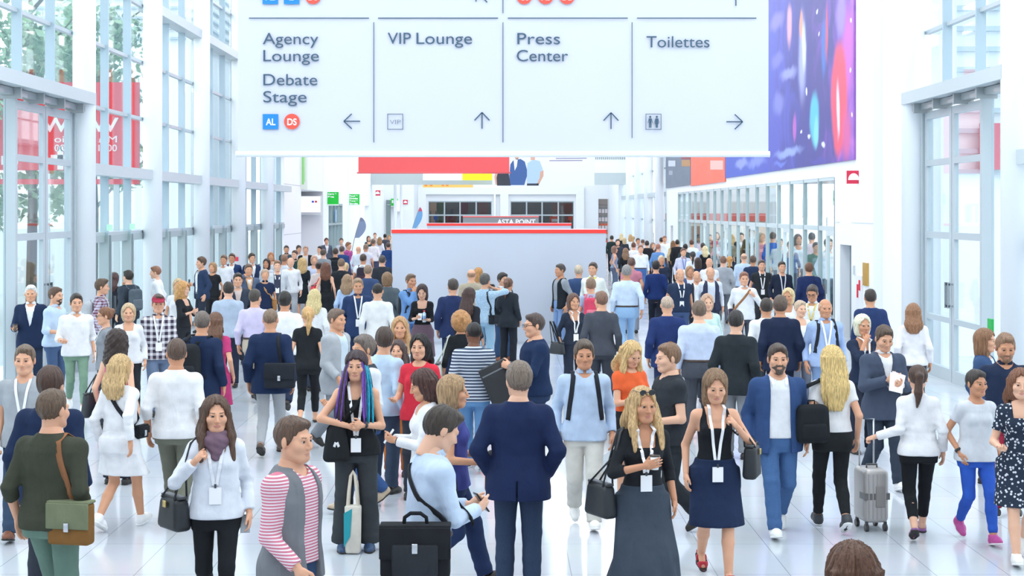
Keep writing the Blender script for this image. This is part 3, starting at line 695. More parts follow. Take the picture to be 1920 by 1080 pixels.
# ---- red hanging banner and the billboard behind it
RDm = 56.6; a, z0 = XZ(672, 324, RDm); b, _ = XZ(955, 324, RDm)
rb_ = empty('red_banner', ((a+b)/2, RDm, 0)); tag(rb_, 'plain red banner hanging across the hall under the white sign', 'banner')
MB().box(a-(a+b)/2, b-(a+b)/2, -.015, .015, z0, 8.0).build('banner_cloth', plain('#f75f5f', .6), rb_)
MB().tube([(a-(a+b)/2-.05, 0, z0), (b-(a+b)/2+.05, 0, z0)], .03, 10).build('bottom_rod', plain('#f26a6a', .4), rb_, True)
MB().tube([(-2, 0, 8), (-2, 0, 11.99)], .01, 6).tube([(2, 0, 8), (2, 0, 11.99)], .01, 6).build('cable', plain('#c9ced2', .4), rb_)
BD = 80.0
def bx_(x): return (x-VX)*BD/F
def bz_(y): return EYE-(y-VY)*BD/F
bb = empty('hanging_billboard', (0, BD, 0)); tag(bb, 'white hanging billboard printed with three standing people', 'billboard')
MB().box(bx_(923), bx_(1114.5), 0, .08, bz_(348.5), 7.2).build('board', plain('#eceff5', .6), bb)
MB().tube([(bx_(940), .04, 7.2), (bx_(940), .04, 12)], .012, 6).tube([(bx_(1100), .04, 7.2), (bx_(1100), .04, 12)], .012, 6).build('cable', plain('#c9ced2', .4), bb)
def pr(pts, c, d=0.0, name='printed_figure'):
    return MB().slab([(bx_(x), bz_(y)) for x, y in pts], -.004-d, -.001-d).build(name, plain(c, .6), bb)
pr([(930, 320), (934, 316), (952, 316), (958, 348), (932, 348)], '#3a3f48'); pr([(930, 318), (927, 332), (929, 346), (932, 347), (931, 333), (934, 322)], '#d9a890', .002)
pr([(957, 308), (962, 301), (976, 298), (984, 303), (988, 318), (988, 330), (983, 347), (957, 347), (955, 330)], '#45669f', .004)
pr([(963, 300), (971, 297), (969, 312), (965, 320)], '#eef1f6', .006); pr([(964, 293), (967, 299), (971, 299), (974, 293), (974, 280), (964, 280)], '#d8a993', .006)
pr([(989, 306), (1000, 299), (1012, 302), (1018, 318), (1013, 323), (1011, 345), (988, 345), (987, 325)], '#b4cfee', .002); pr([(1013, 322), (1019, 319), (1019, 330), (1011, 345), (1006, 347), (1012, 333)], '#d9aa92', .004)
pr([(995, 300), (1003, 300), (1003, 280), (995, 280)], '#dcab95', .004); pr([(988, 344), (1010, 344), (1010, 348), (988, 348)], '#3d4350', .004)
for k, (a, b) in enumerate(((1037, 1095), (1042, 1100), (1030, 1092))):
    pr([(a, 292+k*4.2), (b, 291.5+k*4.2), (b, 293.3+k*4.2), (a, 293.8+k*4.2)], '#9a93b4', 0, 'printed_line')
def panel(x0, x1, yt, yb, D, parts, name, lab, cat='banner'):
    X0_, Zt_ = XZ(x0, yt, D); X1_, Zb_ = XZ(x1, yb, D); c = (X0_+X1_)/2
    t = empty(name, (c, D, 0)); tag(t, lab, cat)
    for a, b, col in parts: MB().box((a-VX)*D/F-c, (b-VX)*D/F-c, 0, .1, Zb_, Zt_).build('printed_panel', plain(col, .6), t)
    MB().box(X0_-c+.2, X0_-c+.24, .03, .07, Zt_, 12).box(X1_-c-.24, X1_-c-.2, .03, .07, Zt_, 12).build('hanger', plain('#c9ced2', .4), t)
    return t
panel(793, 925, 318, 338, 99, ((793, 867, '#f5f7f9'), (867, 903, '#fbe51a'), (903, 926, '#f5dd14')), 'banner_strip', 'long white and yellow panel hanging on the grey lintel')
pw = panel(793, 938, 343.5, 351.5, 108, ((793, 887, '#f7c465'), (887, 938, '#f6f6f8')), 'banner_strip', 'thin orange and white strip below the lintel, over the end windows')
for a in (796, 806, 828, 836): MB().box((a-VX)*.036-pw.location.x, (a+5-VX)*.036-pw.location.x, -.02, -.001, XZ(0, 349, 108)[1], XZ(0, 345, 108)[1]).build('printed_patch', plain('#ef8f3c', .6), pw)
# ---- booth walls standing in the middle of the hall
GREYB = plain('#c3c9d5', .6); REDB = plain('#fb3f38', .5)
def booth(x0, x1, ytop, D, lab, depth=5.0, col=GREYB, cap=.10, side=True):
    X0_, Zt = XZ(x0, ytop, D); X1_, _ = XZ(x1, ytop, D); c = (X0_+X1_)/2; h = (X1_-X0_)/2
    t = empty('booth_wall', (c, D, 0)); tag(t, lab, 'booth wall')
    mb = MB().box(-h, h, 0, .12, 0, Zt-cap).box(-h, -h+.12, .12, depth, 0, Zt-cap).box(h-.12, h, .12, depth, 0, Zt-cap)
    mb.build('wall_panel', col, t)
    MB().box(-h-.012, h+.012, -.012, .13, Zt-cap, Zt-.02).box(-h-.012, -h+.13, .13, depth, Zt-cap, Zt-.02).box(h-.13, h+.012, .13, depth, Zt-cap, Zt-.02).build('red_capping', REDB, t)
    MB().box(-h-.006, h+.006, -.006, .12, Zt-.02, Zt).build('top_edge', plain('#f3d9dc', .5), t)
    MB().box(-h, h, -.01, 0, 0, .06).build('skirting', plain('#b9bfca', .5), t)
    return t, X0_, X1_, Zt
booth(735, 1136, 429, 36.0, 'wide pale grey booth wall with red top edge in the middle of the hall', .7)
booth(801, 1071, 418, 57.0, 'second grey booth wall with red top, behind the widest one', .6)
b3, x0_, x1_, zt_ = booth(868, 1010, 405, 80.0, 'furthest grey booth wall with white lettering, under the end windows', .6, plain('#8d9094', .6), .06)
lettering(b3, 'ASTA POINT', XZ(932, 0, 80)[0]-b3.location.x, XZ(0, 420.3, 80)[1], -.03, XZ(1004, 0, 80)[0]-XZ(932, 0, 80)[0], .34, WT, off=.012)
# ---- signs and screen on the left wall
def proj_sign(x0, x1, yt, yb, lines, lab, D=None):
    D = D or 8.0*F/(VX-x0); X0_, Zt = XZ(x0, yt, D); X1_, Zb = XZ(x1, yb, D); c = (X0_+X1_)/2; w = X1_-X0_; h = Zt-Zb
    t = empty('hanging_sign', (c, D, (Zt+Zb)/2)); tag(t, lab, 'sign')
    MB().box(-w/2, w/2, -.02, .02, -h/2, h/2).build('sign_board', plain('#12c63a', .5), t)
    MB().box(-w/2-.25, -w/2, -.015, .015, h*.3, h*.36).box(-w/2-.25, -w/2, -.015, .015, -h*.36, -h*.3).build('bracket', plain('#d5dade', .4), t)
    MB().box(-w/2, w/2, -.022, .022, -h/2-.06, -h/2).build('sign_rim', plain('#e4eee6', .4), t)
    n = len(lines)
    for i, s in enumerate(lines):
        hh = h*.85/max(n, 4) if n > 2 else h*.2
        lettering(t, s, -w*.46, h*.5-hh*1.15*(i+1), -.024, w*(.80 if len(s) > 5 else .55), hh, WT, off=.006)
    return t
proj_sign(614, 635, 360, 383, ['Coat &', 'Bags'], 'first green sign on the left wall, over the glass doors')
proj_sign(655, 674, 364, 383.5, ['Food &', 'Drinks', 'Terrace &', 'Snacks'], 'second green sign on the left wall, with four lines of lettering')
fs_ = proj_sign(733, 746, 372.5, 386, [], 'small far green sign beside the far white screen', 111.9)
for dx in (-.17, -.06): MB().box(dx, dx+.09, -.026, -.0205, -.06, .14).build('pictogram', WT, fs_)
gbx, gbz = XZ(562, 355, 64.5)
gv_ = empty('wall_banner', (-7.86, 64.6, 0)); tag(gv_, 'narrow green and white vertical banner on the left wall above the white screen', 'banner')
MB().box(-.14, .14, 0, .04, gbz, 7.0).build('board', plain('#dfe9df', .6), gv_)
MB().box(-.09, .0, -.004, 0, gbz+.2, 7.0).build('printed_stripe', plain('#8fd67f', .6), gv_); MB().box(.02, .05, -.004, 0, gbz+.3, gbz+1.3).build('printed_stripe', plain('#a7dc98', .6), gv_)
def screen(x0, x1, yt, yb, D, lab, marks):
    X0_, Zt = XZ(x0, yt, D); X1_, Zb = XZ(x1, yb, D); c = (X0_+X1_)/2; w = X1_-X0_; h = Zt-Zb
    t = empty('wall_screen', (c, D, (Zt+Zb)/2)); tag(t, lab, 'screen')
    MB().box(-w/2, w/2, 0, .34, -h/2, h/2).build('housing', plain('#d3d6d9', .4), t)
    MB().box(-w/2+.02, w/2-.03, -.006, 0, -h/2+.14*h, h/2-.03).build('screen_face', plain('#ffffff', .4, emit=.35), t)
    for px, c_ in marks: MB().box(px-.05, px+.05, -.012, -.007, h*.14, h*.24).build('logo_mark', plain(c_, .5), t)
    return t
screen(548, 602, 367, 403, 72.2, 'white screen box on the left wall recess with blue and red marks', ((.28, '#3b5bd8'), (.42, '#e8323c')))
screen(738, 750, 376, 398, 111.75, 'small far white screen behind the far green sign', ())
# ---- feather flags
def feather(x, yt, yb_, D, lab, lean, cols):
    X, Zt = XZ(x, yt, D); h = Zt; t = empty('feather_flag', (X, D, 0)); tag(t, lab, 'flag')
    MB().cyl(0, 0, 0, .05, .25, 20).build('base', plain('#55585c', .5), t); pole = []
    for k in range(13):
        u = k/12; pole.append((lean*u*u*.9, 0, .05+(h-.05)*u))
    MB().tube(pole, .015, 8).build('pole', plain('#8f959a', .4), t)
    zb = XZ(0, yb_, D)[1]; L = []; R_ = []
    for k in range(17):
        u = k/16; z = zb+(h-zb)*u; xx = lean*(z/h)**2*.9; wd = .52*math.sin(PI*min(1, (u*.86+.12)))**.7
        L.append((xx, z)); R_.append((xx+wd*(.9 if lean > 0 else -.9)*.75, z))
    n = len(L); mb = MB()
    for k in range(n-1):
        mi = 0 if k < n*.72 else 1
        q = [L[k], R_[k], R_[k+1], L[k+1]]; mb.slab(q if lean < 0 else q[::-1], -.006, .006, mi)
    mb.build('flag_cloth', [plain(cols[0], .6), plain(cols[1], .6)], t)
feather(655, 408, 446, 66, 'blue grey feather flag leaning above the left crowd', .52, ('#8296b4', '#76839c'))
feather(764, 389, 428, 88, 'blue and red feather flag behind the left end of the booth walls', .75, ('#6fa0cf', '#c8496a'))
# ================================================================ people: bodies grown from distance fields
f32 = np.float32
class Grid:
    def __init__(s, lo, hi, h):
        s.h = h; s.o = np.array(lo, float)-2*h; s.n = np.ceil((np.array(hi)+2*h-s.o)/h).astype(int)+1
        s.ax = [(s.o[i]+h*np.arange(s.n[i])).astype(f32) for i in range(3)]
        s.D = np.full(s.n, 9.0, f32)
    def sl(s, lo, hi, pad):
        r = []
        for i in range(3):
            a = int(math.floor((lo[i]-pad-s.o[i])/s.h)); b = int(math.ceil((hi[i]+pad-s.o[i])/s.h))+1
            a = max(0, a); b = min(s.n[i], b)
            if b <= a: return None
            r.append(slice(a, b))
        return tuple(r)
    def xyz(s, q):
        return s.ax[0][q[0]][:, None, None], s.ax[1][q[1]][None, :, None], s.ax[2][q[2]][None, None, :]
    def add(s, f, lo, hi, k=0.0):
        q = s.sl(lo, hi, k+2.5*s.h+.01)
        if q is None: return
        d = f(*s.xyz(q)).astype(f32); c = s.D[q]
        if k > 0:
            w = np.clip(k-np.abs(c-d), 0, None)/k; s.D[q] = np.minimum(c, d)-w*w*k*.25
        else: s.D[q] = np.minimum(c, d)
    def sub(s, f, lo=None, hi=None, k=0.0):
        q = s.sl(lo, hi, .03) if lo is not None else (slice(None),)*3
        if q is None: return
        d = -f(*s.xyz(q)).astype(f32); c = s.D[q]
        if k > 0:
            w = np.clip(k-np.abs(c-d), 0, None)/k; s.D[q] = np.maximum(c, d)+w*w*k*.25
        else: s.D[q] = np.maximum(c, d)
    def cap(s, a, b, ra, rb, k=0.0, flat=False, squash=None):
        a = np.array(a, float); b = np.array(b, float); R = max(ra, rb)
        ab = b-a; L2 = float(ab@ab)+1e-12; L = math.sqrt(L2)
        def f(X, Y, Z):
            px, py, pz = X-a[0], Y-a[1], Z-a[2]
            t0 = (px*ab[0]+py*ab[1]+pz*ab[2])/L2; t = np.clip(t0, 0, 1)
            d = np.sqrt((px-t*ab[0])**2+(py-t*ab[1])**2+(pz-t*ab[2])**2)-(ra+(rb-ra)*t)
            if flat: d = np.maximum(d, (t0-1)*L)
            return d
        s.add(f, np.minimum(a, b)-R, np.maximum(a, b)+R, k)
    def ell(s, c, r, k=0.0, R=None, sub=False):
        c = np.array(c, float); r = np.array(r, float); m = r.max()
        def f(X, Y, Z):
            px, py, pz = X-c[0], Y-c[1], Z-c[2]
            if R is not None: px, py, pz = (R[0][0]*px+R[1][0]*py+R[2][0]*pz, R[0][1]*px+R[1][1]*py+R[2][1]*pz, R[0][2]*px+R[1][2]*py+R[2][2]*pz)
            k0 = np.sqrt((px/r[0])**2+(py/r[1])**2+(pz/r[2])**2); k1 = np.sqrt((px/r[0]**2)**2+(py/r[1]**2)**2+(pz/r[2]**2)**2)
            return k0*(k0-1)/(k1+1e-6)
        (s.sub if sub else s.add)(f, c-m, c+m, k)
    def mesh(s):
        D = s.D; I = D < 0; h = s.h
        c = [I[i:I.shape[0]-1+i, j:I.shape[1]-1+j, k:I.shape[2]-1+k] for i in (0, 1) for j in (0, 1) for k in (0, 1)]
        al = c[0].copy(); an = c[0].copy()
        for q in c[1:]: al &= q; an |= q
        act = an & ~al
        idx = np.argwhere(act)
        if len(idx) == 0: return np.zeros((0, 3)), np.zeros((0, 4), int)
        num = np.full(act.shape, -1, np.int32); num[act] = np.arange(len(idx))
        P = np.zeros((len(idx), 3)); cnt = np.zeros(len(idx))
        cv = {}
        for i in (0, 1):
            for j in (0, 1):
                for k in (0, 1): cv[(i, j, k)] = D[idx[:, 0]+i, idx[:, 1]+j, idx[:, 2]+k]
        for a in cv:
            for ax in range(3):
                if a[ax] == 0:
                    b = list(a); b[ax] = 1; b = tuple(b)
                    va, vb = cv[a], cv[b]; m = (va < 0) != (vb < 0)
                    t = np.where(m, va/(va-vb+1e-12), 0)
                    q = np.array(a, float)[None, :].repeat(len(idx), 0); q[:, ax] += t
                    P[m] += q[m]; cnt[m] += 1
        P = (idx+P/cnt[:, None])*h+s.o
        Fs = []
        for ax in range(3):
            b, cc = (ax+1) % 3, (ax+2) % 3
            sl0 = [slice(None)]*3; sl1 = [slice(None)]*3; sl0[ax] = slice(0, -1); sl1[ax] = slice(1, None)
            I0, I1 = I[tuple(sl0)], I[tuple(sl1)]
            e = np.argwhere(I0 != I1); e = e[(e[:, b] > 0) & (e[:, cc] > 0) & (e[:, b] < D.shape[b]-1) & (e[:, cc] < D.shape[cc]-1)]
            if len(e) == 0: continue
            ins = I0[e[:, 0], e[:, 1], e[:, 2]]
            def cell(db, dc):
                q = e.copy(); q[:, b] -= db; q[:, cc] -= dc; return num[q[:, 0], q[:, 1], q[:, 2]]
            quad = np.stack([cell(1, 1), cell(0, 1), cell(0, 0), cell(1, 0)], 1)
            quad[~ins] = quad[~ins][:, ::-1]; Fs.append(quad)
        Q = np.concatenate(Fs); Q = Q[(Q >= 0).all(1)]
        # one light smoothing pass
        if len(P):
            acc = np.zeros_like(P); n = np.zeros(len(P))
            for k in range(4):
                np.add.at(acc, Q[:, k], P[Q[:, (k+1) % 4]]); np.add.at(n, Q[:, k], 1)
            ok = n > 0; P[ok] = P[ok]*.5+.5*acc[ok]/n[ok][:, None]
        return P, Q
def merge(parts):
    V = []; Fq = []; M = []; n = 0
    for v, f, m in parts:
        if len(v) == 0: continue
        V.append(np.asarray(v)); Fq.append(np.asarray(f)+n); n += len(v)
        M.append(np.full(len(f), m) if np.isscalar(m) else np.asarray(m))
    return np.concatenate(V), np.concatenate(Fq), np.concatenate(M)
# -------- hands: right hand, wrist at origin, fingers along -z, palm towards +x, thumb towards -y
def hand_template(curl, h):
    g = Grid((-.03, -.09, -.2), (.09, .06, .03), h)
    g.ell((0, 0, -.052), (.017, .043, .056), 0); g.cap((0, .002, .02), (0, 0, -.03), .025, .027, .012)
    g.ell((.008, -.022, -.04), (.016, .018, .03), .01)
    for y, L in ((-.031, .074), (-.0105, .084), (.0105, .077), (.030, .06)):
        p = np.array((0, y, -.088)); a = 0; r = .0092 if h < .006 else .011; fan = y*.9
        for s_, c_ in zip((.46, .31, .23), curl):
            a += c_; q = p+L*s_*np.array((math.sin(a), fan, -math.cos(a))); g.cap(p, q, r, r*.9, .004); p = q; r *= .9
    g.cap((.006, -.026, -.025), (.014, -.058, -.062), .014, .011, .008); g.cap((.014, -.058, -.062), (.024, -.064, -.098), .0105, .0085, .004)
    return g.mesh()
HANDS = {}
def hand(kind, h):
    h = .0045 if h < .018 else .009
    k = (kind, h)
    if k not in HANDS:
        HANDS[k] = hand_template({'relax': (.28, .38, .3), 'grip': (1.0, 1.3, .9), 'flat': (.06, .08, .06)}[kind], h)
    return HANDS[k]
# -------- head: face towards -y, chin at -.115, crown at +.12
def head_template(male, h):
    g = Grid((-.1, -.13, -.17), (.1, .14, .14), h)
    g.ell((0, .016, .036), (.076, .097, .084)); g.ell((0, -.02, -.032), (.061 if male else .057, .068, .082), .03)
    g.ell((0, -.056, -.088), (.032 if male else .026, .028, .026), .03)
    for sx in (-1, 1): g.cap((sx*.05, .0, -.05), (sx*.03, -.055, -.088), .018, .016, .03); g.ell((sx*.042, -.058, -.022), (.026, .028, .024), .03)
    g.cap((-.042, -.078, .026), (.042, -.078, .026), .011 if male else .008, .011 if male else .008, .02)
    for sx in (-1, 1): g.ell((sx*.031, -.099, .005), (.018, .017, .012), .012, sub=True); g.ell((sx*.031, -.0795, .0155), (.016, .0115, .0045), .006)
    g.cap((0, -.088, .016), (0, -.108, -.027), .0075, .0105, .014)
    for sx in (-1, 1): g.ell((sx*.0105, -.096, -.033), (.008, .010, .007), .008)
    g.ell((0, -.0835, -.058), (.023, .0135, .0055), .005); g.ell((0, -.0815, -.069), (.019, .013, .0065), .005)
    for sx in (-1, 1):
        g.ell((sx*.079, .014, .0), (.011, .020, .033), .008, R=Matrix.Rotation(sx*.35, 3, 'Z')); 
    g.cap((0, .02, -.05), (0, .03, -.16), .054 if male else .046, .056 if male else .046, .03)
    P, Q = g.mesh(); c = P[Q].mean(1); mi = np.zeros(len(Q), int)
    lm_ = (np.abs(c[:, 0])/.024)**2+((c[:, 2]+.0635)/.0105)**2 < 1; mi[lm_ & (c[:, 1] < -.075)] = 1
    br = (np.abs(np.abs(c[:, 0])-.033) < .018) & (np.abs(c[:, 2]-.0275+ (np.abs(c[:, 0])-.033)*-.12) < .0042) & (c[:, 1] < -.06); mi[br] = 2
    parts = [(P, Q, mi)]
    if h < .012:
        for sx in (-1, 1):
            v = []; q = []; m_ = []; nu, nv = 14, 10
            for j in range(nv+1):
                th = PI*j/nv
                for i in range(nu):
                    ph = 2*PI*i/nu; v.append((sx*.031+.0135*math.sin(th)*math.cos(ph), -.0775-.0115*math.cos(th), .005+.0075*math.sin(th)*math.sin(ph)))
            for j in range(nv):
                for i in range(nu):
                    q.append((j*nu+i, j*nu+(i+1) % nu, (j+1)*nu+(i+1) % nu, (j+1)*nu+i)); m_.append(4 if j < 3 else 3)
            parts.append((np.array(v), np.array(q), np.array(m_)))
    return merge(parts)
HEADS = {}
def head_mesh(male, h):
    h = .0045 if h < .014 else (.007 if h < .021 else .013)
    if (male, h) not in HEADS: HEADS[(male, h)] = head_template(male, h)
    return HEADS[(male, h)]
# -------- hair in head space
def hair_mesh(style, h, male, seed):
    rg = random.Random(seed); h = .0055 if h < .014 else (.0085 if h < .021 else .014)
    g = Grid((-.18, -.16, -.45), (.18, .24, .26), h)
    ph = rg.random()*6
    def capshape(t, top=0.0): g.ell((0, .018, .038), (.077+t, .097+t, .085+t+top))
    def hairline(off=0.0, n=(0, -.74, -.67), p=(0, -.078, .074)):
        nn = np.array(n)/np.linalg.norm(n); pp = np.array(p)-nn*off
        g.sub(lambda X, Y, Z: -((X-pp[0])*nn[0]+(Y-pp[1])*nn[1]+(Z-pp[2])*nn[2])+0*X)
    def groove(a, n):
        X, Y, Z = g.xyz((slice(None),)*3)
        g.D += (a*np.sin(n*np.arctan2(X, -(Y-.02))+9*Z+ph)+a*.8*np.sin(n*1.7*np.arctan2(X, -(Y-.02))-14*Z+2*ph)).astype(f32)
    def face_cut(w=.066, y=-.1, z0=-.025, hz=.118): g.ell((0, y, z0), (w, .105, hz), .012, sub=True)
    if style in ('short', 'quiff', 'buzz', 'thick', 'balding'):
        t = {'short': .008, 'quiff': .009, 'buzz': .004, 'thick': .013, 'balding': .006}[style]
        capshape(t, {'quiff': .016, 'thick': .014, 'short': .010}.get(style, 0))
        if style in ('short', 'thick'): g.ell((.01, -.045, .098), (.05, .042, .024), .025)
        if style == 'quiff': g.ell((0, -.05, .105), (.055, .05, .032), .02)
        hairline(0, (0, -.80, -.60), (0, -.080, .082))
        for sx in (-1, 1): g.ell((sx*.085, -.075, .055), (.03, .045, .05), .01, sub=True)
        g.sub(lambda X, Y, Z: (Z+.075)+0*X+0*Y)
        if style == 'balding': g.sub(lambda X, Y, Z: .055-Z+0*X+0*Y+.0*Y)
        groove(.0022, 13); X, Y, Z = g.xyz((slice(None),)*3); g.D += (.0022*np.sin(70*X+30*Z+ph)*np.sin(60*Y+2*ph)).astype(f32)
    elif style in ('bob', 'lob'):
        capshape(.017, .004); zl = -.12 if style == 'bob' else -.2
        g.ell((0, .03, (zl+.08)/2), (.098, .098, (.11-zl)/2+.03), .03); face_cut()
        g.sub(lambda X, Y, Z: .0-(-(Y+.035))+0*X+0*Z+np.where(Z > .02, 1.0, 0.0), (-.2, -.16, -.4), (.2, 0, .02)); groove(.0035, 17)
        g.sub(lambda X, Y, Z: (Z-zl)+0*X+0*Y)
    elif style in ('long', 'longfront', 'vlong'):
        capshape(.017, .004); zb_ = {'long': -.27, 'longfront': -.27, 'vlong': -.42}[style]
        g.ell((0, .035, -.03), (.098, .085, .14), .03)
        def curtain(X, Y, Z):
            u = np.clip((-.02-Z)/(-.02-zb_), 0, 1); a = .098+.03*np.sin(u*PI*.9)-.05*u**3; yc = .075+.055*np.minimum(u*2.0, 1)-.02*u; b = .055-.012*u
            d = (np.sqrt((X/a)**2+((Y-yc)/b)**2)-1)*b
            return np.maximum(d, np.maximum(Z-.04, zb_-Z))
        g.add(curtain, (-.16, -.02, zb_-.01), (.16, .2, .05), .03)
        if style in ('longfront',):
            for sx in (-1, 1):
                g.cap((sx*.082, -.01, .0), (sx*.098, -.045, -.14), .026, .032, .02); g.cap((sx*.098, -.045, -.14), (sx*.105, -.10, -.29), .032, .016, .02)
        face_cut(); g.sub(lambda X, Y, Z: .0-(-(Y+.04))+0*X+0*Z+np.where(Z > .02, 1.0, 0.0), (-.2, -.16, .02 if style == 'longfront' else -.45), (.2, 0, .02)) if style != 'longfront' else None
        groove(.004, 19)
    elif style in ('pony', 'bun', 'updo'):
        capshape(.011); hairline(-.004)
        if style == 'pony':
            g.cap((0, .10, .055), (0, .135, .03), .03, .034, .015); g.cap((0, .135, .03), (.01, .15, -.12), .036, .036, .02); g.cap((.01, .15, -.12), (.02, .135, -.25), .036, .012, .02)
        else: g.ell((0, .11, .07 if style == 'bun' else .03), (.04, .036, .038), .012)
        groove(.0022, 16); 
    elif style in ('curly', 'curlylong'):
        z = -.16 if style == 'curlylong' else -.06
        capshape(.03, .01); g.ell((0, .04, (.1+z)/2), (.128, .115, (.1-z)/2+.06), .04)
        if style == 'curlylong': g.ell((0, .08, -.16), (.13, .085, .13), .05)
        X, Y, Z = g.xyz((slice(None),)*3)
        g.D += (.0075*np.sin(62*X+ph)*np.sin(58*Y+2*ph)*np.sin(60*Z)+.004*np.sin(120*X+70*Z)*np.sin(110*Y+90*Z)).astype(f32)
        face_cut(.066)
    elif style == 'dread':
        capshape(.016); hairline(-.002); groove(.004, 15)
    return g.mesh()
# -------- torso profile
MZ = np.array([.76, .80, .86, .93, 1.00, 1.10, 1.20, 1.30, 1.38, 1.43, 1.465, 1.49, 1.53])
MA = np.array([.158, .160, .166, .166, .156, .148, .154, .168, .166, .140, .104, .074, .054]); MBd = np.array([.10, .105, .115, .120, .112, .105, .110, .118, .113, .096, .080, .068, .056])
MC = np.array([.01, .01, .01, .01, .005, 0, 0, .005, .01, .015, .02, .022, .02])
FA = np.array([.160, .165, .174, .174, .150, .124, .128, .140, .138, .118, .088, .063, .046]); FB = np.array([.105, .11, .12, .122, .104, .089, .092, .098, .096, .084, .070, .058, .048])
def ik(S_, T, l1, l2, pole):
    S_ = np.array(S_, float); T = np.array(T, float); v = T-S_; d = np.linalg.norm(v)
    if d > (l1+l2)*.998: T = S_+v/d*(l1+l2)*.998; v = T-S_; d = np.linalg.norm(v)
    d = max(d, abs(l1-l2)+.02); u = v/np.linalg.norm(v)
    x = (l1*l1-l2*l2+d*d)/(2*d); hh = math.sqrt(max(l1*l1-x*x, 0)); p = np.array(pole, float); p = p-u*(p@u); p /= np.linalg.norm(p)+1e-9
    return S_+u*x+p*hh, T
ARMS = {   # wrist (outwards, y, z), elbow pole (outwards, y, z), hand shape
 'down': ((.265, -.02, .905), (.25, 1, 0), 'relax'), 'fwd': ((.225, -.20, .95), (.2, 1, -.2), 'relax'), 'bck': ((.27, .20, .94), (.3, 1, 0), 'relax'),
 'phone': ((.075, -.29, 1.17), (.6, .3, -1), 'grip'), 'strap': ((.165, -.155, 1.33), (.7, .1, -1), 'grip'), 'pocket': ((.205, -.05, .95), (.8, 1, 0), 'relax'),
 'behind': ((.03, .185, .98), (1, .5, 0), 'relax'), 'ear': ((.12, -.09, 1.52), (1, -.3, -.6), 'grip'), 'face': ((.04, -.165, 1.47), (.6, -.2, -1), 'grip'),
 'hip': ((.195, -.06, 1.04), (1, .7, 0), 'relax'), 'clasp': ((.04, -.215, 1.03), (.8, .4, -.3), 'grip'), 'carry': ((.225, -.25, 1.10), (.3, 1, -.6), 'grip'),
 'chest': ((.05, -.24, 1.22), (.9, .2, -.8), 'relax'), 'cross': ((-.06, -.20, 1.16), (.9, 0, -.6), 'relax'), 'hold': ((.24, -.08, .90), (.2, 1, 0), 'grip'),
 'reach': ((.50, -.02, 1.12), (.2, .4, -1), 'grip'), 'camera': ((.07, -.22, 1.50), (.8, -.2, -1), 'grip'), 'wave': ((.42, -.2, 1.42), (.5, .3, -1), 'flat'), 'under': ((.16, -.20, 1.10), (.6, .8, -.4), 'grip'),
 'tray': ((.12, -.33, 1.14), (.4, .6, -1), 'flat'), 'drag': ((.36, .12, .98), (.2, 1, .1), 'grip')}
SHADE = ['#e0ad8e', '#d5a07e', '#e4b79b', '#ca9473', '#dba98a']
PEOPLE = []
def mixhex(a, b, t):
    A_ = [int(a.strip('#')[i:i+2], 16) for i in (0, 2, 4)]; B_ = [int(b.strip('#')[i:i+2], 16) for i in (0, 2, 4)]
    return '#%02x%02x%02x' % tuple(int(x*(1-t)+y*t) for x, y in zip(A_, B_))
def lip_mat(sk, male): return plain(mixhex(sk, '#b0605c', .28 if male else .5), .45)
def brow_mat(sk, hc_): return plain(mixhex(sk, hc_, .6), .8)
class Ctx: pass
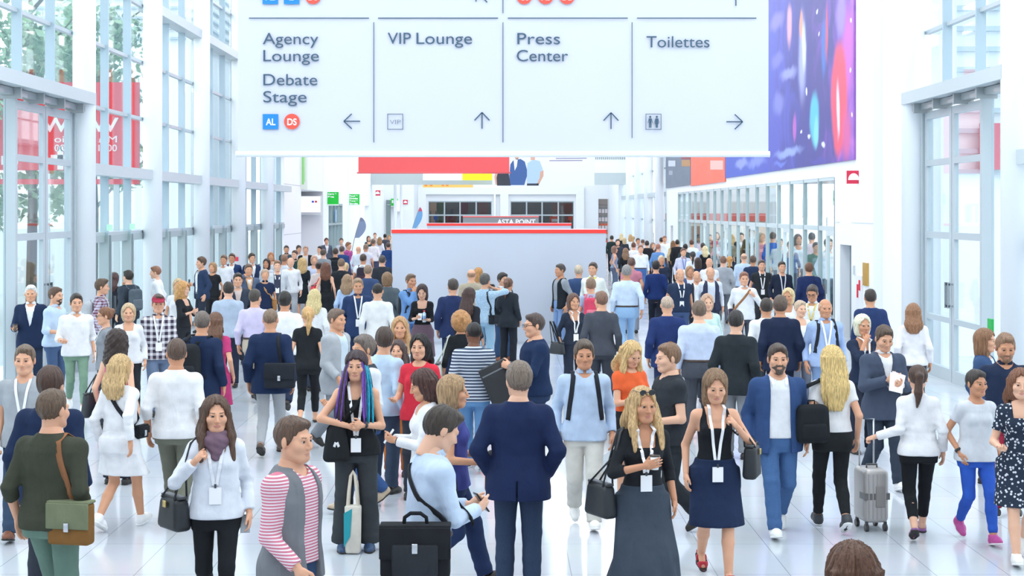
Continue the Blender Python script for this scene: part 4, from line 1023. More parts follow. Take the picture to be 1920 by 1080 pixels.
def person(x, yt, a, sex, hair, up, low, label, h=None, arms=('down', 'down'), gait='stand', lean=.02, turn=0, nod=0, sh='#2a2624', lan=None, ex=(), bags=(), w=1.0, sk=None, group=None, D=None, twist=0):
    seed = int(x*7+yt*13); rg = random.Random(seed)
    male = sex == 'm'; h = h or (1.78 if male else 1.68)
    if D is None: D = (EYE-h)*F/(yt-VY)
    else: h = EYE-(yt-VY)*D/F
    w = w*(1.07 if male else 1.03); HS = 1.09
    sc = h/1.77; px = (x-VX)*D/F
    res = .009 if D < 15.5 else .0105 if D < 18 else (.0145 if D < 24 else (.02 if D < 33 else .028))
    sk = sk or SHADE[rg.randrange(5)]
    A = (FA if not male else MA)*w; B = (FB if not male else MBd)*(w*.5+.5)*(1+max(0, w-1)*.7)
    # ---- legs
    hipx = .092; l1, l2 = .43, .418
    if gait == 'stand':
        fx = .10+.02*rg.random(); feet = [(-fx, .03*rg.uniform(-1, 1), 0), (fx, .03*rg.uniform(-1, 1), 0)]
    elif gait == 'wide': feet = [(-.2, .02, 0), (.2, -.02, 0)]
    else:
        lead = -1 if gait == 'walkR' else 1; st = .27
        f_, b_ = (.07*lead, -st, -.22), (-.07*lead, st*.95, .55)
        feet = [f_, b_] if lead == -1 else [b_, f_]
    ank = []
    for (fx, fy, pt) in feet:    # pitch>0 toe down
        c, s_ = math.cos(pt), math.sin(pt)
        low_z = min((-.085)*c+s_*(y) for y in (-.185, .065))   # heel and toe of the sole
        ank.append(np.array((fx, fy, -low_z)))
    zp = min(an[2]+math.sqrt(max(.01, (.843)**2-(an[0]-(hipx*(-1 if i == 0 else 1)))**2-an[1]**2)) for i, an in enumerate(ank))
    zp = min(zp, .93)
    piv = np.array((0, 0, zp))
    Rm = Matrix.Rotation(lean, 3, 'X') @ Matrix.Rotation(twist, 3, 'Z'); R = np.array(Rm)
    P0 = np.array((0, 0, .93))
    TT = lambda p: piv+R@(np.array(p, float)-P0)
    hips = [np.array((-hipx, .005, zp)), np.array((hipx, .005, zp))]
    knees = [ik(hips[i], ank[i], l1, l2, (0.05*(-1 if i == 0 else 1), -1, 0))[0] for i in (0, 1)]
    shx = (.174 if male else .148)*(.5+.5*w)
    arm = []
    for i, nm in enumerate(arms):
        sx = -1 if i == 0 else 1
        if isinstance(nm, tuple): tgt, pole, hk = nm[0], nm[1] if len(nm) > 1 else (.5, .6, -.6), nm[2] if len(nm) > 2 else 'grip'
        else: tgt, pole, hk = ARMS[nm]
        fw = 1.0 if male else .93
        S_ = TT((sx*shx, .014, 1.398)); T_ = TT((sx*tgt[0]*fw, tgt[1], tgt[2])); pl = R@np.array((sx*pole[0], pole[1], pole[2]))
        E_, W_ = ik(S_, T_, .295, .262, pl)
        arm.append((S_, E_, W_, hk, sx, nm))
    hn = np.array(Matrix.Rotation(lean*.5, 3, 'X') @ Matrix.Rotation(turn, 3, 'Z') @ Matrix.Rotation(nod, 3, 'X'))
    nb = TT((0, .018, 1.49)); hc = nb+np.array(Matrix.Rotation(lean*.5, 3, 'X') @ Matrix.Rotation(nod*.5, 3, 'X'))@np.array((0, -.022, .152))
    lo = np.minimum.reduce([np.array((-.26*max(1, w), -.3, 0))]+[v-.07 for q in arm for v in q[:3]]+[q-.2 for q in ank]); hi = np.maximum.reduce([np.array((.26*max(1, w), .26, zp+.62))]+[v+.07 for q in arm for v in q[:3]]+[q+.16 for q in ank])
    lo[2] = -.01
    def torso(g, off, z0, z1, k=.0, prof=None, capk=None, fold=0.0):
        zz, aa, bb, cc_ = prof if prof is not None else (MZ, A, B, MC)
        seedp = rg.random()*6
        def f(X, Y, Z):
            qx, qy, qz = X-piv[0]+0*Y+0*Z, Y-piv[1]+0*X+0*Z, Z-piv[2]+0*X+0*Y
            ux = R[0][0]*qx+R[1][0]*qy+R[2][0]*qz; uy = R[0][1]*qx+R[1][1]*qy+R[2][1]*qz; uz = R[0][2]*qx+R[1][2]*qy+R[2][2]*qz+.93
            a_ = np.interp(uz, zz, aa)+off; b_ = np.interp(uz, zz, bb)+off; c_ = np.interp(uz, zz, cc_); e = 2.35
            r_ = ((np.abs(ux)/a_)**e+(np.abs(uy-c_)/b_)**e)**(1/e); d = (r_-1)*np.minimum(a_, b_)
            if fold:
                d = d+fold*(np.sin(30*uz+26*ux+seedp)*np.sin(12*ux-9*uz+2*seedp)+.7*np.sin(46*uz-34*ux+3*seedp)*np.sin(17*uz+9*ux+seedp)+1.3*np.sin(14*ux+5*uz+seedp)*np.clip((1.12-uz)*4, 0, 1))
            return np.maximum(d, np.maximum(z0-uz, uz-z1))
        zl = TT((0, 0, z0))[2]-.06; zh = TT((0, 0, z1))[2]+.06; m = (aa.max()+off)*1.02
        sh_ = max(abs(TT((0, 0, 1.5))[1]), .02)
        g.add(f, (-m, -m-sh_, zl), (m, m+sh_, zh), k)
    def legs(g, r, zcut=None, k=.03, hem=None):
        for i in (0, 1):
            g.cap(hips[i]+np.array((0, 0, -.02)), knees[i], r[0], r[1], k)
            e = ank[i] if hem is None else knees[i]+(ank[i]-knees[i])*hem
            g.cap(knees[i], knees[i]+(e-knees[i])*.42+np.array((0, .012, 0)), r[1], r[2], .02); g.cap(knees[i]+(e-knees[i])*.42+np.array((0, .012, 0)), e, r[2], r[3], .015, flat=True)
    def armsdf(g, o, length, k=.03, fold=0.0):     # length 0..2 (1 = elbow, 2 = wrist)
        for S_, E_, W_, hk, sx, nm in arm:
            fm = 1.0 if male else .86
            r0, r1, r2 = .050*fm+o*.8, .041*fm+o, .029*fm+o
            if length <= 1: g.cap(S_, S_+(E_-S_)*length, r0, r0+(r1-r0)*length+.004, k, flat=True)
            else:
                g.cap(S_, E_, r0, r1, k); mid = E_+(W_-E_)*.3
                L_ = E_+(W_-E_)*(length-1)
                g.cap(E_, L_, r1*1.02, r1+(r2-r1)*(length-1)+o*.3, .015, flat=True)
            g.ell(S_+np.array((-sx*.006, 0, -.004)), (.053*fm+o*.75,)*3, k+.025)
    # ---- body
    g = Grid(lo, hi, res)
    torso(g, 0, .80, 1.53)
    if not male:
        for sx in (-1, 1): g.ell(TT((sx*.066, -.075, 1.285)), (.058, .052, .055), .03)
    for sx in (-1, 1): g.ell(TT((sx*.074, .055, .90)), (.084, .078, .09), .04)
    lg = (.082, .054, .055, .038) if male else (.082, .052, .053, .035)
    legs(g, lg)
    for i in (0, 1):
        pt = feet[i][2]; c, s_ = math.cos(pt), math.sin(pt); Rf = np.array(((1, 0, 0), (0, c, s_), (0, -s_, c))).T
        g.cap(ank[i]+Rf@np.array((0, .015, -.03)), ank[i]+Rf@np.array((0, -.12, -.062)), .034, .026, .03)
    armsdf(g, 0, 2.0)
    g.cap(TT((0, .022, 1.46)), hc+hn@np.array((0, .025, -.07)), .056 if male else .047, .054 if male else .045, .03)
    bp, bq = g.mesh(); gbody = g
    parts = [(bp, bq, 0)]
    hp, hq, hm = head_mesh(male, res); parts.append((hp*HS@hn.T+hc, hq, hm))
    hands = []
    for S_, E_, W_, hk, sx, nm in arm:
        hv, hq2 = hand(hk, res)
        f_ = (W_-E_)/np.linalg.norm(W_-E_)
        if nm in ('down', 'bck', 'hold', 'pocket', 'fwd', 'drag'): f_ = f_*.6+np.array((0, 0, -1))*.5; f_ /= np.linalg.norm(f_)
        n_ = np.array((-sx*1.0, .15, 0)) if nm not in ('tray', 'carry') else np.array((-sx*.3, 0, 1.0))
        if nm in ('face', 'ear'): n_ = np.array((-sx*.6, .6, 0))
        if nm == 'behind': n_ = np.array((0, 1.0, 0))
        if nm in ('chest', 'cross', 'clasp', 'under'): n_ = np.array((-sx*.15, 1.0, 0))
        if nm == 'phone': n_ = np.array((-sx*.8, .2, .6))
        n_ = n_-f_*(n_@f_); n_ /= np.linalg.norm(n_)
        Z_ = -f_; X_ = n_*(1 if sx < 0 else -1); Y_ = np.cross(Z_, X_); Mx = np.stack([X_, Y_, Z_], 1)
        v = hv.copy(); q = hq2
        if sx > 0: v[:, 0] *= -1; q = hq2[:, ::-1]
        hs = 1.0 if male else .9
        parts.append((v*hs@Mx.T+W_, q, 0)); hands.append((W_+f_*.085*hs+n_*.022, f_, n_))
    V, Q, MI = merge(parts)
    root = np_obj('person', V*sc, Q, [skin_mat(sk), lip_mat(sk, male), brow_mat(sk, hair.split()[1] if len(hair.split()) > 1 else '#6a5648'), plain('#d9d4d0', .3), plain('#3a2b22', .2)], None, MI)
    root.location = (px, D, 0); root.rotation_euler = (0, 0, math.radians(a))
    tag(root, label, 'person', group)
    def part(name, g_, mat_, lab=None):
        v, q = g_.mesh() if isinstance(g_, Grid) else g_
        if len(v) == 0: return None
        o = np_obj(name, v*sc, q, mat_, root)
        if lab: o['label'] = lab
        return o
    # ---- hair
    hs_ = hair.split()
    if hs_[0] != 'bald':
        v, q = hair_mesh(hs_[0], res, male, seed); part('hair', (v*HS@hn.T+hc, q), hair_mat(hs_[1]))
    # ---- lower
    fold = .0035 if D < 26 else 0
    lt = low.split(); lk, lc = lt[0], lt[1]
    if lk in ('skirt', 'maxi', 'dress') and 'tuck' not in up.split(): up = up+' tuck'
    lmat = cloth(lc, 'denim' if lk in ('jeans', 'slimjeans') else 'cloth')
    if lk in ('trousers', 'jeans', 'slim', 'slimjeans', 'cropped', 'wide'):
        g = Grid((lo[0], lo[1], 0), (hi[0], hi[1], zp+.16), res)
        tuck = len(up.split()) > 0 and 'tuck' in up
        torso(g, .019 if tuck else .012, .80, 1.035, fold=fold*.4)
        for sx in (-1, 1): g.ell(TT((sx*.074, .055, .90)), (.092, .086, .098), .04)
        rr = {'trousers': (.1, .078, .074, .072), 'jeans': (.098, .074, .07, .066), 'slim': (.09, .061, .06, .045), 'slimjeans': (.092, .066, .062, .05), 'cropped': (.092, .064, .06, .052), 'wide': (.1, .08, .088, .105)}[lk]
        legs(g, rr, k=.025, hem=.80 if lk == 'cropped' else (.93 if lk in ('slim',) else 1.03))
        if fold:
            X, Y, Z = g.xyz((slice(None),)*3); p2 = rg.random()*6
            g.D += (fold*.8*np.sin(55*Z+17*X+p2)*np.sin(28*Y+23*X-20*Z+p2)*np.exp(-((Z-.47)/.16)**2)+fold*.9*np.sin(70*Z+12*Y+p2)*np.exp(-((Z-.14)/.10)**2)).astype(f32)
        lo_o = part('trousers', g, lmat)
        if tuck:
            g = Grid((lo[0], lo[1], zp+.03), (hi[0], hi[1], zp+.16), min(res, .012)); torso(g, .026, 1.0, 1.035); part('belt', g, plain('#3b2a20', .4))
    if lk in ('skirt', 'maxi', 'dress'):
        g = Grid((lo[0]-.1, lo[1]-.1, 0), (hi[0]+.1, hi[1]+.1, zp+.3), res)
        zh = float(lt[2]) if len(lt) > 2 else {'skirt': .48, 'maxi': .13, 'dress': .52}[lk]
        fl = float(lt[3]) if len(lt) > 3 else {'skirt': .03, 'maxi': .05, 'dress': .05}[lk]
        torso(g, .021, .82, 1.04)
        for sx in (-1, 1): g.ell(TT((sx*.074, .055, .90)), (.094, .088, .1), .04)
        ys = {}
        p2 = rg.random()*6
        def fsk(X, Y, Z):
            u = np.clip((.9-Z)/(.9-.1), 0, 1.2)
            def yy(i): return np.interp(Z, [ank[i][2], knees[i][2], hips[i][2]], [ank[i][1], knees[i][1], hips[i][1]])
            y0_, y1_ = yy(0), yy(1); yc = (y0_+y1_)/2+.012; a_ = np.interp(.9-Z, [0, .1, .8], [A[3]+.02, A[3]+.025, .17+fl*1.2])+fl*u; b_ = np.maximum(np.abs(y0_-y1_)/2+.085, .125)+fl*u
            th = np.arctan2(X, Y-yc); wv = 1+(.02+.05*fl/.05)*np.sin(9*th+p2)*np.clip(u, 0, 1)*.6
            r_ = np.sqrt((X/(a_*wv))**2+((Y-yc)/(b_*wv))**2); return np.maximum((r_-1)*np.minimum(a_, b_), np.maximum(zh-Z, Z-.92))
        g.add(fsk, (lo[0]-.1, lo[1]-.1, zh), (hi[0]+.1, hi[1]+.1, .92), .05)
        part('skirt', g, lmat if lk != 'dress' else upmat(up))
    # ---- shoes
    for i in (0, 1):
        pt = feet[i][2]; c, s_ = math.cos(pt), math.sin(pt); Rf = np.array(((1, 0, 0), (0, c, s_), (0, -s_, c))).T
        r2 = min(res, .012 if D < 24 else .018); hl = sh.split(); st = hl[1] if len(hl) > 1 else 'shoe'
        g = Grid((-.06, -.22, -.09), (.06, .09, .12), r2)
        g.cap((0, .028, -.045), (0, -.075, -.048), .043, .045, 0); g.cap((0, -.075, -.05), (0, -.145, -.06), .045, .033, .03)
        if st in ('sneaker', 'boot'): g.cap((0, .012, -.03), (0, .008, .02 if st == 'sneaker' else .10), .046, .047, .03, flat=True)
        if st in ('flat', 'heel', 'sandal'): g.sub(lambda X, Y, Z: -(Z+.045)+0*X+0*Y if st != 'sandal' else -(Z+.05+.03*np.sin(Y*70))+0*X)
        g.sub(lambda X, Y, Z: (Z+.085)+0*X+0*Y)
        v, q = g.mesh(); 
        if i == 1: v = v*np.array((-1, 1, 1)); q = q[:, ::-1]
        so = part('shoe', (v@Rf.T+ank[i], q), plain(hl[0], .5))
        if D < 20 and so is not None:
            g = Grid((-.06, -.22, -.09), (.06, .09, -.04), .009)
            g.cap((0, .028, -.06), (0, -.075, -.06), .047, .049, 0); g.cap((0, -.075, -.06), (0, -.148, -.06), .049, .037, .03)
            g.sub(lambda X, Y, Z: (Z+.085)+0*X+0*Y); g.sub(lambda X, Y, Z: -(Z+.066)+0*X+0*Y); v, q = g.mesh()
            so2 = np_obj('sole', (v@Rf.T+ank[i])*sc, q, plain('#f1f1f1' if st == 'sneaker' else '#26221f', .6), so)
    # ---- upper
    c = Ctx(); c.gu = None
    ut = up.split(); ukind, ucol = ut[0], ut[1]; umat = upmat(up); und = ut[2] if len(ut) > 2 and ut[2].startswith('#') else '#f3f4f6'
    U = {'tshirt': (.012, .86, .52, .0012), 'polo': (.013, .86, .55, .0012), 'shirt': (.013, .85, 1.93, .002), 'rolled': (.014, .86, 1.35, .002), 'blouse': (.016, .88, 1.9, .003), 'sweater': (.016, .87, 1.92, .002), 'blazer': (.022, .775, 1.95, .0018),
         'open': (.024, .80, 1.95, .002), 'cardigan': (.022, .72, 1.95, .002), 'tank': (.008, .93, 0, .001), 'vest': (.022, .84, 0, .0015), 'dress': (.012, .90, .62, .0015), 'sleeveless': (.010, .86, 0, .001), 'tee34': (.011, .9, 1.4, .0015)}[ukind]
    off, zhem, slen, fd = U
    if 'tuck' in ut: zhem = 1.0
    if 'crop' in ut: zhem = .98
    def upper(off, zhem, slen, fd, neck, kind):
        g = Grid((lo[0], lo[1], max(0, zp-.93+zhem-.12)), (hi[0], hi[1], zp+.63), res)
        a2, b2 = A.copy(), B.copy()
        if kind in ('shirt', 'rolled', 'tshirt', 'sweater', 'polo', 'blouse', 'cardigan', 'open'):
            i4 = 5 if 'tuck' in ut else 4
            a2[i4:7] = a2[i4:7]*.45+.55*max(a2[3], a2[7]); b2[i4:7] = b2[i4:7]*.5+.5*max(b2[3], b2[7])
        if kind in ('blazer', 'vest'): a2[4:7] = a2[4:7]*.7+.3*max(a2[3], a2[7]); b2[4:7] = b2[4:7]*.7+.3*b2[7]; a2[:3] = a2[3]*1.05; b2[:3] = b2[3]*1.05
        if 'tuck' not in ut and kind != 'inner': a2[:5] += np.array([.016, .016, .014, .012, .006]); b2[:5] += np.array([.016, .016, .014, .012, .006])
        torso(g, off, zhem, 1.50, prof=(MZ, a2, b2, MC), fold=fd if D < 28 else 0)
        if not male:
            for sx in (-1, 1): g.ell(TT((sx*.066, -.075, 1.285)), (.058+off, .052+off*.8, .055+off), .04)
        if zhem < .95 and 'tuck' not in ut and kind != 'inner':
            for sx in (-1, 1): g.ell(TT((sx*.074, .055, .90)), (.100+off*.5, .096+off*.5, .106), .05)
            pz0 = TT((0, 0, zhem))[2]; g.sub(lambda X, Y, Z: Z-pz0+0*X+0*Y)
        if zhem < .88:
            for i in (0, 1): g.cap(hips[i], hips[i]+(knees[i]-hips[i])*.35, .110+off*.5, .104+off*.5, .05)
            pz = TT((0, 0, zhem))[2]; g.sub(lambda X, Y, Z: Z-pz+0*X+0*Y)
        if slen > 0: armsdf(g, off*.9, slen, .04)
        else:
            g.sub(lambda X, Y, Z: -(np.abs(X)-(.135 if kind == 'tank' else .15 if kind != 'vest' else .178))+0*Y+0*Z, (-.4, -.3, 1.30-(.93-zp)), (.4, .3, 1.6))
        if fd and D < 28 and slen > 1:       # creases gather round the elbows
            X, Y, Z = g.xyz((slice(None),)*3)
            for S_, E_, W_, hk, sx, nm in arm:
                r2 = (X-E_[0])**2+(Y-E_[1])**2+(Z-E_[2])**2; g.D += (fd*1.3*np.sin(95*Z+30*Y+sx*2)*np.exp(-r2/.014)).astype(f32)
        # neck opening: a sloping plane, lower in front
        nz = TT((0, 0, neck))
        fr_ = {'tank': (.075, 2.0, .045), 'sleeveless': (.07, 1.1, .07), 'dress': (.07, 1.1, .08), 'blouse': (.066, 1.1, .06), 'tee34': (.074, 1.4, .075)}.get(kind, (.066, .35, .03))
        def fn(X, Y, Z):
            rr_ = np.sqrt((X/ (fr_[0]*1.15))**2+((Y-nz[1])/ np.where(Y < nz[1], .20 if fr_[1] > 1 else .085, .075))**2)
            return np.maximum((rr_-1)*.07, nz[2]-.012-Z+np.clip((nz[1]-Y)*0+0, 0, 0)-np.clip(-(Y-nz[1])*fr_[1], 0, fr_[2]))
        g.sub(fn, (-.16, nz[1]-.2, nz[2]-.2), (.16, nz[1]+.12, nz[2]+.1), .008)
        return g
    def vcut(g, z_but, wtop, wbot, lapel=True):
        f0 = TT((0, -.3, 1.2))
        def wedge(X, Y, Z):
            zz = Z-(zp-.93); u = np.clip((zz-z_but)/(1.47-z_but), 0, 1); wd = np.where(zz < z_but, wbot, wbot+(wtop-wbot)*u)
            return np.maximum(np.abs(X)-wd, Y-(-.0+nby))
        nby = TT((0, 0, 1.35))[1]*0+.02
        if lapel:
            q = (slice(None),)*3; X, Y, Z = g.xyz(q); zz = Z-(zp-.93)
            u = np.clip((zz-z_but)/(1.47-z_but), 0, 1); wd = wbot+(wtop-wbot)*u
            e = np.abs(X)-wd; lw = .055*np.clip(np.minimum(u*4, 1.0), 0, 1)*(zz > z_but)*(zz < 1.47)
            g.D -= (.007*((e < lw) & (Y < 0.0))).astype(f32)
        g.sub(wedge)
    if ukind in ('blazer', 'open', 'cardigan', 'vest'):
        zb_ = {'blazer': 1.10, 'open': .5, 'cardigan': .5, 'vest': .5}[ukind]
        inn = ukind == 'blazer' or D > 20
        gi = upper(.012 if inn else .014, 1.0 if inn else .93, 1.97 if ukind == 'blazer' else (.4 if ukind != 'vest' else 1.93), .001, 1.475, 'inner' if inn else 'tshirt')
        us = [t for t in ut if t.startswith('ustripe:')]
        part('shirt', gi, cloth(und, 'stripe', us[0].split(':')[1], float(us[0].split(':')[2])) if us else cloth(und))
        gu = upper(off, zhem, slen, fd, 1.462, ukind); vcut(gu, zb_, .075 if ukind != 'open' else .085, .0 if ukind == 'blazer' else (.07 if 'wide' not in ut else .11), ukind != 'cardigan')
        if ukind == 'blazer' and res < .014:      # back vent
            gu.sub(lambda X, Y, Z: np.maximum(np.abs(X)-.005, np.maximum(.03-Y, Z-(zp+.0)))+0*X, (-.03, .02, 0), (.03, .4, zp+.02))
        part({'blazer': 'jacket', 'open': 'jacket', 'cardigan': 'cardigan', 'vest': 'vest'}[ukind], gu, umat)
        collar_c = und
    else:
        neck = {'tank': 1.36, 'sleeveless': 1.44, 'dress': 1.44, 'blouse': 1.45, 'tee34': 1.42}.get(ukind, 1.475)
        gu = upper(off, zhem, slen, fd, neck, ukind)
        part({'tshirt': 't_shirt', 'rolled': 'shirt', 'polo': 'polo_shirt', 'tank': 'vest_top', 'sleeveless': 'top', 'tee34': 'top'}.get(ukind, ukind), gu, umat); collar_c = ucol
    c.gu = gu
    if ukind in ('shirt', 'rolled', 'polo', 'blazer') or 'collar' in ut:
        r3 = min(res, .009 if D < 20 else .014); g = Grid(nb+np.array((-.13, -.13, -.07)), nb+np.array((.13, .12, .08)), r3)
        cb_ = nb+np.array((0, -.004, 0))
        def fc(X, Y, Z):
            zz = Z-cb_[2]+.30*(Y-cb_[1]); a_ = (.067 if male else .056)+.22*np.clip(.010-zz, 0, .04); b_ = a_*1.02
            rr_ = np.sqrt((X/a_)**2+((Y-cb_[1])/b_)**2); d = np.abs((rr_-1)*a_)-(.0065 if r3 < .012 else .011)
            d = np.maximum(d, np.maximum(-.034-zz, zz-.026))
            return np.maximum(d, -(np.maximum(np.abs(X)-(.012+.35*np.clip(zz, 0, .1)), Y-cb_[1])))
        g.add(fc, nb-.13, nb+.13); part('collar', g, cloth('#f1f1f3') if 'collar' in ut else cloth(collar_c) if ukind == 'blazer' or und == collar_c else umat)
    # ---- helpers for what is worn over the clothes
    def surf(xx, zz, front=True):
        ys_ = []; lim = TT((0, 0, zz-(zp-.93)))[1]; dmax = max(.15, B.max()+off+.035)
        for gg in (gu, gbody):
            i = int(round((xx-gg.o[0])/gg.h)); k = int(round((zz-gg.o[2])/gg.h))
            if not (0 <= i < gg.n[0] and 0 <= k < gg.n[2]): continue
            ins = np.nonzero(gg.D[i, :, k] < 0)[0]
            if len(ins): ys_.append(gg.ax[1][ins[0] if front else ins[-1]])
        if not ys_: return TT((0, -B[7]-off if front else B[7]+off+.01, 1.25))[1]
        y = min(ys_) if front else max(ys_)
        return max(y, lim-dmax) if front else min(y, lim+dmax)
    def top(xx):
        i = min(max(int(round((xx-gu.o[0])/gu.h)), 0), gu.n[0]-1); j = int(round((TT((0, .02, 1.44))[1]-gu.o[1])/gu.h)); col = gu.D[i, j, :]; ins = np.nonzero(col < 0)[0]
        return gu.ax[2][ins[-1]] if len(ins) else zp+.53
    c.HS = HS; c.surf, c.top, c.TT, c.root, c.sc, c.zp, c.D, c.hands, c.hc, c.hn, c.lo, c.arm, c.male, c.label, c.rg, c.shx, c.nb, c.res = surf, top, TT, root, sc, zp, D, hands, hc, hn, lo, arm, male, label, rg, shx, nb, res
    dz = zp-.93
    if lan is not None:
        lc_ = lan.split(); zl = float(lc_[1]) if len(lc_) > 1 else 1.10; m = MB(); w_ = .024
        for sx in (-1, 1):
            pts = [TT((sx*.02, .075, 1.50)), TT((sx*.06, .03, 1.502))]
            for t in np.linspace(0, 1, 9):
                xx = sx*(.066*(1-t)+.010*t); zz = 1.47*(1-t)+(zl+.02)*t+dz; pts.append((xx, min(surf(xx-.03, zz), surf(xx, zz), surf(xx+.03, zz))-.006-res*.3, zz))
            pts = [np.array(p)*sc for p in pts]; m.ribbon(pts, [(0, 1, .3), (0, 0, 1)]+[(0, -1, .05)]*9, w_*sc, .003)
        m.build('lanyard', plain(lc_[0], .6), root)
        yb_ = surf(0, zl+dz-.05)-.012-res*.35-(.03 if zl < 1.05 else 0)
        m = MB().box(-.045*sc, .045*sc, yb_*sc-.004, yb_*sc, (zl+dz-.12)*sc, (zl+dz+.005)*sc); m.build('badge', plain('#f4f4f6', .4), root)
        MB().box(-.008*sc, .008*sc, yb_*sc-.006, yb_*sc, (zl+dz)*sc, (zl+dz+.03)*sc).build('clip', plain('#3c4046', .4), root)
    for e in ex: extra(c, e)
    for b in bags: BAGS[b[0]](c, *b[1:])
    PEOPLE.append((px, D, label, root)); return c
def upmat(up):
    ut = up.split()
    for k in ('stripe', 'check', 'plaid', 'print'):
        for t in ut:
            if t.startswith(k+':'):
                q = t.split(':'); return cloth(ut[1], k, q[1], float(q[2]))
    return cloth(ut[1], 'denim' if 'denim' in ut else 'cloth')
def headpart(c, name, v, f, m, lab=None):
    o = np_obj(name, (np.asarray(v)*c.HS@c.hn.T+c.hc)*c.sc, f, m, c.root)
    if lab: o['label'] = lab
def extra(c, e):
    t = e.split()
    if t[0] == 'scarf':
        g = Grid(c.nb+np.array((-.18, -.22, -.22)), c.nb+np.array((.18, .16, .12)), .008); n = c.nb
        for k, (r, z) in enumerate(((.085, .045), (.098, .015), (.105, -.018))):
            for q in range(16):
                a0, a1 = 2*PI*q/16, 2*PI*(q+1)/16
                P = lambda a_: n+np.array((r*math.cos(a_), r*.95*math.sin(a_)-.005, z+.35*r*math.sin(a_)+.01*math.sin(3*a_+k)))
                g.cap(P(a0), P(a1), .028, .028, .006)
        g.cap(n+np.array((.03, -.10, -.03)), n+np.array((0, -.125, -.15)), .055, .03, .02); g.cap(n+np.array((-.04, -.10, -.03)), n+np.array((.0, -.12, -.13)), .05, .03, .02)
        X, Y, Z = g.xyz((slice(None),)*3); g.D += (.003*np.sin(110*Z+50*X)).astype(f32)
        v, q = g.mesh(); np_obj('scarf', v*c.sc, q, cloth(t[1]), c.root)
    elif t[0] == 'cap':
        g = Grid((-.12, -.2, -.02), (.12, .15, .16), .007); g.ell((0, .016, .045), (.088, .108, .092)); g.sub(lambda X, Y, Z: Z-.045+.12*Y+0*X)
        def brim(X, Y, Z): return np.maximum(np.sqrt((X/.08)**2+((Y+.09)/.085)**2)*.08-.08, np.abs(Z-.055-.12*Y*0+8*X*X*.25-.25*(Y+.09))-.006)
        g.add(brim, (-.1, -.19, .0), (.1, -.02, .1), .006); v, q = g.mesh(); headpart(c, 'cap', v, q, cloth(t[1]))
    elif t[0] == 'beard':
        g = Grid((-.1, -.13, -.14), (.1, .05, .02), .006); g.ell((0, -.022, -.04), (.066, .073, .082)); g.ell((0, -.056, -.09), (.036, .034, .033), .03)
        g.sub(lambda X, Y, Z: -(Z+.035-.25*np.abs(X))+0*Y); g.sub(lambda X, Y, Z: -Y+0*X+0*Z); g.ell((0, -.1, -.063), (.026, .05, .012), 0, sub=True); v, q = g.mesh()
        if len(v): headpart(c, 'beard', v, q, hair_mat(t[1]))
    elif t[0] in ('glasses', 'sunglasses'):
        z, y = (.006, -.104) if t[0] == 'glasses' else (.105, -.075); m = MB()
        for sx in (-1, 1):
            pts = [(sx*.034+.024*math.cos(k*PI/8), y+ (0 if t[0] == 'glasses' else .0), z+.019*math.sin(k*PI/8)) for k in range(17)]; m.tube(pts, .0022, 6)
            m.tube([(sx*.058, y, z+.005), (sx*.08, .01, z+.01)], .0022, 6)
            if t[0] == 'sunglasses': m.slab([(p[0], p[2]) for p in pts[:-1]], y-.001, y+.001)
        m.tube([(-.01, y, z+.004), (.01, y, z+.004)], .0022, 6)
        m.v = [tuple(((c.hn@(np.array(p)*c.HS))+c.hc)*c.sc) for p in m.v]; m.build(t[0], plain('#22252a', .3), c.root)
    elif t[0] == 'dreads':
        R_ = random.Random(4); cols = ['#3a2a28', '#33262a', '#5b3a86', '#6b45a0', '#1b9ab8', '#2aa7c4', '#43302e']
        for k in range(26):
            u = k/25; an = -2.45+4.9*u; side = math.sin(an); fwd = -math.cos(an)*-1
            p0 = np.array((.07*math.sin(an), .02+.085*math.cos(an)*1.0, .06+.03*math.cos(2*an)))
            out = np.array((.108*math.sin(an), .02+.10*math.cos(an), -.03)); ln = R_.uniform(.34, .52)
            p2 = np.array((.125*math.sin(an)+R_.uniform(-.02, .02), .01+.125*math.cos(an)-(.05 if abs(an) > 1.5 else 0), -.2)); p3 = p2+np.array((R_.uniform(-.03, .03), -.04 if abs(an) > 1.6 else .0, -ln+.15))
            pts = []
            for t_ in np.linspace(0, 1, 12):
                A_ = [p0, out, p2, p3]; b_ = [(1-t_)**3, 3*t_*(1-t_)**2, 3*t_*t_*(1-t_), t_**3]; p = sum(A_[i]*b_[i] for i in range(4)); pts.append((c.hn@(p*c.HS)+c.hc)*c.sc)
            col = cols[4] if .78 < u < .93 else (cols[2+k % 2] if (u >= .93 or .08 < u < .16 or k % 4 == 0) else cols[(k % 3) if k % 3 < 2 else 6])
            o = MB().tube(pts, [.010+.003*R_.random()]*11+[.006], 7).build('dreadlock', hair_mat(col), c.root, True); o['label'] = {'#1b9ab8': 'turquoise dreadlock', '#5b3a86': 'purple dreadlock', '#6b45a0': 'purple dreadlock'}.get(col, 'dark brown dreadlock')
    elif t[0] == 'watch':
        i = 0 if t[1] == 'R' else 1; S_, E_, W_, hk, sx, nm = c.arm[i]; d = (W_-E_)/np.linalg.norm(W_-E_); p = W_-d*.03
        m = MB().tube([(p-d*.012)*c.sc, (p+d*.012)*c.sc], .037*c.sc, 16); m.build('wristwatch', plain('#2b2d31', .4), c.root, True)
    elif t[0] == 'earring':
        m = MB().tube([(np.array((.083, 0, -.05))@c.hn.T+c.hc)*c.sc, (np.array((.085, 0, -.085))@c.hn.T+c.hc)*c.sc], .006, 8).tube([(np.array((-.083, 0, -.05))@c.hn.T+c.hc)*c.sc, (np.array((-.085, 0, -.085))@c.hn.T+c.hc)*c.sc], .006, 8); m.build('earring', plain('#f3f3f3', .2), c.root)
    elif t[0] == 'pocket':     # back pocket stitching
        pass
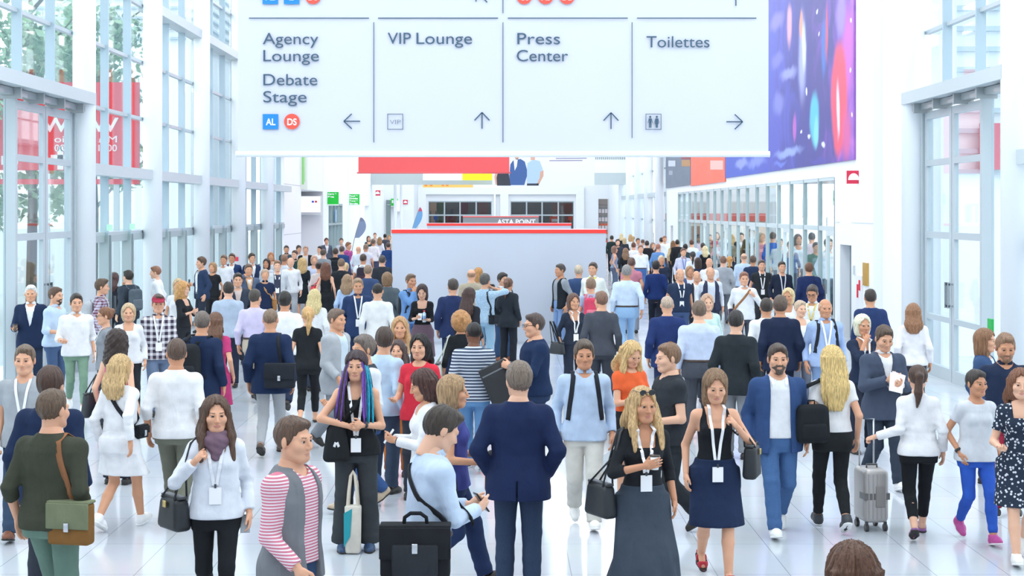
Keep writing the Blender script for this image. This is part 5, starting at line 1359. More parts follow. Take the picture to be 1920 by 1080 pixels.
# ---------------------------------------------------------------- things carried: each its own top-level object in the carrier's frame
def carried(c, name, lab, cat, loc):
    M_ = Matrix.Rotation(c.root.rotation_euler.z, 4, 'Z'); l = Vector(loc)*c.sc
    o = empty(name, Vector(c.root.location)+(M_ @ l), c.root.rotation_euler.z); tag(o, lab, cat); o.scale = (1, 1, 1); return o, Vector(loc)
def strapmb(c, pts, nrm, w, base): return MB().ribbon([(Vector(p)-base)*c.sc for p in pts], nrm, w*c.sc, .005)
def fit(vf, c): return [tuple(Vector(v)*c.sc) for v in vf[0]], vf[1]
def bag_messenger(c, lab, side, size, pos, yaw, col, strapcol, name='messenger_bag', flapcol=None, shoulder=None, handle=False, buckle=True, frontpocket=False):
    w, d, h = size; sx = -1 if side == 'R' else 1; base = Vector((pos[0]*sx, pos[1], pos[2]))
    o, b = carried(c, name, lab, 'bag', base); Ry = Matrix.Rotation(math.radians(yaw), 3, 'Z'); s = c.sc
    soft = name == 'drawstring_bag'; m = MB(); put(m, fit(rbox(w, d, h, min(w, d, h)*(.45 if soft else .22), 4, .62 if soft else 1.0), c), rot=Ry); m.build('bag_body', cloth(col), o, True)
    if soft:
        m = MB().slab([(x_*s, z_*s) for x_, z_ in ((-.03, -.02), (-.01, -.03), (.0, .0), (.012, -.03), (.03, -.02), (.015, .02), (.0, .01), (-.015, .02))], (-d/2-.012)*s, (-d/2-.001)*s); m.build('white_mark', plain('#e4e4e6', .6), o)
    else:
      m = MB(); put(m, fit(rbox(w*1.02, .018, h*.62, .008, 2), c), (Ry @ Vector((0, d/2+.006, h*.20)))*s, Ry); put(m, fit(rbox(w*1.02, d*1.05, .02, .009, 2), c), Vector((0, 0, h/2+.004))*s, Ry); m.build('flap', cloth(flapcol or col), o, True)
    if buckle:
        m = MB(); put(m, fit(rbox(.035, .014, .06, .004, 2), c), (Ry @ Vector((0, d/2+(.036 if frontpocket else .02), -h*.06 if not frontpocket else h*.12)))*s, Ry); m.build('buckle', plain('#c9ccd0', .25, .9), o, True)
    if frontpocket:
        m = MB(); put(m, fit(rbox(w*.66, .03, h*.6, .012, 2), c), (Ry @ Vector((0, d/2+.012, -h*.12)))*s, Ry); m.build('front_pocket', cloth('#33363b'), o, True)
    if handle:
        m = MB().tube([(Ry @ Vector((x_, 0, z_)))*s for x_, z_ in ((-.07, h/2), (-.065, h/2+.05), (-.03, h/2+.075), (.03, h/2+.075), (.065, h/2+.05), (.07, h/2))], .012*s, 8); m.build('handle', cloth(col), o, True)
    sh_ = shoulder if shoulder is not None else -sx*.10; dz = c.zp-.93
    zt = c.top(sh_); pts = []; nr = []
    ax = base.x; az = base.z+h*.42
    for t in np.linspace(0, 1, 12):
        x_ = ax*(1-t)*.97+sh_*t; z_ = az*(1-t)+(zt-.035)*t; xi = max(-.2, min(.2, x_)); pts.append((x_, c.surf(xi, max(z_, .86+dz), False)+.012, z_)); nr.append((0, 1, .1))
    pts.append((sh_, c.nb[1], zt+.008)); nr.append((0, 0, 1))
    for t in np.linspace(1, 0, 12):
        x_ = ax*(1-t)*.97+sh_*t; z_ = az*(1-t)+(zt-.035)*t; xi = max(-.2, min(.2, x_)); pts.append((x_, c.surf(xi, max(z_, .86+dz), True)-.011, z_)); nr.append((0, -1, .1))
    for it in range(3):
        q = list(pts)
        for i in range(1, len(pts)-1):
            if abs(i-12) > 1: pts[i] = (q[i][0], (q[i-1][1]+2*q[i][1]+q[i+1][1])/4 if it < 2 else q[i][1], q[i][2])
    strapmb(c, pts, nr, .042, base).build('strap', cloth(strapcol), o, True)
    return o
def bag_shoulder(c, lab, side, size, pos, col, name='handbag', yaw=80, hang='shoulder', trim=None):
    w, d, h = size; sx = -1 if side == 'R' else 1; base = Vector((pos[0]*sx, pos[1], pos[2]))
    o, b = carried(c, name, lab, 'bag', base); Ry = Matrix.Rotation(math.radians(yaw*sx), 3, 'Z'); s = c.sc
    m = MB(); put(m, fit(rbox(w, d, h, min(w, d)*.3, 3, .8), c), rot=Ry); m.build('bag_body', plain(col, .5), o, True)
    m = MB(); put(m, fit(rbox(w*.86, d*.5, .022, .008, 2), c), Vector((0, 0, h/2))*s, Ry); m.build('zip_top', plain('#3a3d42', .4), o, True)
    for q in (-1, 1):
        if hang == 'shoulder':
            zt = c.top(sx*(c.shx-.01)); pts = [base+Ry @ Vector((-w*.3, q*d*.35, h*.45)), Vector((sx*(c.shx+.075), -.07, c.zp+.36)), Vector((sx*(c.shx+.035), -.045+.012*q, zt-.02)), Vector((sx*(c.shx-.0), .012*q, zt+.012)), Vector((sx*(c.shx+.035), .055+.012*q, zt-.02)), Vector((sx*(c.shx+.08), .07, c.zp+.36)), base+Ry @ Vector((w*.3, q*d*.35, h*.45))]
        else:
            hp = Vector(c.hands[0 if side == 'R' else 1][0]); pts = [base+Ry @ Vector((-w*.28, q*d*.35, h*.45)), base+Ry @ Vector((-w*.24, q*d*.2, h*.5))*.5+hp*.5, hp, base+Ry @ Vector((w*.24, q*d*.2, h*.5))*.5+hp*.5, base+Ry @ Vector((w*.28, q*d*.35, h*.45))]
        MB().tube([(p-base)*s for p in pts], .008*s, 8).build('handle', plain(trim or col, .5), o, True)
    if trim:
        m = MB(); put(m, fit(rbox(.05, .012, .05, .004, 2), c), (Ry @ Vector((0, -d/2-.006, h*.3)))*s, Ry); m.build('clasp', plain('#c8b070', .3, .8), o, True)
    return o
def bag_backpack(c, lab, size, col, trim=None, z=1.2, xo=0.0, yaw=0, name='backpack', one=None):
    w, d, h = size; dz = c.zp-.93; yb = max(c.surf(x_, z+dz, False) for x_ in (-.06, 0, .06)); base = Vector((xo, yb+d*.5+.012, z+dz)); s = c.sc
    o, b = carried(c, name, lab, 'bag', base); Ry = Matrix.Rotation(math.radians(yaw), 3, 'Z')
    m = MB(); put(m, fit(rbox(w, d, h, min(w, d)*.36, 4, .9), c), rot=Ry); m.build('bag_body', cloth(col), o, True)
    m = MB(); put(m, fit(rbox(w*.74, d*.4, h*.42, min(w, d)*.16, 3), c), Vector((0, d*.42, -h*.18))*s, Ry); m.build('front_pocket', cloth(trim or col), o, True)
    MB().tube([Vector(p)*s for p in ((-.03, -d*.2, h*.49), (-.03, -d*.2, h*.49+.035), (.03, -d*.2, h*.49+.035), (.03, -d*.2, h*.49))], .007*s, 6).build('grab_loop', cloth(col), o, True)
    for sx in (-1, 1):
        if one is not None and sx != one: continue
        xs = sx*.105; zt = c.top(xs); pts = [(xs*.8+xo, yb+.01, zt-.07)]; nr = [(0, 1, .4)]
        pts.append((xs, c.nb[1]+.05, zt+.012)); nr.append((0, .3, 1)); pts.append((xs, c.nb[1]-.02, zt+.012)); nr.append((0, -.3, 1))
        for t in np.linspace(.08, 1, 8):
            x_ = xs+sx*.055*t; z_ = zt-(zt-(1.06+dz))*t; pts.append((x_, c.surf(min(max(x_, -.15), .15), z_)-.012, z_)); nr.append((sx*.2, -1, .1))
        pts.append((sx*.178, 0, 1.03+dz)); nr.append((sx, -.3, 0)); pts.append((sx*.14+xo*.5, yb+.02, 1.02+dz)); nr.append((sx, 1, 0))
        strapmb(c, pts, nr, .045, base).build('strap', cloth(trim or col), o, True)
    return o
def hand_item(c, kind, side, lab, *a):
    p, f_, n_ = c.hands[0 if side == 'R' else 1]; base = Vector(p)+Vector(n_)*.012; s = c.sc
    nm, cat = {'phone': ('mobile_phone', 'phone'), 'bottle': ('water_bottle', 'bottle'), 'cup': ('coffee_cup', 'cup'), 'papers': ('paper_sheets', 'papers'), 'portfolio': ('portfolio_case', 'case'), 'jacket': ('folded_jacket', 'jacket'), 'camera': ('photo_camera', 'camera')}[kind]
    if kind == 'portfolio': base = base+Vector((0, -.02, -.26))
    o, b = carried(c, nm, lab, cat, base)
    if kind == 'phone':
        R_ = (Matrix.Rotation(math.radians(-35), 3, 'X')); col = a[0] if a else '#1d1f23'
        m = MB(); put(m, fit(rbox(.072, .009, .148, .004, 2), c), rot=R_); m.build('phone_body', plain(col, .3), o, True)
        m = MB(); put(m, fit(rbox(.064, .002, .136, .0008, 1), c), (R_ @ Vector((0, .006, 0)))*s, R_); m.build('phone_screen', plain('#30363f', .15), o)
    elif kind == 'bottle':
        MB().cyl(0, 0, -.07*s, .09*s, .032*s, 20).cyl(0, 0, .09*s, .12*s, .032*s, 20, r2=.013*s).build('bottle_body', plain('#cfe3f1', .15), o, True); MB().cyl(0, 0, .12*s, .15*s, .016*s, 16).build('bottle_cap', plain('#e5303c', .4), o, True)
        MB().cyl(0, 0, -.02*s, .05*s, .0325*s, 20).build('bottle_label', plain('#7fa7d6', .5), o, True)
    elif kind == 'cup':
        MB().cyl(0, 0, -.05*s, .05*s, .03*s, 20, r2=.04*s).build('cup_body', plain(a[0] if a else '#f4f3f0', .5), o, True); MB().cyl(0, 0, .05*s, .06*s, .042*s, 20).build('cup_lid', plain('#3a3532', .4), o, True)
    elif kind == 'papers':
        R_ = Matrix.Rotation(math.radians(-25), 3, 'X') @ Matrix.Rotation(math.radians(a[0] if a else 15), 3, 'Y')
        for k in range(2):
            m = MB(); put(m, fit(rbox(.15, .004, .21, .0015, 1), c), Vector((.012*k, .006*k, .008*k))*s, R_ @ Matrix.Rotation(.12*k, 3, 'Y')); m.build('sheet', plain('#f6f6f8' if k == 0 else '#e7d9dd', .6), o)
    elif kind == 'portfolio':
        R_ = Matrix.Rotation(math.radians(a[0] if a else 20), 3, 'X')
        m = MB(); put(m, fit(rbox(.035, .36, .58, .012, 3), c), rot=R_); m.build('case_body', plain('#26282c', .5), o, True)
        m = MB(); put(m, fit(rbox(.038, .34, .02, .006, 2), c), (R_ @ Vector((0, 0, .2)))*s, R_); m.build('zip', plain('#777b80', .3, .6), o, True)
    elif kind == 'jacket':
        m = MB(); put(m, fit(rbox(.22, .10, .34, .045, 4, .85), c), Vector((0, 0, -.10))*s); m.build('folded_cloth', cloth(a[0] if a else '#2b2e36'), o, True)
        m = MB(); put(m, fit(rbox(.20, .05, .16, .022, 3), c), Vector((.01, -.06, -.05))*s); m.build('sleeve', cloth(a[0] if a else '#2b2e36'), o, True)
    elif kind == 'camera':
        m = MB(); put(m, fit(rbox(.13, .05, .09, .012, 2), c)); m.build('camera_body', plain('#1f2124', .4), o, True); m = MB().tube([(0, -.02*s, 0), (0, -.1*s, 0)], .032*s, 16); m.build('lens', plain('#2b2d30', .3), o, True)
    return o
BAGS = {'messenger': bag_messenger, 'shoulder': bag_shoulder, 'backpack': bag_backpack, 'item': hand_item}
# ================================================================ the crowd, nearest first
P = person
NAVY = '#1f2c4c'; BLK = '#1d2024'; WHT = '#f1f2f5'; LBL = '#c3d6ee'; JN = '#3b5478'; DJ = '#27364f'
# ---- front rows
P(1598, 1025, 180, 'f', 'long #5a3a28', 'sweater #5b5f6a', 'trousers #2c3038', 'brown-haired person at the bottom edge seen from behind, only the head in frame', h=1.69)
P(98, 726, 168, 'm', 'short #5d4a3a', 'rolled #43463a collar', 'trousers #6f8a7d', 'man in olive sweater seen from behind with a brown strap across his back', arms=('down', 'down'), gait='walkL', h=1.79, turn=-.25,
  bags=[('messenger', 'tan and olive canvas satchel on the hip of the man in olive', 'R', (.30, .11, .28), (.20, .12, .88), 0, '#8a6236', '#9a6a4a', 'satchel', '#7d8468', -.10)], w=1.08, sh='#6a4a32')
P(94, 692, 175, 'm', 'thick #4a342a', 'blazer #22304f', 'trousers #3a3f4a', 'brown-haired man in navy jacket mostly hidden behind the man in olive', h=1.80)
P(47, 643, 3, 'm', 'short #6b5848', 'tshirt #a9aeb4', 'jeans #3f5068', 'man in grey t-shirt with white lanyard at the left edge facing us', lan='#f2f2f4 1.12', arms=('hold', 'down'), gait='walkR', sh='#7a4a34',
  bags=[('shoulder', 'black bag hanging from the hand of the man in grey at the left edge', 'R', (.28, .10, .30), (.30, -.05, .55), '#22252a', 'handbag', 80, 'hand')])
P(225, 662, 160, 'f', 'long #c9a878', 'blouse #f2f2f5', 'dress #f2f2f5 .55 .10', 'blonde woman in a white knee-length dress walking away at the left', arms=('bck', 'down'), gait='walkR', sh='#f2f2f2 sneaker', h=1.66,
  bags=[('messenger', 'small black bag on thin strap of the woman in white dress', 'R', (.18, .06, .12), (.21, -.06, .98), 90, '#23262b', '#2a2d33', 'crossbody_bag', None, .08)])
P(405, 738, 8, 'f', 'longfront #5a4234', 'blouse #e9edf6', 'slim #1f2226', 'woman in white blouse with mauve scarf and black trousers in front', arms=('strap', 'down'), gait='walkL', h=1.69, ex=('scarf #7d6474', 'earring'), lan='#e8eaf0 1.12', turn=.15, twist=.05,
  bags=[('shoulder', 'black leather handbag on the arm of the woman with mauve scarf', 'R', (.34, .15, .25), (.31, .03, .88), '#22262a', 'handbag', 60, 'shoulder', '#2c2f34'), ('item', 'phone', 'L', 'grey phone in the hand of the woman with mauve scarf', '#9aa0a6')])
P(548, 776, 62, 'm', 'short #5b4436', 'vest #7f8287 #d98095 ustripe:#f0e6ea:.018', 'trousers #39506f', 'man in pink striped shirt and grey vest striding to the right in front', h=1.78, arms=('fwd', 'bck'), gait='walkR')
P(668, 660, 4, 'f', 'dread #3a2a30', 'sleeveless #24272b', 'wide #3e4246', 'woman with purple and turquoise dreadlocks in black sleeveless top', h=1.75, arms=(((.07, -.19, 1.14), (1.4, .15, .1)), ((.06, -.21, 1.15), (.5, .2, -1))), gait='stand', ex=('dreads', 'watch L'), lan='#f0f0f4 1.02', sh='#2c4668', turn=-.12,
  bags=[('messenger', 'black drawstring bag with white mark on hip of dreadlocked woman', 'R', (.26, .12, .34), (.17, -.15, .98), 180, '#26292c', '#26292c', 'drawstring_bag', None, .07, False, False)])
P(800, 766, 112, 'm', 'quiff #3c332c', 'shirt #c9daf0 tuck', 'jeans #44597c', 'man in pale blue shirt looking at his phone with a laptop bag', h=1.77, arms=('phone', 'phone'), lean=.1, nod=.4, sh='#3a3028',
  bags=[('messenger', 'large black laptop bag hanging from the man in pale blue shirt', 'R', (.42, .13, .31), (.28, .17, .95), 68, '#24262a', '#2a2c31', 'laptop_bag', None, .07, True, True, True), ('item', 'phone', 'R', 'dark phone in the hands of the man in pale blue shirt', '#1d1f23')])
P(848, 700, 88, 'f', 'bob #a98a66', 'tshirt #4a4f96', 'trousers #2c3a5e', 'woman in violet-blue top walking right behind the man with laptop bag', h=1.70, arms=('carry', 'carry'), gait='walkL', bags=[('item', 'jacket', 'R', 'dark grey folded jacket on the arm of the woman in violet-blue top', '#3c3f46')])
P(972, 683, 176, 'm', 'thick #75665a', 'blazer #1f2c50', 'jeans #33415a', 'man in navy blazer and jeans standing with his back to us, front centre', h=1.82, arms=('pocket', 'pocket'), turn=.35, w=1.08)
P(1095, 635, 2, 'm', 'thick #57483c', 'shirt #bdd0ea', 'trousers #d5d2cb', 'man in light blue shirt and beige trousers wearing a backpack, facing us', arms=('down', 'down'), gait='walkL', sh='#ecebe8 sneaker', ex=('watch L',),
  bags=[('backpack', 'dark backpack worn by the man in beige trousers', (.28, .16, .42), '#2c2f36', None), ('item', 'papers', 'L', 'papers in the hand of the man in beige trousers', 60)])
P(1205, 722, 8, 'f', 'longfront #c3a071', 'tee34 #25282d', 'maxi #414b58 .12 .06', 'woman with long wavy blonde hair in black top and long slate skirt', h=1.70, arms=('chest', 'down'), gait='walkR', ex=('sunglasses',), lan='#f4f4f6 1.12', turn=.2,
  bags=[('shoulder', 'black bag at the hip of the woman in long slate skirt', 'R', (.34, .13, .26), (.32, .06, .88), '#25292d', 'handbag', 70), ('item', 'cup', 'R', 'white paper cup held by the woman in long slate skirt')])
P(1340, 688, 2, 'f', 'lob #86694f', 'tank #202328', 'skirt #22304e .46 .04', 'woman in black tank top and navy skirt with white lanyard and red sandals', h=1.72, arms=('down', 'strap'), gait='walkL', nod=.25, lan='#f6f6f8 .98', sh='#c2293c sandal',
  bags=[('shoulder', 'black shoulder bag of the woman in navy skirt', 'L', (.30, .13, .28), (.31, -.03, .98), '#22262a', 'handbag', 70, 'shoulder', '#2a2d32')])
P(1458, 641, 0, 'm', 'short #4a3c34', 'open #36507e #eceef2 wide', 'jeans #4a6c9c', 'man in open blue cardigan, white t-shirt and jeans walking towards us', arms=('down', 'down'), gait='walkR', lan='#eef0f6 1.10', sh='#f0f0f0 sneaker', ex=('beard #5a4c44',), w=1.06)
P(1560, 645, 182, 'f', 'vlong #d9ba7c', 'tshirt #f0f0f2 crop', 'slim #26292c', 'woman with very long blonde hair from behind in white t-shirt and black leggings', h=1.75, arms=('down', 'down'), gait='walkL', sh='#3a3d42 sneaker',
  bags=[('backpack', 'black soft backpack slung on one shoulder of the very long-haired blonde', (.34, .18, .36), '#22262a', None, 1.08, .24, 15, 'backpack', 1)])
P(1722, 681, 172, 'f', 'pony #4a352c', 'blouse #f0f0f3', 'cropped #1f2226', 'woman in white blouse pulling a suitcase, seen from behind', h=1.60, arms=('down', ((.47, .05, 1.05), (.2, .4, -1))), gait='walkR', sh='#8a5a92 heel', lean=.08)
P(1655, 606, 10, 'm', 'short #574539', 'blazer #4a5468 #f2f2f5', 'trousers #36404f', 'man in grey-blue suit reading papers behind the suitcase', arms=('chest', 'phone'), gait='walkL', sh='#e9e9ea sneaker', nod=.3, bags=[('item', 'papers', 'L', 'white papers in the hands of the man in grey-blue suit')])
P(1617, 592, 12, 'f', 'bob #e6dcc0', 'tee34 #27324a', 'trousers #2a3040', 'woman with white-blonde bob in navy top left of the grey-blue suit', h=1.70, arms=('face', 'down'), lan='#f6f6f8 1.12')
P(1830, 690, 6, 'f', 'short #3a322e', 'tshirt #d9dde4', 'slim #3560c4', 'woman in pale t-shirt, bright blue trousers and pink trainers', h=1.57, arms=('pocket', 'down'), gait='walkL', sh='#c24f96 sneaker', turn=.3, ex=('watch R',))
P(1913, 688, -10, 'f', 'long #7a4f38', 'dress #2c3648 print:#d8dce4:.03', 'dress #2c3648 .52 .05 ', 'woman in dark speckled dress at the right edge', h=1.66, arms=('carry', 'down'), gait='walkR', sh='#e8e6e2 sneaker')
P(1884, 627, -6, 'm', 'short #8a6a52', 'polo #26324c', 'trousers #a8324a', 'man in navy polo with short fair hair near the right edge', arms=('down', 'carry'), nod=.2, ex=('beard #8a6a52',), sh='#26282c sneaker')
P(1846, 619, 60, 'f', 'lob #8a6448', 'open #3e567c #dfe4ea', 'jeans #3a4a66', 'woman in blue denim jacket turned right beside the navy polo man', h=1.68)
P(1712, 567, 170, 'f', 'long #93694c', 'blouse #f0eef2', 'trousers #3a3a44', 'brown-haired woman in loose white blouse walking away by the right door', h=1.70, gait='walkL')
P(1632, 540, 178, 'm', 'short #3a302b', 'blazer #2c3d68', 'trousers #2c3d60', 'man in blue suit from behind under the gold plaque', arms=('down', 'down'), gait='walkR')
# ---- second rows, left
P(330, 632, 180, 'm', 'short #5a463a', 'rolled #f0f0f2', 'trousers #77796c', 'man in white shirt and khaki trousers seen from behind, left of the scarf woman', arms=('down', 'down'), gait='walkL', h=1.79, w=1.05, turn=.3)
P(378, 586, 172, 'm', 'short #6a5f58', 'blazer #223150', 'trousers #2b3548', 'man in navy suit with a big black backpack seen from behind', arms=('down', 'down'), turn=.3, bags=[('backpack', 'big black backpack on the man in navy suit', (.36, .24, .52), '#24272b', '#2c2f34', 1.16, .10, 10)])
P(404, 588, 176, 'f', 'long #6d4c3a', 'dress #c8447c', 'dress #c8447c .5 .05', 'woman in magenta dress half hidden by the big black backpack', h=1.66, sh='#24282c flat')
P(507, 575, 178, 'm', 'buzz #7d6856', 'blazer #223253 #e3c9c9', 'slimjeans #b3b6ba', 'man with cropped hair in navy blazer and light grey jeans walking away', h=1.82, arms=('down', 'down'), gait='walkR', sh='#5a4a42',
  bags=[('messenger', 'black leather messenger bag of the man in light grey jeans', 'R', (.36, .11, .28), (.15, .21, .96), 0, '#2a2e35', '#2c3036', 'messenger_bag', None, -.11)])
P(577, 572, 178, 'f', 'pony #c79e68', 'tshirt #24282c', 'cropped #23262a', 'blonde woman with ponytail in black t-shirt and black cropped trousers', h=1.68, gait='walkR', sh='#241f20 flat', turn=.3)
P(534, 545, 180, 'm', 'thick #26221f', 'rolled #eceef2', 'trousers #28324a', 'black-haired man in white shirt and navy trousers from behind', h=1.80, gait='walkL')
P(428, 530, 180, 'm', 'short #332c28', 'shirt #b5c3d6', 'trousers #2a3042', 'broad man in grey-blue shirt seen from behind, left of the lilac shirt', w=1.1, turn=.2)
P(478, 540, 178, 'm', 'short #474039', 'shirt #d4cbe8 tuck', 'trousers #c2b5a2', 'man in lilac shirt and beige trousers seen from behind', gait='walkL', turn=-.3)
P(297, 549, 14, 'm', 'short #4d4038', 'shirt #40384a plaid:#e6e4ea:.085', 'jeans #6d7f9b', 'man in black and white plaid shirt with red cap', ex=('cap #a23248',), arms=('down', 'fwd'), gait='walkR', lan='#e9eaee 1.1', h=1.80)
P(334, 524, 8, 'f', 'lob #c8ad88', 'tshirt #f0f1f4', 'jeans #5d6a82', 'fair-haired woman in white t-shirt just behind the red cap', h=1.70)
P(143, 548, 22, 'm', 'short #3b322d', 'rolled #f0f0f3', 'slim #7f9d88', 'man in white shirt and sage green trousers facing us at the left', arms=('carry', 'down'), gait='walkL', sh='#eeeeee sneaker')
P(103, 540, 72, 'm', 'short #5b4436', 'rolled #c5d8ef', 'jeans #4a6084', 'bearded man in light blue shirt turned right beside the green trousers', arms=('carry', 'carry'), ex=('beard #4c3b30',), bags=[('item', 'cup', 'R', 'paper cup held by the bearded man in light blue shirt')])
P(58, 536, 10, 'm', 'short #d5d2cc', 'blazer #22304d', 'trousers #2c3950', 'white-haired man in navy blazer holding a glass, far left', arms=('carry', 'down'), bags=[('item', 'cup', 'R', 'dark cup in the hand of the white-haired man', '#6b5648')])
P(190, 525, 100, 'm', 'quiff #5a4636', 'shirt #7a4a5c plaid:#d3cde0:.05', 'jeans #4a5a78', 'man in red and blue checked shirt with a grey backpack', bags=[('backpack', 'pale grey backpack on the man in checked shirt', (.28, .16, .40), '#c3c6ca')])
P(198, 577, -70, 'f', 'bun #7a5238', 'tshirt #8e9299', 'trousers #3a3f48', 'woman with hair tied up and glasses in grey t-shirt looking left', ex=('glasses',), h=1.66, lan='#f2f2f4 1.12')
P(241, 571, 12, 'f', 'bob #c0a684', 'blouse #e9eaee', 'trousers #2b2e34', 'woman with blonde bob and white top facing us behind the curly-haired woman', h=1.66)
P(220, 624, 168, 'f', 'curlylong #33241f', 'tank #d6428e', 'trousers #2c3140', 'woman with big dark curly hair and pink top from behind', h=1.66, arms=('down', 'down'), bags=[('shoulder', 'black bag of the curly-haired woman in pink', 'L', (.32, .12, .28), (.30, .02, .92), '#23262c', 'handbag', 70)])
P(214, 512, 165, 'f', 'long #4a2e2c', 'sweater #2a2d35', 'trousers #2a2d35', 'dark-haired woman in black jacket against the first white column', h=1.68)
P(241, 508, -130, 'm', 'short #2f2925', 'open #3a434e #e6e8ec', 'trousers #3a4250', 'man with grey backpack turned left near the first white column', arms=('face', 'down'), bags=[('backpack', 'grey backpack with orange edge near the first column', (.30, .18, .44), '#5a646e', '#6a747c')])
P(298, 500, -85, 'm', 'short #8a5f48', 'shirt #eef0f4', 'trousers #4a5060', 'red-haired man in white shirt looking left at the second column', lean=.12)
P(343, 531, 70, 'f', 'curlylong #c9965c', 'tee34 #2a2c31', 'trousers #2c2e34', 'curly ginger-blonde woman in black turned right behind the plaid shirt', arms=('chest', 'chest'), h=1.66)
P(378, 483, -60, 'm', 'thick #5c4636', 'open #31415f #f0f1f4', 'trousers #333a48', 'young man in open navy blazer and white t-shirt by the third column', arms=('reach', 'down'), lan='#8f9aa8 1.05', h=1.85)
P(399, 493, -15, 'f', 'bob #a58058', 'tshirt #25282c', 'trousers #2c2e33', 'short-haired woman in black top beside the young man in navy blazer', h=1.68)
P(420, 479, -10, 'm', 'short #7a5e48', 'rolled #f0f2f6', 'trousers #39404e', 'fair man in white shirt with dark strap left of the third column gap', h=1.80)
P(435, 476, 0, 'm', 'short #5d4636', 'blazer #2b3f6b', 'trousers #2b3a5c', 'man in royal navy suit and white shirt at the fourth column', h=1.80)
P(446, 513, 12, 'm', 'short #3a2f29', 'blazer #3a4250 #d8c5bd', 'trousers #343a46', 'man in charcoal jacket partly behind the broad grey-blue shirt', h=1.77)
P(466, 496, 20, 'm', 'short #6a5446', 'blazer #5a6a84 #e4e6ec', 'trousers #3c4454', 'man in slate blazer touching his head, with colourful lanyard', arms=('ear', 'down'), lan='#e8a04a 1.14')
P(472, 476, 30, 'm', 'thick #4a3a32', 'blazer #2c3c5c', 'trousers #2c3548', 'dark-haired man in navy jacket just right of the fourth column', h=1.8)
P(497, 505, 10, 'f', 'updo #b79a84', 'polo #232f4c', 'trousers #2c3446', 'person in navy polo with a tan strap across the chest', h=1.70, bags=[('messenger', 'tan strapped bag of the person in navy polo', 'L', (.28, .1, .22), (.22, .0, .95), 90, '#a5764a', '#c48f58', 'messenger_bag')])
P(520, 489, 8, 'm', 'short #8c6a52', 'cardigan #cdd2d6 #44485a', 'trousers #4a4e5a', 'person in long pale grey cardigan with white lanyard', lan='#f2f2f5 1.12')
P(567, 486, 180, 'f', 'curlylong #c3a06c', 'tee34 #22282e', 'dress #22282e .5 .04', 'woman with curly blonde hair in black dress seen from behind', h=1.68, w=1.15)
P(611, 495, 180, 'f', 'curlylong #6a4432', 'sleeveless #22262a', 'dress #22262a .5 .04', 'woman with long brown curls in sleeveless black dress from behind', h=1.68, bags=[('shoulder', 'red handbag of the woman with brown curls', 'L', (.30, .12, .26), (.30, .05, 1.08), '#d63a48', 'handbag', 70)])
P(629, 466, 178, 'm', 'short #4a3c34', 'tshirt #23272c', 'trousers #2a2e36', 'man in black with a black backpack, left of the white t-shirt man', bags=[('backpack', 'small black backpack in the left mid crowd', (.30, .18, .42), '#262b31')])
P(648, 493, 178, 'f', 'pony #c8ae80', 'sleeveless #24282e', 'trousers #2c3038', 'blonde ponytailed woman in black vest top, right of the brown curls', h=1.66)
P(681, 477, 176, 'm', 'short #4d3f36', 'tshirt #eef0f3', 'jeans #33496f', 'man in white t-shirt with dark red-trimmed backpack', h=1.80, bags=[('backpack', 'dark backpack with red trim on the man in white t-shirt', (.30, .20, .46), '#3a3440', '#4a3440')])
P(717, 480, 178, 'm', 'short #4a4440', 'blazer #31363f', 'trousers #31363f', 'man in charcoal suit from behind at the left end of the booth wall', h=1.8)
P(726, 512, 174, 'm', 'bob #86684c', 'blazer #59636a', 'trousers #4a4e55', 'long-haired man in grey-green jacket before the booth wall', h=1.76)
P(708, 532, 180, 'm', 'buzz #2c2724', 'shirt #f0f0ef', 'trousers #3a4250', 'man with black cropped hair in white shirt from behind', h=1.78)
P(651, 516, 176, 'f', 'long #9a7c60', 'blouse #b4cbeb', 'trousers #3a4a6c', 'woman with light brown hair in sky blue blouse from behind', h=1.67)
P(671, 523, 8, 'm', 'short #a08468', 'blazer #2c3f66 #394a6e', 'trousers #2c3956', 'man in navy blazer with a wide white lanyard facing us', lan='#f4f4f7 1.08', h=1.80, arms=('down', 'hold'), bags=[('item', 'papers', 'L', 'white papers held by the man with the wide white lanyard')])
P(590, 544, 178, 'f', 'long #dcc48e', 'blouse #f0f1f3', 'trousers #3a4254', 'woman with light blonde hair and white top from behind', h=1.68)
P(770, 515, 35, 'm', 'short #6a5240', 'shirt #6f98cc', 'jeans #4a6ea8', 'man in mid-blue denim shirt with hand to his face', arms=('face', 'down'), bags=[('backpack', 'black backpack on the man in denim shirt', (.26, .16, .40), '#2c3036')])
P(792, 534, -4, 'f', 'lob #3c2b28', 'tee34 #222529', 'skirt #7a6470 .42 .05', 'dark-haired woman in black top looking at her phone, holding a bottle', h=1.68, arms=('phone', 'tray'), nod=.35, bags=[('item', 'phone', 'R', 'white phone of the woman holding a water bottle', '#dfe3e8'), ('item', 'bottle', 'L', 'water bottle with red cap held by the dark-haired woman')])
P(849, 524, 176, 'm', 'short #4c423c', 'blazer #2d3a62', 'trousers #2d3a5c', 'man in navy suit from behind before the booth wall', h=1.80, turn=.3)
P(880, 541, 150, 'f', 'vlong #4a342f', 'sweater #2e2f36', 'trousers #2e2f36', 'woman with very long dark brown hair beside the photographer', h=1.70)
P(884, 505, 178, 'm', 'balding #a88468', 'blazer #b3a792', 'trousers #6a6c72', 'balding man in beige jacket before the booth wall', h=1.78)
P(897, 503, 170, 'f', 'lob #b8854e', 'sweater #b49a82', 'trousers #5a5f6a', 'ginger-haired woman close beside the balding man in beige', h=1.72)
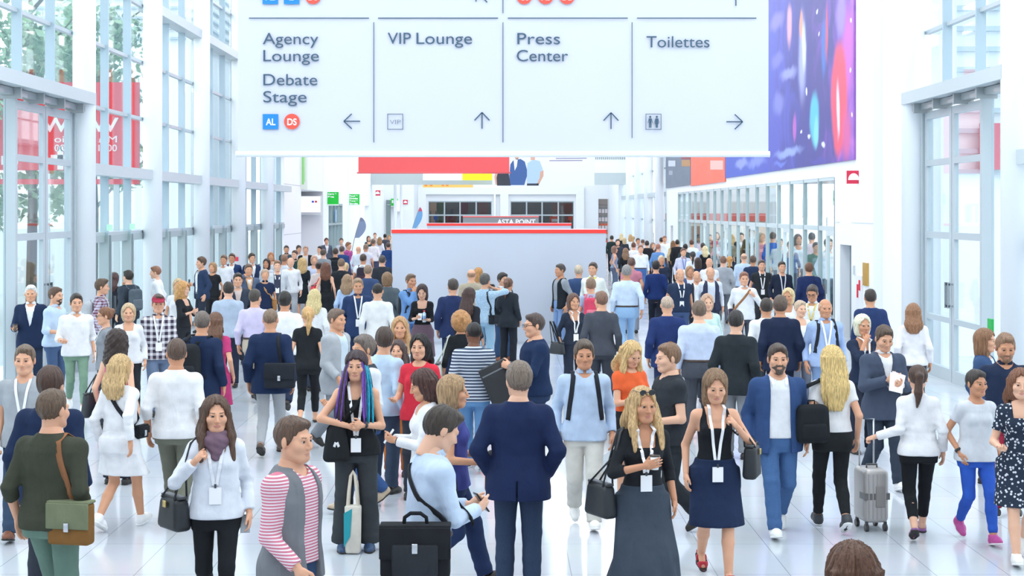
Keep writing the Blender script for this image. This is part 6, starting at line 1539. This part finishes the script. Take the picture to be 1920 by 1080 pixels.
P(909, 515, 150, 'm', 'thick #55504c', 'rolled #a9c6dd print:#d6e4ee:.02', 'jeans #9cc0d8', 'photographer in pale blue patterned shirt raising a camera', arms=('ear', 'camera'), bags=[('item', 'camera', 'L', 'black camera held up by the photographer'), ('messenger', 'black camera bag on the photographer\'s hip', 'R', (.2, .12, .16), (.22, .05, .92), 90, '#2a2d32', '#2a2d32', 'camera_bag', None, -.1, False, False)])
P(942, 513, 40, 'm', 'thick #2c2724', 'blazer #3b424e', 'jeans #3d5578', 'man in charcoal jacket and jeans standing in front of the booth wall', h=1.74, arms=('down', 'clasp'), sh='#8a5038')
P(953, 522, 160, 'f', 'pony #6a4a38', 'blazer #33383f', 'trousers #2e3138', 'woman with brown ponytail close behind the charcoal jacket and jeans', h=1.68)
P(864, 588, 188, 'f', 'curly #b07e4e', 'tee34 #22252a', 'trousers #24282e', 'woman with curly copper-blonde hair and black top from behind', h=1.66, bags=[('shoulder', 'pale grey shoulder bag of the copper-curled woman', 'L', (.36, .12, .42), (.31, .04, .88), '#b9bfb6', 'tote_bag', 75)])
P(888, 600, 180, 'm', 'buzz #1f1b1a', 'rolled #46536a stripe:#d3dae4:.036', 'jeans #6d9ccc', 'man in navy and white striped shirt from behind', h=1.74, sk='#7a523e', gait='walkL', sh='#33415a sneaker', turn=.3)
P(1003, 590, -72, 'm', 'short #4a3b36', 'sweater #1f3152', 'trousers #2c3d5c', 'man in dark blue sweater facing left with a black portfolio', h=1.80, arms=('down', ((.16, -.34, 1.22), (.6, .5, -.8), 'grip')), w=1.1, ex=('glasses',), bags=[('item', 'portfolio', 'L', 'long black portfolio case held by the man in dark blue sweater', 24)])
P(683, 626, -55, 'm', 'thick #6a5f58', 'vest #43484f #dfe3ea', 'jeans #3c5a8c', 'grey-haired man in dark vest and jeans behind the dreadlocked woman', h=1.76, gait='walkL', sh='#b9a58e', arms=('carry', 'carry'), bags=[('item', 'jacket', 'L', 'dark jacket over the arm of the grey-haired man in vest', '#2b3038')])
P(719, 617, 150, 'm', 'thick #46372f', 'shirt #c3d8ee', 'trousers #3f4b60', 'brown-haired man in pale blue shirt behind the dreadlocked woman', h=1.74, turn=.6)
P(787, 629, -12, 'f', 'long #1f1a1b', 'tshirt #e0384a', 'trousers #3a3d46', 'black-haired woman in bright red top', h=1.70, arms=('carry', 'down'))
P(746, 640, -8, 'f', 'longfront #4a3836', 'tshirt #dd3a48', 'trousers #b5672e', 'dark-haired woman in red top, left of the other red top', h=1.52)
P(800, 695, -78, 'f', 'long #4f3530', 'blouse #eeeef1', 'trousers #5a4a44', 'woman in white blouse with a phone between dreadlocks and laptop bag', h=1.66, arms=('phone', 'phone'), nod=.25, bags=[('item', 'phone', 'R', 'white phone of the woman in white blouse', '#d8dce2')], ex=('watch L',))
P(750, 596, 2, 'f', 'longfront #b58d62', 'blouse #dfe1e6', 'trousers #4a4e58', 'woman with long honey-blonde hair behind the red tops', h=1.68)
P(630, 576, 60, 'm', 'short #6d5a4e', 'cardigan #b3b8be #d3e3ee', 'trousers #8b9098', 'man in long grey cardigan and pale shirt walking right', gait='walkL', h=1.78, arms=('fwd', 'bck'))
P(1127, 548, 176, 'm', 'short #7d5c4c', 'shirt #4a4e58', 'trousers #40444e', 'man in charcoal shirt seen from behind in the right aisle', h=1.79, turn=.4)
P(1108, 523, -170, 'm', 'short #8c705c', 'tshirt #b3bdd6', 'trousers #5d6880', 'man in pale blue-grey top with a red backpack', h=1.76, bags=[('backpack', 'pink-red backpack in the right aisle', (.28, .2, .44), '#e0506a', '#ee8294', 1.22, .05)])
P(1051, 496, -60, 'm', 'short #4c4440', 'vest #23282e #9aa0a8', 'jeans #7f9cc8', 'man in black gilet and jeans at the right end of the booth wall', D=34.9)
P(1085, 498, 170, 'm', 'short #cbb9a2', 'blazer #3f5680', 'trousers #3a4c70', 'fair-haired man in blue suit jacket by the booth wall corner', h=1.78)
P(1112, 493, -20, 'm', 'short #53463e', 'shirt #eef2ea', 'trousers #5a6270', 'man in white with a yellow strap at the booth wall corner', D=34.5, lan='#d6ee3a 1.3')
P(1075, 552, 20, 'f', 'bob #6a4c40', 'tee34 #2c3444', 'trousers #2c3444', 'woman in dark navy with white lanyard beside the red backpack', h=1.66, lan='#f4f4f6 1.1', bags=[('shoulder', 'black handbag of the woman left of the red backpack', 'R', (.34, .12, .2), (.3, -.02, .86), '#24272c', 'handbag', 70, 'hand')])
P(1175, 495, 178, 'm', 'short #8d8a88', 'shirt #d5e4f6 tuck', 'slimjeans #9cc0e6', 'big grey-haired man in pale blue shirt and light jeans walking away', h=1.92, w=1.15, gait='walkR', arms=('bck', 'down'))
P(1184, 484, 178, 'm', 'short #6a5148', 'tshirt #d28a9c', 'trousers #9aa2ae', 'man in pink t-shirt partly hidden by the grey-haired man', h=1.84)
P(1230, 488, 180, 'm', 'thick #23201f', 'sweater #20356a', 'trousers #262c3a', 'black-haired man in blue sweater and dark trousers walking away', h=1.80, gait='walkL', arms=('down', 'down'))
P(1240, 480, 2, 'm', 'short #d3bd9c', 'shirt #2b3346', 'trousers #2b3346', 'blond man in dark shirt just behind the blue sweater', h=1.76)
P(1251, 556, 178, 'm', 'buzz #b5a08e', 'blazer #27386a', 'trousers #2a3658', 'bald man in blue blazer with a brown strap, from behind', h=1.78, bags=[('messenger', 'brown leather bag of the bald man in blue blazer', 'R', (.3, .1, .24), (.22, .08, .95), 60, '#6a4a36', '#8a644a', 'messenger_bag', None, -.02)])
P(1311, 566, 180, 'm', 'short #6a584a', 'shirt #c9d4ec tuck', 'trousers #4a4e58', 'big man in pale blue shirt with sleeves down, from behind', h=1.80, w=1.22, arms=('down', 'down'))
P(1380, 584, 158, 'm', 'short #2e2a28', 'blazer #2b3136', 'trousers #8d9197', 'dark-haired man in black blazer and grey trousers from behind', h=1.78)
P(1463, 557, 176, 'm', 'thick #5c4c42', 'blazer #222c46', 'trousers #222c40', 'man in dark navy suit from behind, above the open blue cardigan', h=1.80, w=1.1)
P(1437, 561, 178, 'm', 'short #3c342f', 'shirt #edf0f4', 'trousers #4a505c', 'man in white shirt tucked behind the dark navy suit', h=1.73)
P(1180, 641, 30, 'f', 'longfront #d3b07a', 'tshirt #ef6a3c', 'skirt #26282c .5 .03', 'blonde woman in bright orange jacket looking down', h=1.66, arms=('phone', 'phone'), nod=.4, bags=[('item', 'phone', 'R', 'black phone held by the woman in orange')])
P(1255, 640, -72, 'm', 'short #7d5f48', 'tshirt #33373d', 'trousers #2f3338', 'man in charcoal t-shirt moving left behind the blonde in black', h=1.78, gait='walkR', arms=('fwd', 'carry'), w=1.08)
P(1275, 504, 8, 'm', 'balding #b79a86', 'tshirt #2c3a54', 'jeans #4a5f86', 'balding man in navy t-shirt with white lanyard, right aisle', lan='#f2f2f5 1.1', w=1.12)
P(1332, 501, 2, 'm', 'balding #c39f88', 'vest #3a4058 #e3eaf4', 'trousers #3a4256', 'balding man in dark gilet over a pale shirt, right aisle', w=1.05)
P(1395, 511, 2, 'm', 'short #8c5f4c', 'shirt #f0f1f5', 'trousers #4a505e', 'man in white shirt with a brown shoulder strap before the glass screen', arms=('down', 'strap'), bags=[('messenger', 'dark plum bag of the man in white shirt', 'R', (.3, .1, .26), (.24, .02, .92), 90, '#4a3f50', '#a5744e', 'messenger_bag', None, .1)])
P(1428, 488, 2, 'm', 'short #5c4a42', 'tshirt #2c3034', 'trousers #33373e', 'man in black t-shirt with wide white lanyard by the glass screen', lan='#f3f3f6 1.06')
P(1466, 491, 4, 'm', 'short #3f342f', 'sweater #232b3e', 'trousers #2b3142', 'man in dark navy sweater with wide pale lanyard by the glass screen', lan='#d6dbe4 1.0')
P(1517, 494, 180, 'm', 'thick #6a4a38', 'blazer #22305a', 'trousers #26304a', 'brown-haired man in navy jacket from behind by the glass screen', h=1.80, w=1.12)
P(1524, 535, -22, 'm', 'short #4a3e3a', 'shirt #eceff4', 'trousers #6a7080', 'man with glasses in white shirt looking down left of the doorway', ex=('glasses',), nod=.3, lan='#d8c26a 1.2')
P(1547, 561, 2, 'm', 'balding #caa78e', 'shirt #a9bfe6', 'jeans #7f9ac2', 'person in blue shirt with white lanyard and dark backpack straps', lan='#f5f5f8 1.12', bags=[('backpack', 'dark backpack worn by the person in blue shirt', (.28, .16, .42), '#2c2f36')])
P(1478, 542, -20, 'f', 'bob #d8bf90', 'blouse #f2f2f5', 'trousers #4a5060', 'woman with short blonde hair in white blouse right of the dark navy suit', h=1.70)
P(1326, 553, 4, 'f', 'bob #c49e84', 'blouse #cfeae4', 'trousers #39404a', 'person in mint green top behind the big man in pale blue', h=1.68)
P(1356, 481, 178, 'm', 'short #7d5c4c', 'blazer #a8adb4', 'trousers #6a707a', 'man in light grey blazer from behind, right aisle', h=1.78)
P(1395, 475, 165, 'm', 'balding #b58a74', 'shirt #c4d6ec', 'trousers #5d687a', 'balding man in light blue shirt from behind by the glass screen', h=1.80, w=1.15)
P(1412, 480, 165, 'm', 'short #5f4a42', 'blazer #2b3a58', 'trousers #2b3a58', 'man in navy blazer close to the balding man by the glass screen', h=1.78)
P(1368, 481, 175, 'f', 'pony #c28a48', 'tee34 #26292e', 'trousers #26292e', 'golden ponytailed woman in black, right of the light grey blazer', h=1.68)
P(1322, 462, 178, 'f', 'long #d9c69c', 'tee34 #24272c', 'trousers #2b2e36', 'woman with long pale blonde hair and black top, right aisle', h=1.68)
P(1299, 472, 178, 'f', 'pony #2e2626', 'blouse #e6ebf3', 'trousers #4a5060', 'dark ponytailed woman in white top, right aisle', h=1.72)
P(1309, 484, 172, 'f', 'lob #3a2a26', 'tee34 #263450', 'trousers #263450', 'dark-haired woman in navy top below the pale blonde, right aisle', h=1.68)
P(1281, 466, 8, 'm', 'short #6d4f42', 'shirt #cfd0e6', 'trousers #4a5268', 'man in lilac shirt with blue tie ribbon, right aisle', lan='#5673b8 1.1')
P(1262, 452, 178, 'f', 'long #7a5436', 'sweater #cbb48c', 'trousers #24262a', 'woman in beige top with brown hair under the last bright windows', h=1.70)
P(1201, 460, 4, 'm', 'short #8a6450', 'shirt #eef1f6 tuck', 'jeans #4a70a8', 'man in white shirt and jeans facing us in the far right aisle', h=1.82, w=1.1)
P(1293, 500, 6, 'f', 'bob #a5805e', 'open #4a5c86 #e3e6ee', 'trousers #3a4256', 'woman with brown bob in blue jacket, right aisle', h=1.68)
P(1306, 508, 2, 'm', 'balding #b58c62', 'vest #2c3038 #eceef2', 'trousers #2c3038', 'man in dark gilet with white lanyard left of the balding gilet man', lan='#f4f4f6 1.1', h=1.66)
P(1330, 484, 2, 'm', 'bald #c49a86', 'tshirt #eef0f4', 'trousers #5a6170', 'bald man in white t-shirt behind the gilets, right aisle', h=1.76)
P(1500, 565, 20, 'f', 'short #c0a890', 'blouse #eef0f4', 'trousers #6a7080', 'person in white behind the long blonde hair', h=1.62)
# ---- far crowd, left aisle
FAR_L = [
 (537, 461, 10, 'm', 'short #4a3f3a', 'shirt #3f5560', 'trousers #3a4048', 'dark-haired man in teal shirt first right of the last left column'),
 (553, 470, -20, 'm', 'short #5d4438', 'shirt #2c4a4a', 'trousers #3a3f48', 'man in dark green shirt before the white wall panel'),
 (560, 461, 30, 'm', 'thick #3d3330', 'shirt #dfe4ea', 'trousers #4a5060', 'man in off-white shirt before the white wall panel'),
 (573, 462, 5, 'm', 'short #b59078', 'open #2a2d33 #dfd6d0', 'trousers #2d3038', 'man with hand on chin in black jacket under the wall screen'),
 (600, 462, -30, 'm', 'short #2f2a28', 'shirt #f0f1f3', 'trousers #4a4f58', 'black-haired man in white shirt right of the wall screen'),
 (589, 480, 10, 'f', 'bob #c79f8a', 'blouse #cfd4ea', 'trousers #3a4254', 'woman in pale lilac blouse above the curly blonde'),
 (612, 447, 20, 'm', 'thick #6a4638', 'blazer #5a6574', 'trousers #3f4652', 'man in slate jacket in front of the left glass doors'),
 (606, 468, 170, 'm', 'short #55493f', 'sweater #8d949a', 'trousers #4a4f58', 'man in grey sweater from behind below the left glass doors'),
 (640, 447, 10, 'm', 'short #54423a', 'shirt #d5dbe3', 'trousers #4a5060', 'man in pale shirt right of the left glass doors'),
 (653, 455, 60, 'm', 'thick #8a6548', 'tshirt #c05aa0 print:#3f4c7c:.05', 'trousers #2f3d66', 'man in pink patterned shirt below the feather flag'),
 (641, 462, 175, 'm', 'short #574a44', 'blazer #2d4a7c', 'trousers #2d3d5c', 'man in bright navy blazer from behind left of the pink pattern'),
 (672, 462, 165, 'm', 'bald #b5836a', 'shirt #dde3ec', 'trousers #5a6170', 'bald man in white shirt under the feather flag'),
 (700, 449, 178, 'm', 'short #6d5c50', 'shirt #f0f0f4', 'trousers #4a556e', 'tall man in white shirt from behind left of the booth wall'),
 (686, 458, 178, 'm', 'short #8a725e', 'polo #dfe4ee', 'trousers #525a6a', 'man in pale polo from behind left of the tall white shirt'),
 (691, 443, 20, 'f', 'lob #6b4c40', 'tee34 #2a4a4c', 'trousers #2f3a42', 'woman in dark teal top by the far left doorway'),
 (712, 445, 178, 'f', 'long #9c7450', 'blouse #e2e0ea', 'trousers #4a5260', 'woman with light brown hair, far left aisle beside the booth wall'),
 (722, 439, 178, 'm', 'short #26211f', 'shirt #4a4c58', 'trousers #3a3d46', 'black-haired man in dark shirt, far left aisle beside the booth wall'),
 (730, 441, 10, 'f', 'bob #a5784c', 'blouse #d0c4b8', 'trousers #4a4a50', 'woman with copper hair furthest left of the booth wall edge'),
 (728, 455, 175, 'm', 'short #4f443e', 'blazer #2c4a80', 'trousers #2c3c5c', 'man in blue jacket at the left edge of the booth wall'),
 (703, 437, 10, 'm', 'short #7d5a4c', 'shirt #c3b0a8', 'trousers #5a5a60', 'red-faced man in beige shirt by the far left doorway'),
 (508, 474, 10, 'f', 'long #b8794e', 'blouse #dcdfe4', 'trousers #5a606c', 'ginger woman with long hair in front of the fifth column'),
 (500, 486, -10, 'f', 'lob #33292a', 'blouse #cfd3dc', 'trousers #3c4150', 'dark-haired woman in pale blouse before the fifth column'),
 (545, 483, 5, 'm', 'bald #c39c86', 'shirt #eef0f2', 'trousers #b8bcc2', 'bald man in white shirt right of the pale grey cardigan'),
 (533, 478, 160, 'm', 'short #8d6a54', 'shirt #e0e3ea', 'trousers #565c68', 'man in white shirt from behind, right of the ginger woman'),
 (640, 486, 174, 'm', 'short #7a624f', 'tshirt #2a2e34', 'trousers #3a3e46', 'man in black t-shirt left of the blonde ponytail'),
 (598, 492, 172, 'f', 'bun #3a2c2a', 'blouse #d8c8c4', 'trousers #4a4a52', 'dark-haired woman with bun left of the long brown curls'),
 (690, 498, 170, 'm', 'short #8c745f', 'blazer #3a4c70', 'trousers #3a4660', 'man in blue blazer right of the red-trimmed backpack'),
]
FARH = {560: 1.72, 600: 1.72, 672: 1.72, 1297: 1.84, 1246: 1.86}
for q in FAR_L: P(*q[:8], h=FARH.get(q[0]))
# ---- far crowd, right aisle
FAR_R = [
 (1147, 442, 178, 'm', 'short #33302e', 'sweater #2b3a3c', 'trousers #2c3038', 'dark figure in black-green sweater at the right edge of the booth wall'),
 (1152, 462, 100, 'f', 'bob #8c6a58', 'tank #8e9cb6', 'wide #5d6c84', 'woman in grey-blue top with bare arms at the right booth corner'),
 (1158, 449, 10, 'm', 'short #4a423e', 'shirt #3a4250', 'trousers #3a4250', 'man in slate shirt far right of the booth wall'),
 (1165, 438, 170, 'f', 'long #d8bf94', 'tee34 #2c3036', 'trousers #33363d', 'blonde woman in black far right of the booth wall'),
 (1171, 446, 178, 'f', 'lob #cfb58c', 'tee34 #3a3f48', 'trousers #33363d', 'second blonde woman in dark grey far right of the booth wall'),
 (1173, 466, 175, 'f', 'long #86664c', 'tee34 #1f2327', 'trousers #8d7f72', 'brown-haired woman in black top, left of the white shirt and jeans'),
 (1182, 440, 178, 'f', 'long #c69c6c', 'blouse #eceef0', 'trousers #6a6e76', 'fair woman in white blouse by the first bright far window'),
 (1188, 455, 176, 'm', 'short #6a4436', 'shirt #f0f1f4', 'trousers #5a6070', 'brown-haired man in white shirt by the first bright far window'),
 (1187, 443, 178, 'f', 'pony #b5905e', 'blouse #e8e6e2', 'trousers #5a5a60', 'ponytailed blonde by the first bright far window'),
 (1217, 438, 176, 'm', 'short #3a322e', 'blazer #31363f', 'trousers #31363f', 'dark-suited man under the second bright far window'),
 (1224, 437, 12, 'm', 'short #8f5a48', 'blazer #3a3f48', 'trousers #3a3f48', 'red-faced man beside the dark suit under the second bright window'),
 (1213, 452, 176, 'm', 'short #2f2927', 'blazer #26292f', 'trousers #2c2f36', 'black-haired man in black jacket right of the white shirt and jeans'),
 (1224, 455, 20, 'f', 'vlong #8a7668', 'sweater #5c4a44', 'trousers #4a4a50', 'tall woman with ash-brown hair in the right aisle'),
 (1234, 458, 150, 'm', 'short #a5705c', 'shirt #6a94c8', 'jeans #4f6d9c', 'man in bright blue shirt in the right aisle below the bright windows'),
 (1240, 446, 178, 'm', 'short #3a3330', 'blazer #3a3f46', 'trousers #3a3f46', 'man in charcoal coat under the third bright far window'),
 (1246, 443, 10, 'm', 'short #93604e', 'shirt #e8ebef', 'trousers #4a5060', 'pink-faced man in white shirt by the far grey door'),
 (1270, 450, 178, 'm', 'short #1e1b1c', 'blazer #24272c', 'trousers #24272c', 'man in black jacket beside the woman in beige'),
 (1297, 450, 178, 'm', 'short #5d3f34', 'shirt #dfe6ef', 'trousers #4a5568', 'brown-haired man in white shirt beside the glass screen'),
 (1285, 458, 176, 'm', 'short #26221f', 'tshirt #3a4a52', 'trousers #33383f', 'black-haired man in dark t-shirt at the far end of the glass screen'),
 (1318, 456, 178, 'm', 'short #40322d', 'shirt #b5cdec', 'trousers #4a5a78', 'man in sky blue shirt by the glass screen left of the pale blonde'),
 (1205, 449, 176, 'f', 'bun #6a4a3a', 'blouse #e5e8ec', 'trousers #60656e', 'woman with brown bun in the far right aisle'),
 (1196, 447, 12, 'm', 'short #55453c', 'shirt #d3dae4', 'trousers #4f5664', 'man in pale shirt facing us, far right aisle'),
]
for q in FAR_R: P(*q[:8], h=FARH.get(q[0]))
# ---- people in the hall next door, behind the glass screen
NEXT = [
 (1302, 432, 10, 'm', 'short #4a3c34', 'shirt #3a62b4', 'trousers #333a48', 'man in blue behind the far end of the glass screen', 84), (1309, 440, 170, 'f', 'long #3a2c28', 'blouse #d4a8c4', 'trousers #3a3d46', 'woman in pink blouse behind the far panes of the glass screen', 80),
 (1331, 440, 10, 'm', 'short #3c322c', 'shirt #5a7a6a', 'trousers #3a3d46', 'man in green shirt behind the glass screen', 74), (1344, 436, 0, 'f', 'lob #4a382e', 'tshirt #d8566c', 'trousers #33363e', 'woman in coral top behind the glass screen', 72), (1359, 434, 0, 'm', 'short #9a6c50', 'shirt #eceef2', 'trousers #3a4050', 'fair man in white behind the middle of the glass screen', 70),
 (1372, 440, 180, 'f', 'long #c9a878', 'tee34 #3a4a66', 'trousers #3a4050', 'blonde in blue top behind the middle of the glass screen', 68), (1390, 437, 0, 'm', 'short #3a302a', 'blazer #3c3f46', 'trousers #3c3f46', 'man in dark suit behind the glass door', 66), (1409, 429, -5, 'm', 'short #a06a48', 'blazer #6d5a34 #dfe6f0', 'trousers #4a4438', 'man in olive brown jacket standing behind the glass screen', 60),
 (1428, 437, 12, 'f', 'bob #b8a088', 'tshirt #d8909c', 'trousers #4a5060', 'woman in pink t-shirt behind the glass screen', 58), (1449, 436, 170, 'm', 'short #5d4a3e', 'shirt #2f62b8', 'trousers #33405a', 'man in strong blue shirt behind the glass screen', 56), (1462, 447, 0, 'm', 'short #7a6a5c', 'shirt #c9ced4', 'trousers #555b66', 'man in grey shirt behind the glass screen, right half', 54),
 (1496, 440, 10, 'f', 'long #5a443a', 'blouse #cfd8e0', 'trousers #3f4652', 'woman in pale blouse behind the right half of the glass screen', 52), (1522, 437, 170, 'm', 'short #3a3230', 'shirt #e0c8d2', 'trousers #4a4a56', 'man in pale pink shirt behind the right end of the glass screen', 54), (1530, 455, 10, 'm', 'short #4d4038', 'tshirt #44705c', 'trousers #39404a', 'man in green t-shirt behind the right end of the glass screen', 48),
 (1553, 448, 20, 'm', 'thick #54443a', 'shirt #d9e2ea', 'trousers #4a5260', 'man in white behind the last panes of the glass screen', 46), (1482, 452, -10, 'f', 'bun #4a3830', 'tee34 #5a6a8c', 'trousers #3a4252', 'woman with bun in blue behind the glass screen', 50),
]
for q in NEXT: P(*q[:8], D=q[8])
# ---- things standing on the floor
def suitcase():
    D_ = 15.1; X = (1633-VX)*D_/F; o = empty('suitcase', (X, D_, 0), .12); tag(o, 'grey hard-shell suitcase on wheels with raised handle at the right', 'suitcase')
    m = MB(); put(m, rbox(.24, .34, .50, .05, 4), (0, 0, .33)); m.build('shell', plain('#b1adab', .3, .2), o, True)
    m = MB()
    for k in range(5): put(m, rbox(.012, .30, .42, .004, 2), (-.08+.04*k, -.025, .33))
    m.build('rib', plain('#a5a19f', .35, .2), o, True)
    MB().box(-.122, .122, -.172, -.03, .30, .36).build('seam', plain('#6c6a6a', .4), o)
    m = MB(); put(m, rbox(.09, .02, .2, .008, 2), (.03, -.172, .33)); m.build('front_panel', plain('#8a8684', .4), o, True)
    for x in (-.09, .09):
        for y in (-.13, .13): MB().tube([(x-.015, y, .035), (x+.015, y, .035)], .035, 14).box(x-.012, x+.012, y-.015, y+.015, .04, .09).build('wheel', plain('#3a3a3c', .4), o)
    MB().tube([(-.07, .12, .57), (-.07, .12, 1.02), (.07, .12, 1.02), (.07, .12, .57)], .009, 8).build('pull_handle', plain('#c4c7ca', .25, .8), o, True)
    MB().tube([(-.05, -.02, .57), (-.05, -.02, .61), (.05, -.02, .61), (.05, -.02, .57)], .01, 8).build('carry_handle', plain('#4a4a4c', .4), o, True)
suitcase()
def tote():
    D_ = 14.0; X = (662-VX)*D_/F; o = empty('tote_bag', (X, D_, 0), -.1); tag(o, 'cream canvas tote bag with teal print standing at the feet of the dreadlocked woman', 'bag')
    m = MB(); put(m, rbox(.13, .09, .42, .02, 3, 1.08), (0, 0, .215)); b = m.build('bag_body', cloth('#e6dfd2'), o, True)
    MB().slab([(-.072, .06), (-.015, .16), (.0, .40), (-.072, .36)], -.053, -.05).build('print', plain('#1f9aa6', .6), o)
    for y in (-.03, .03): MB().ribbon([(-.045, y, .41), (-.035, y*.8, .55), (-.02, y*.4, .68), (.0, y*.2, .72), (.02, y*.4, .68), (.035, y*.8, .55), (.045, y, .41)], (0, -1, 0), .024, .004).build('handle', cloth('#e0d6c4'), o)
tote()
rbag = None
# the red bag on the floor side of the woman in speckled dress
def redbag():
    D_ = 15.9; X = (1886-VX)*D_/F; o = empty('shopping_bag', (X, D_, .72), .3); tag(o, 'red bag between the blue trousers and the speckled dress', 'bag')
    m = MB(); put(m, rbox(.16, .10, .34, .015, 2)); m.build('bag_body', cloth('#e0382f'), o, True)
    MB().tube([(-.05, 0, .16), (-.04, 0, .26), (.04, 0, .26), (.05, 0, .16)], .006, 6).build('handle', cloth('#c22d28'), o, True)
redbag()
# green sign by the right door, notes on the column, exit lamps
o = MB().box(7.62, 7.66, 24.75, 24.95, 1.0, 1.32).build('safety_sign', plain('#1ea84a', .5)); tag(o, 'small green sign beside the tall right door', 'sign')
o = MB().box(-7.90, -7.74, CY[5]-.232, CY[5]-.213, 1.5, 1.62).build('paper_note', plain('#ea4058', .6)); tag(o, 'small red note stuck on the fourth left column', 'note')
for i, y in enumerate((32.1, 34.1)):
    o = MB().box(-7.86, -7.80, y, y+.22, 2.60, 2.72).build('exit_lamp', plain('#8be0a4', .4, emit=.6)); tag(o, ('left' if i == 0 else 'right')+' of two small green exit lamps over the left doors', 'exit lamp')
seen = {}
for px, D, lab, o in PEOPLE: seen.setdefault(lab, []).append(o)
for l, v in seen.items():
    n = len(l.split())
    if len(v) > 1 or n > 16 or n < 4: print('LABEL', n, len(v), l)
for i in range(len(PEOPLE)):
    for j in range(i):
        d = math.hypot(PEOPLE[i][0]-PEOPLE[j][0], PEOPLE[i][1]-PEOPLE[j][1])
        if d < .42: print('CLOSE %.2f D=%.1f/%.1f %s | %s' % (d, PEOPLE[i][1], PEOPLE[j][1], PEOPLE[i][2], PEOPLE[j][2]))
print('PEOPLE', len(PEOPLE))
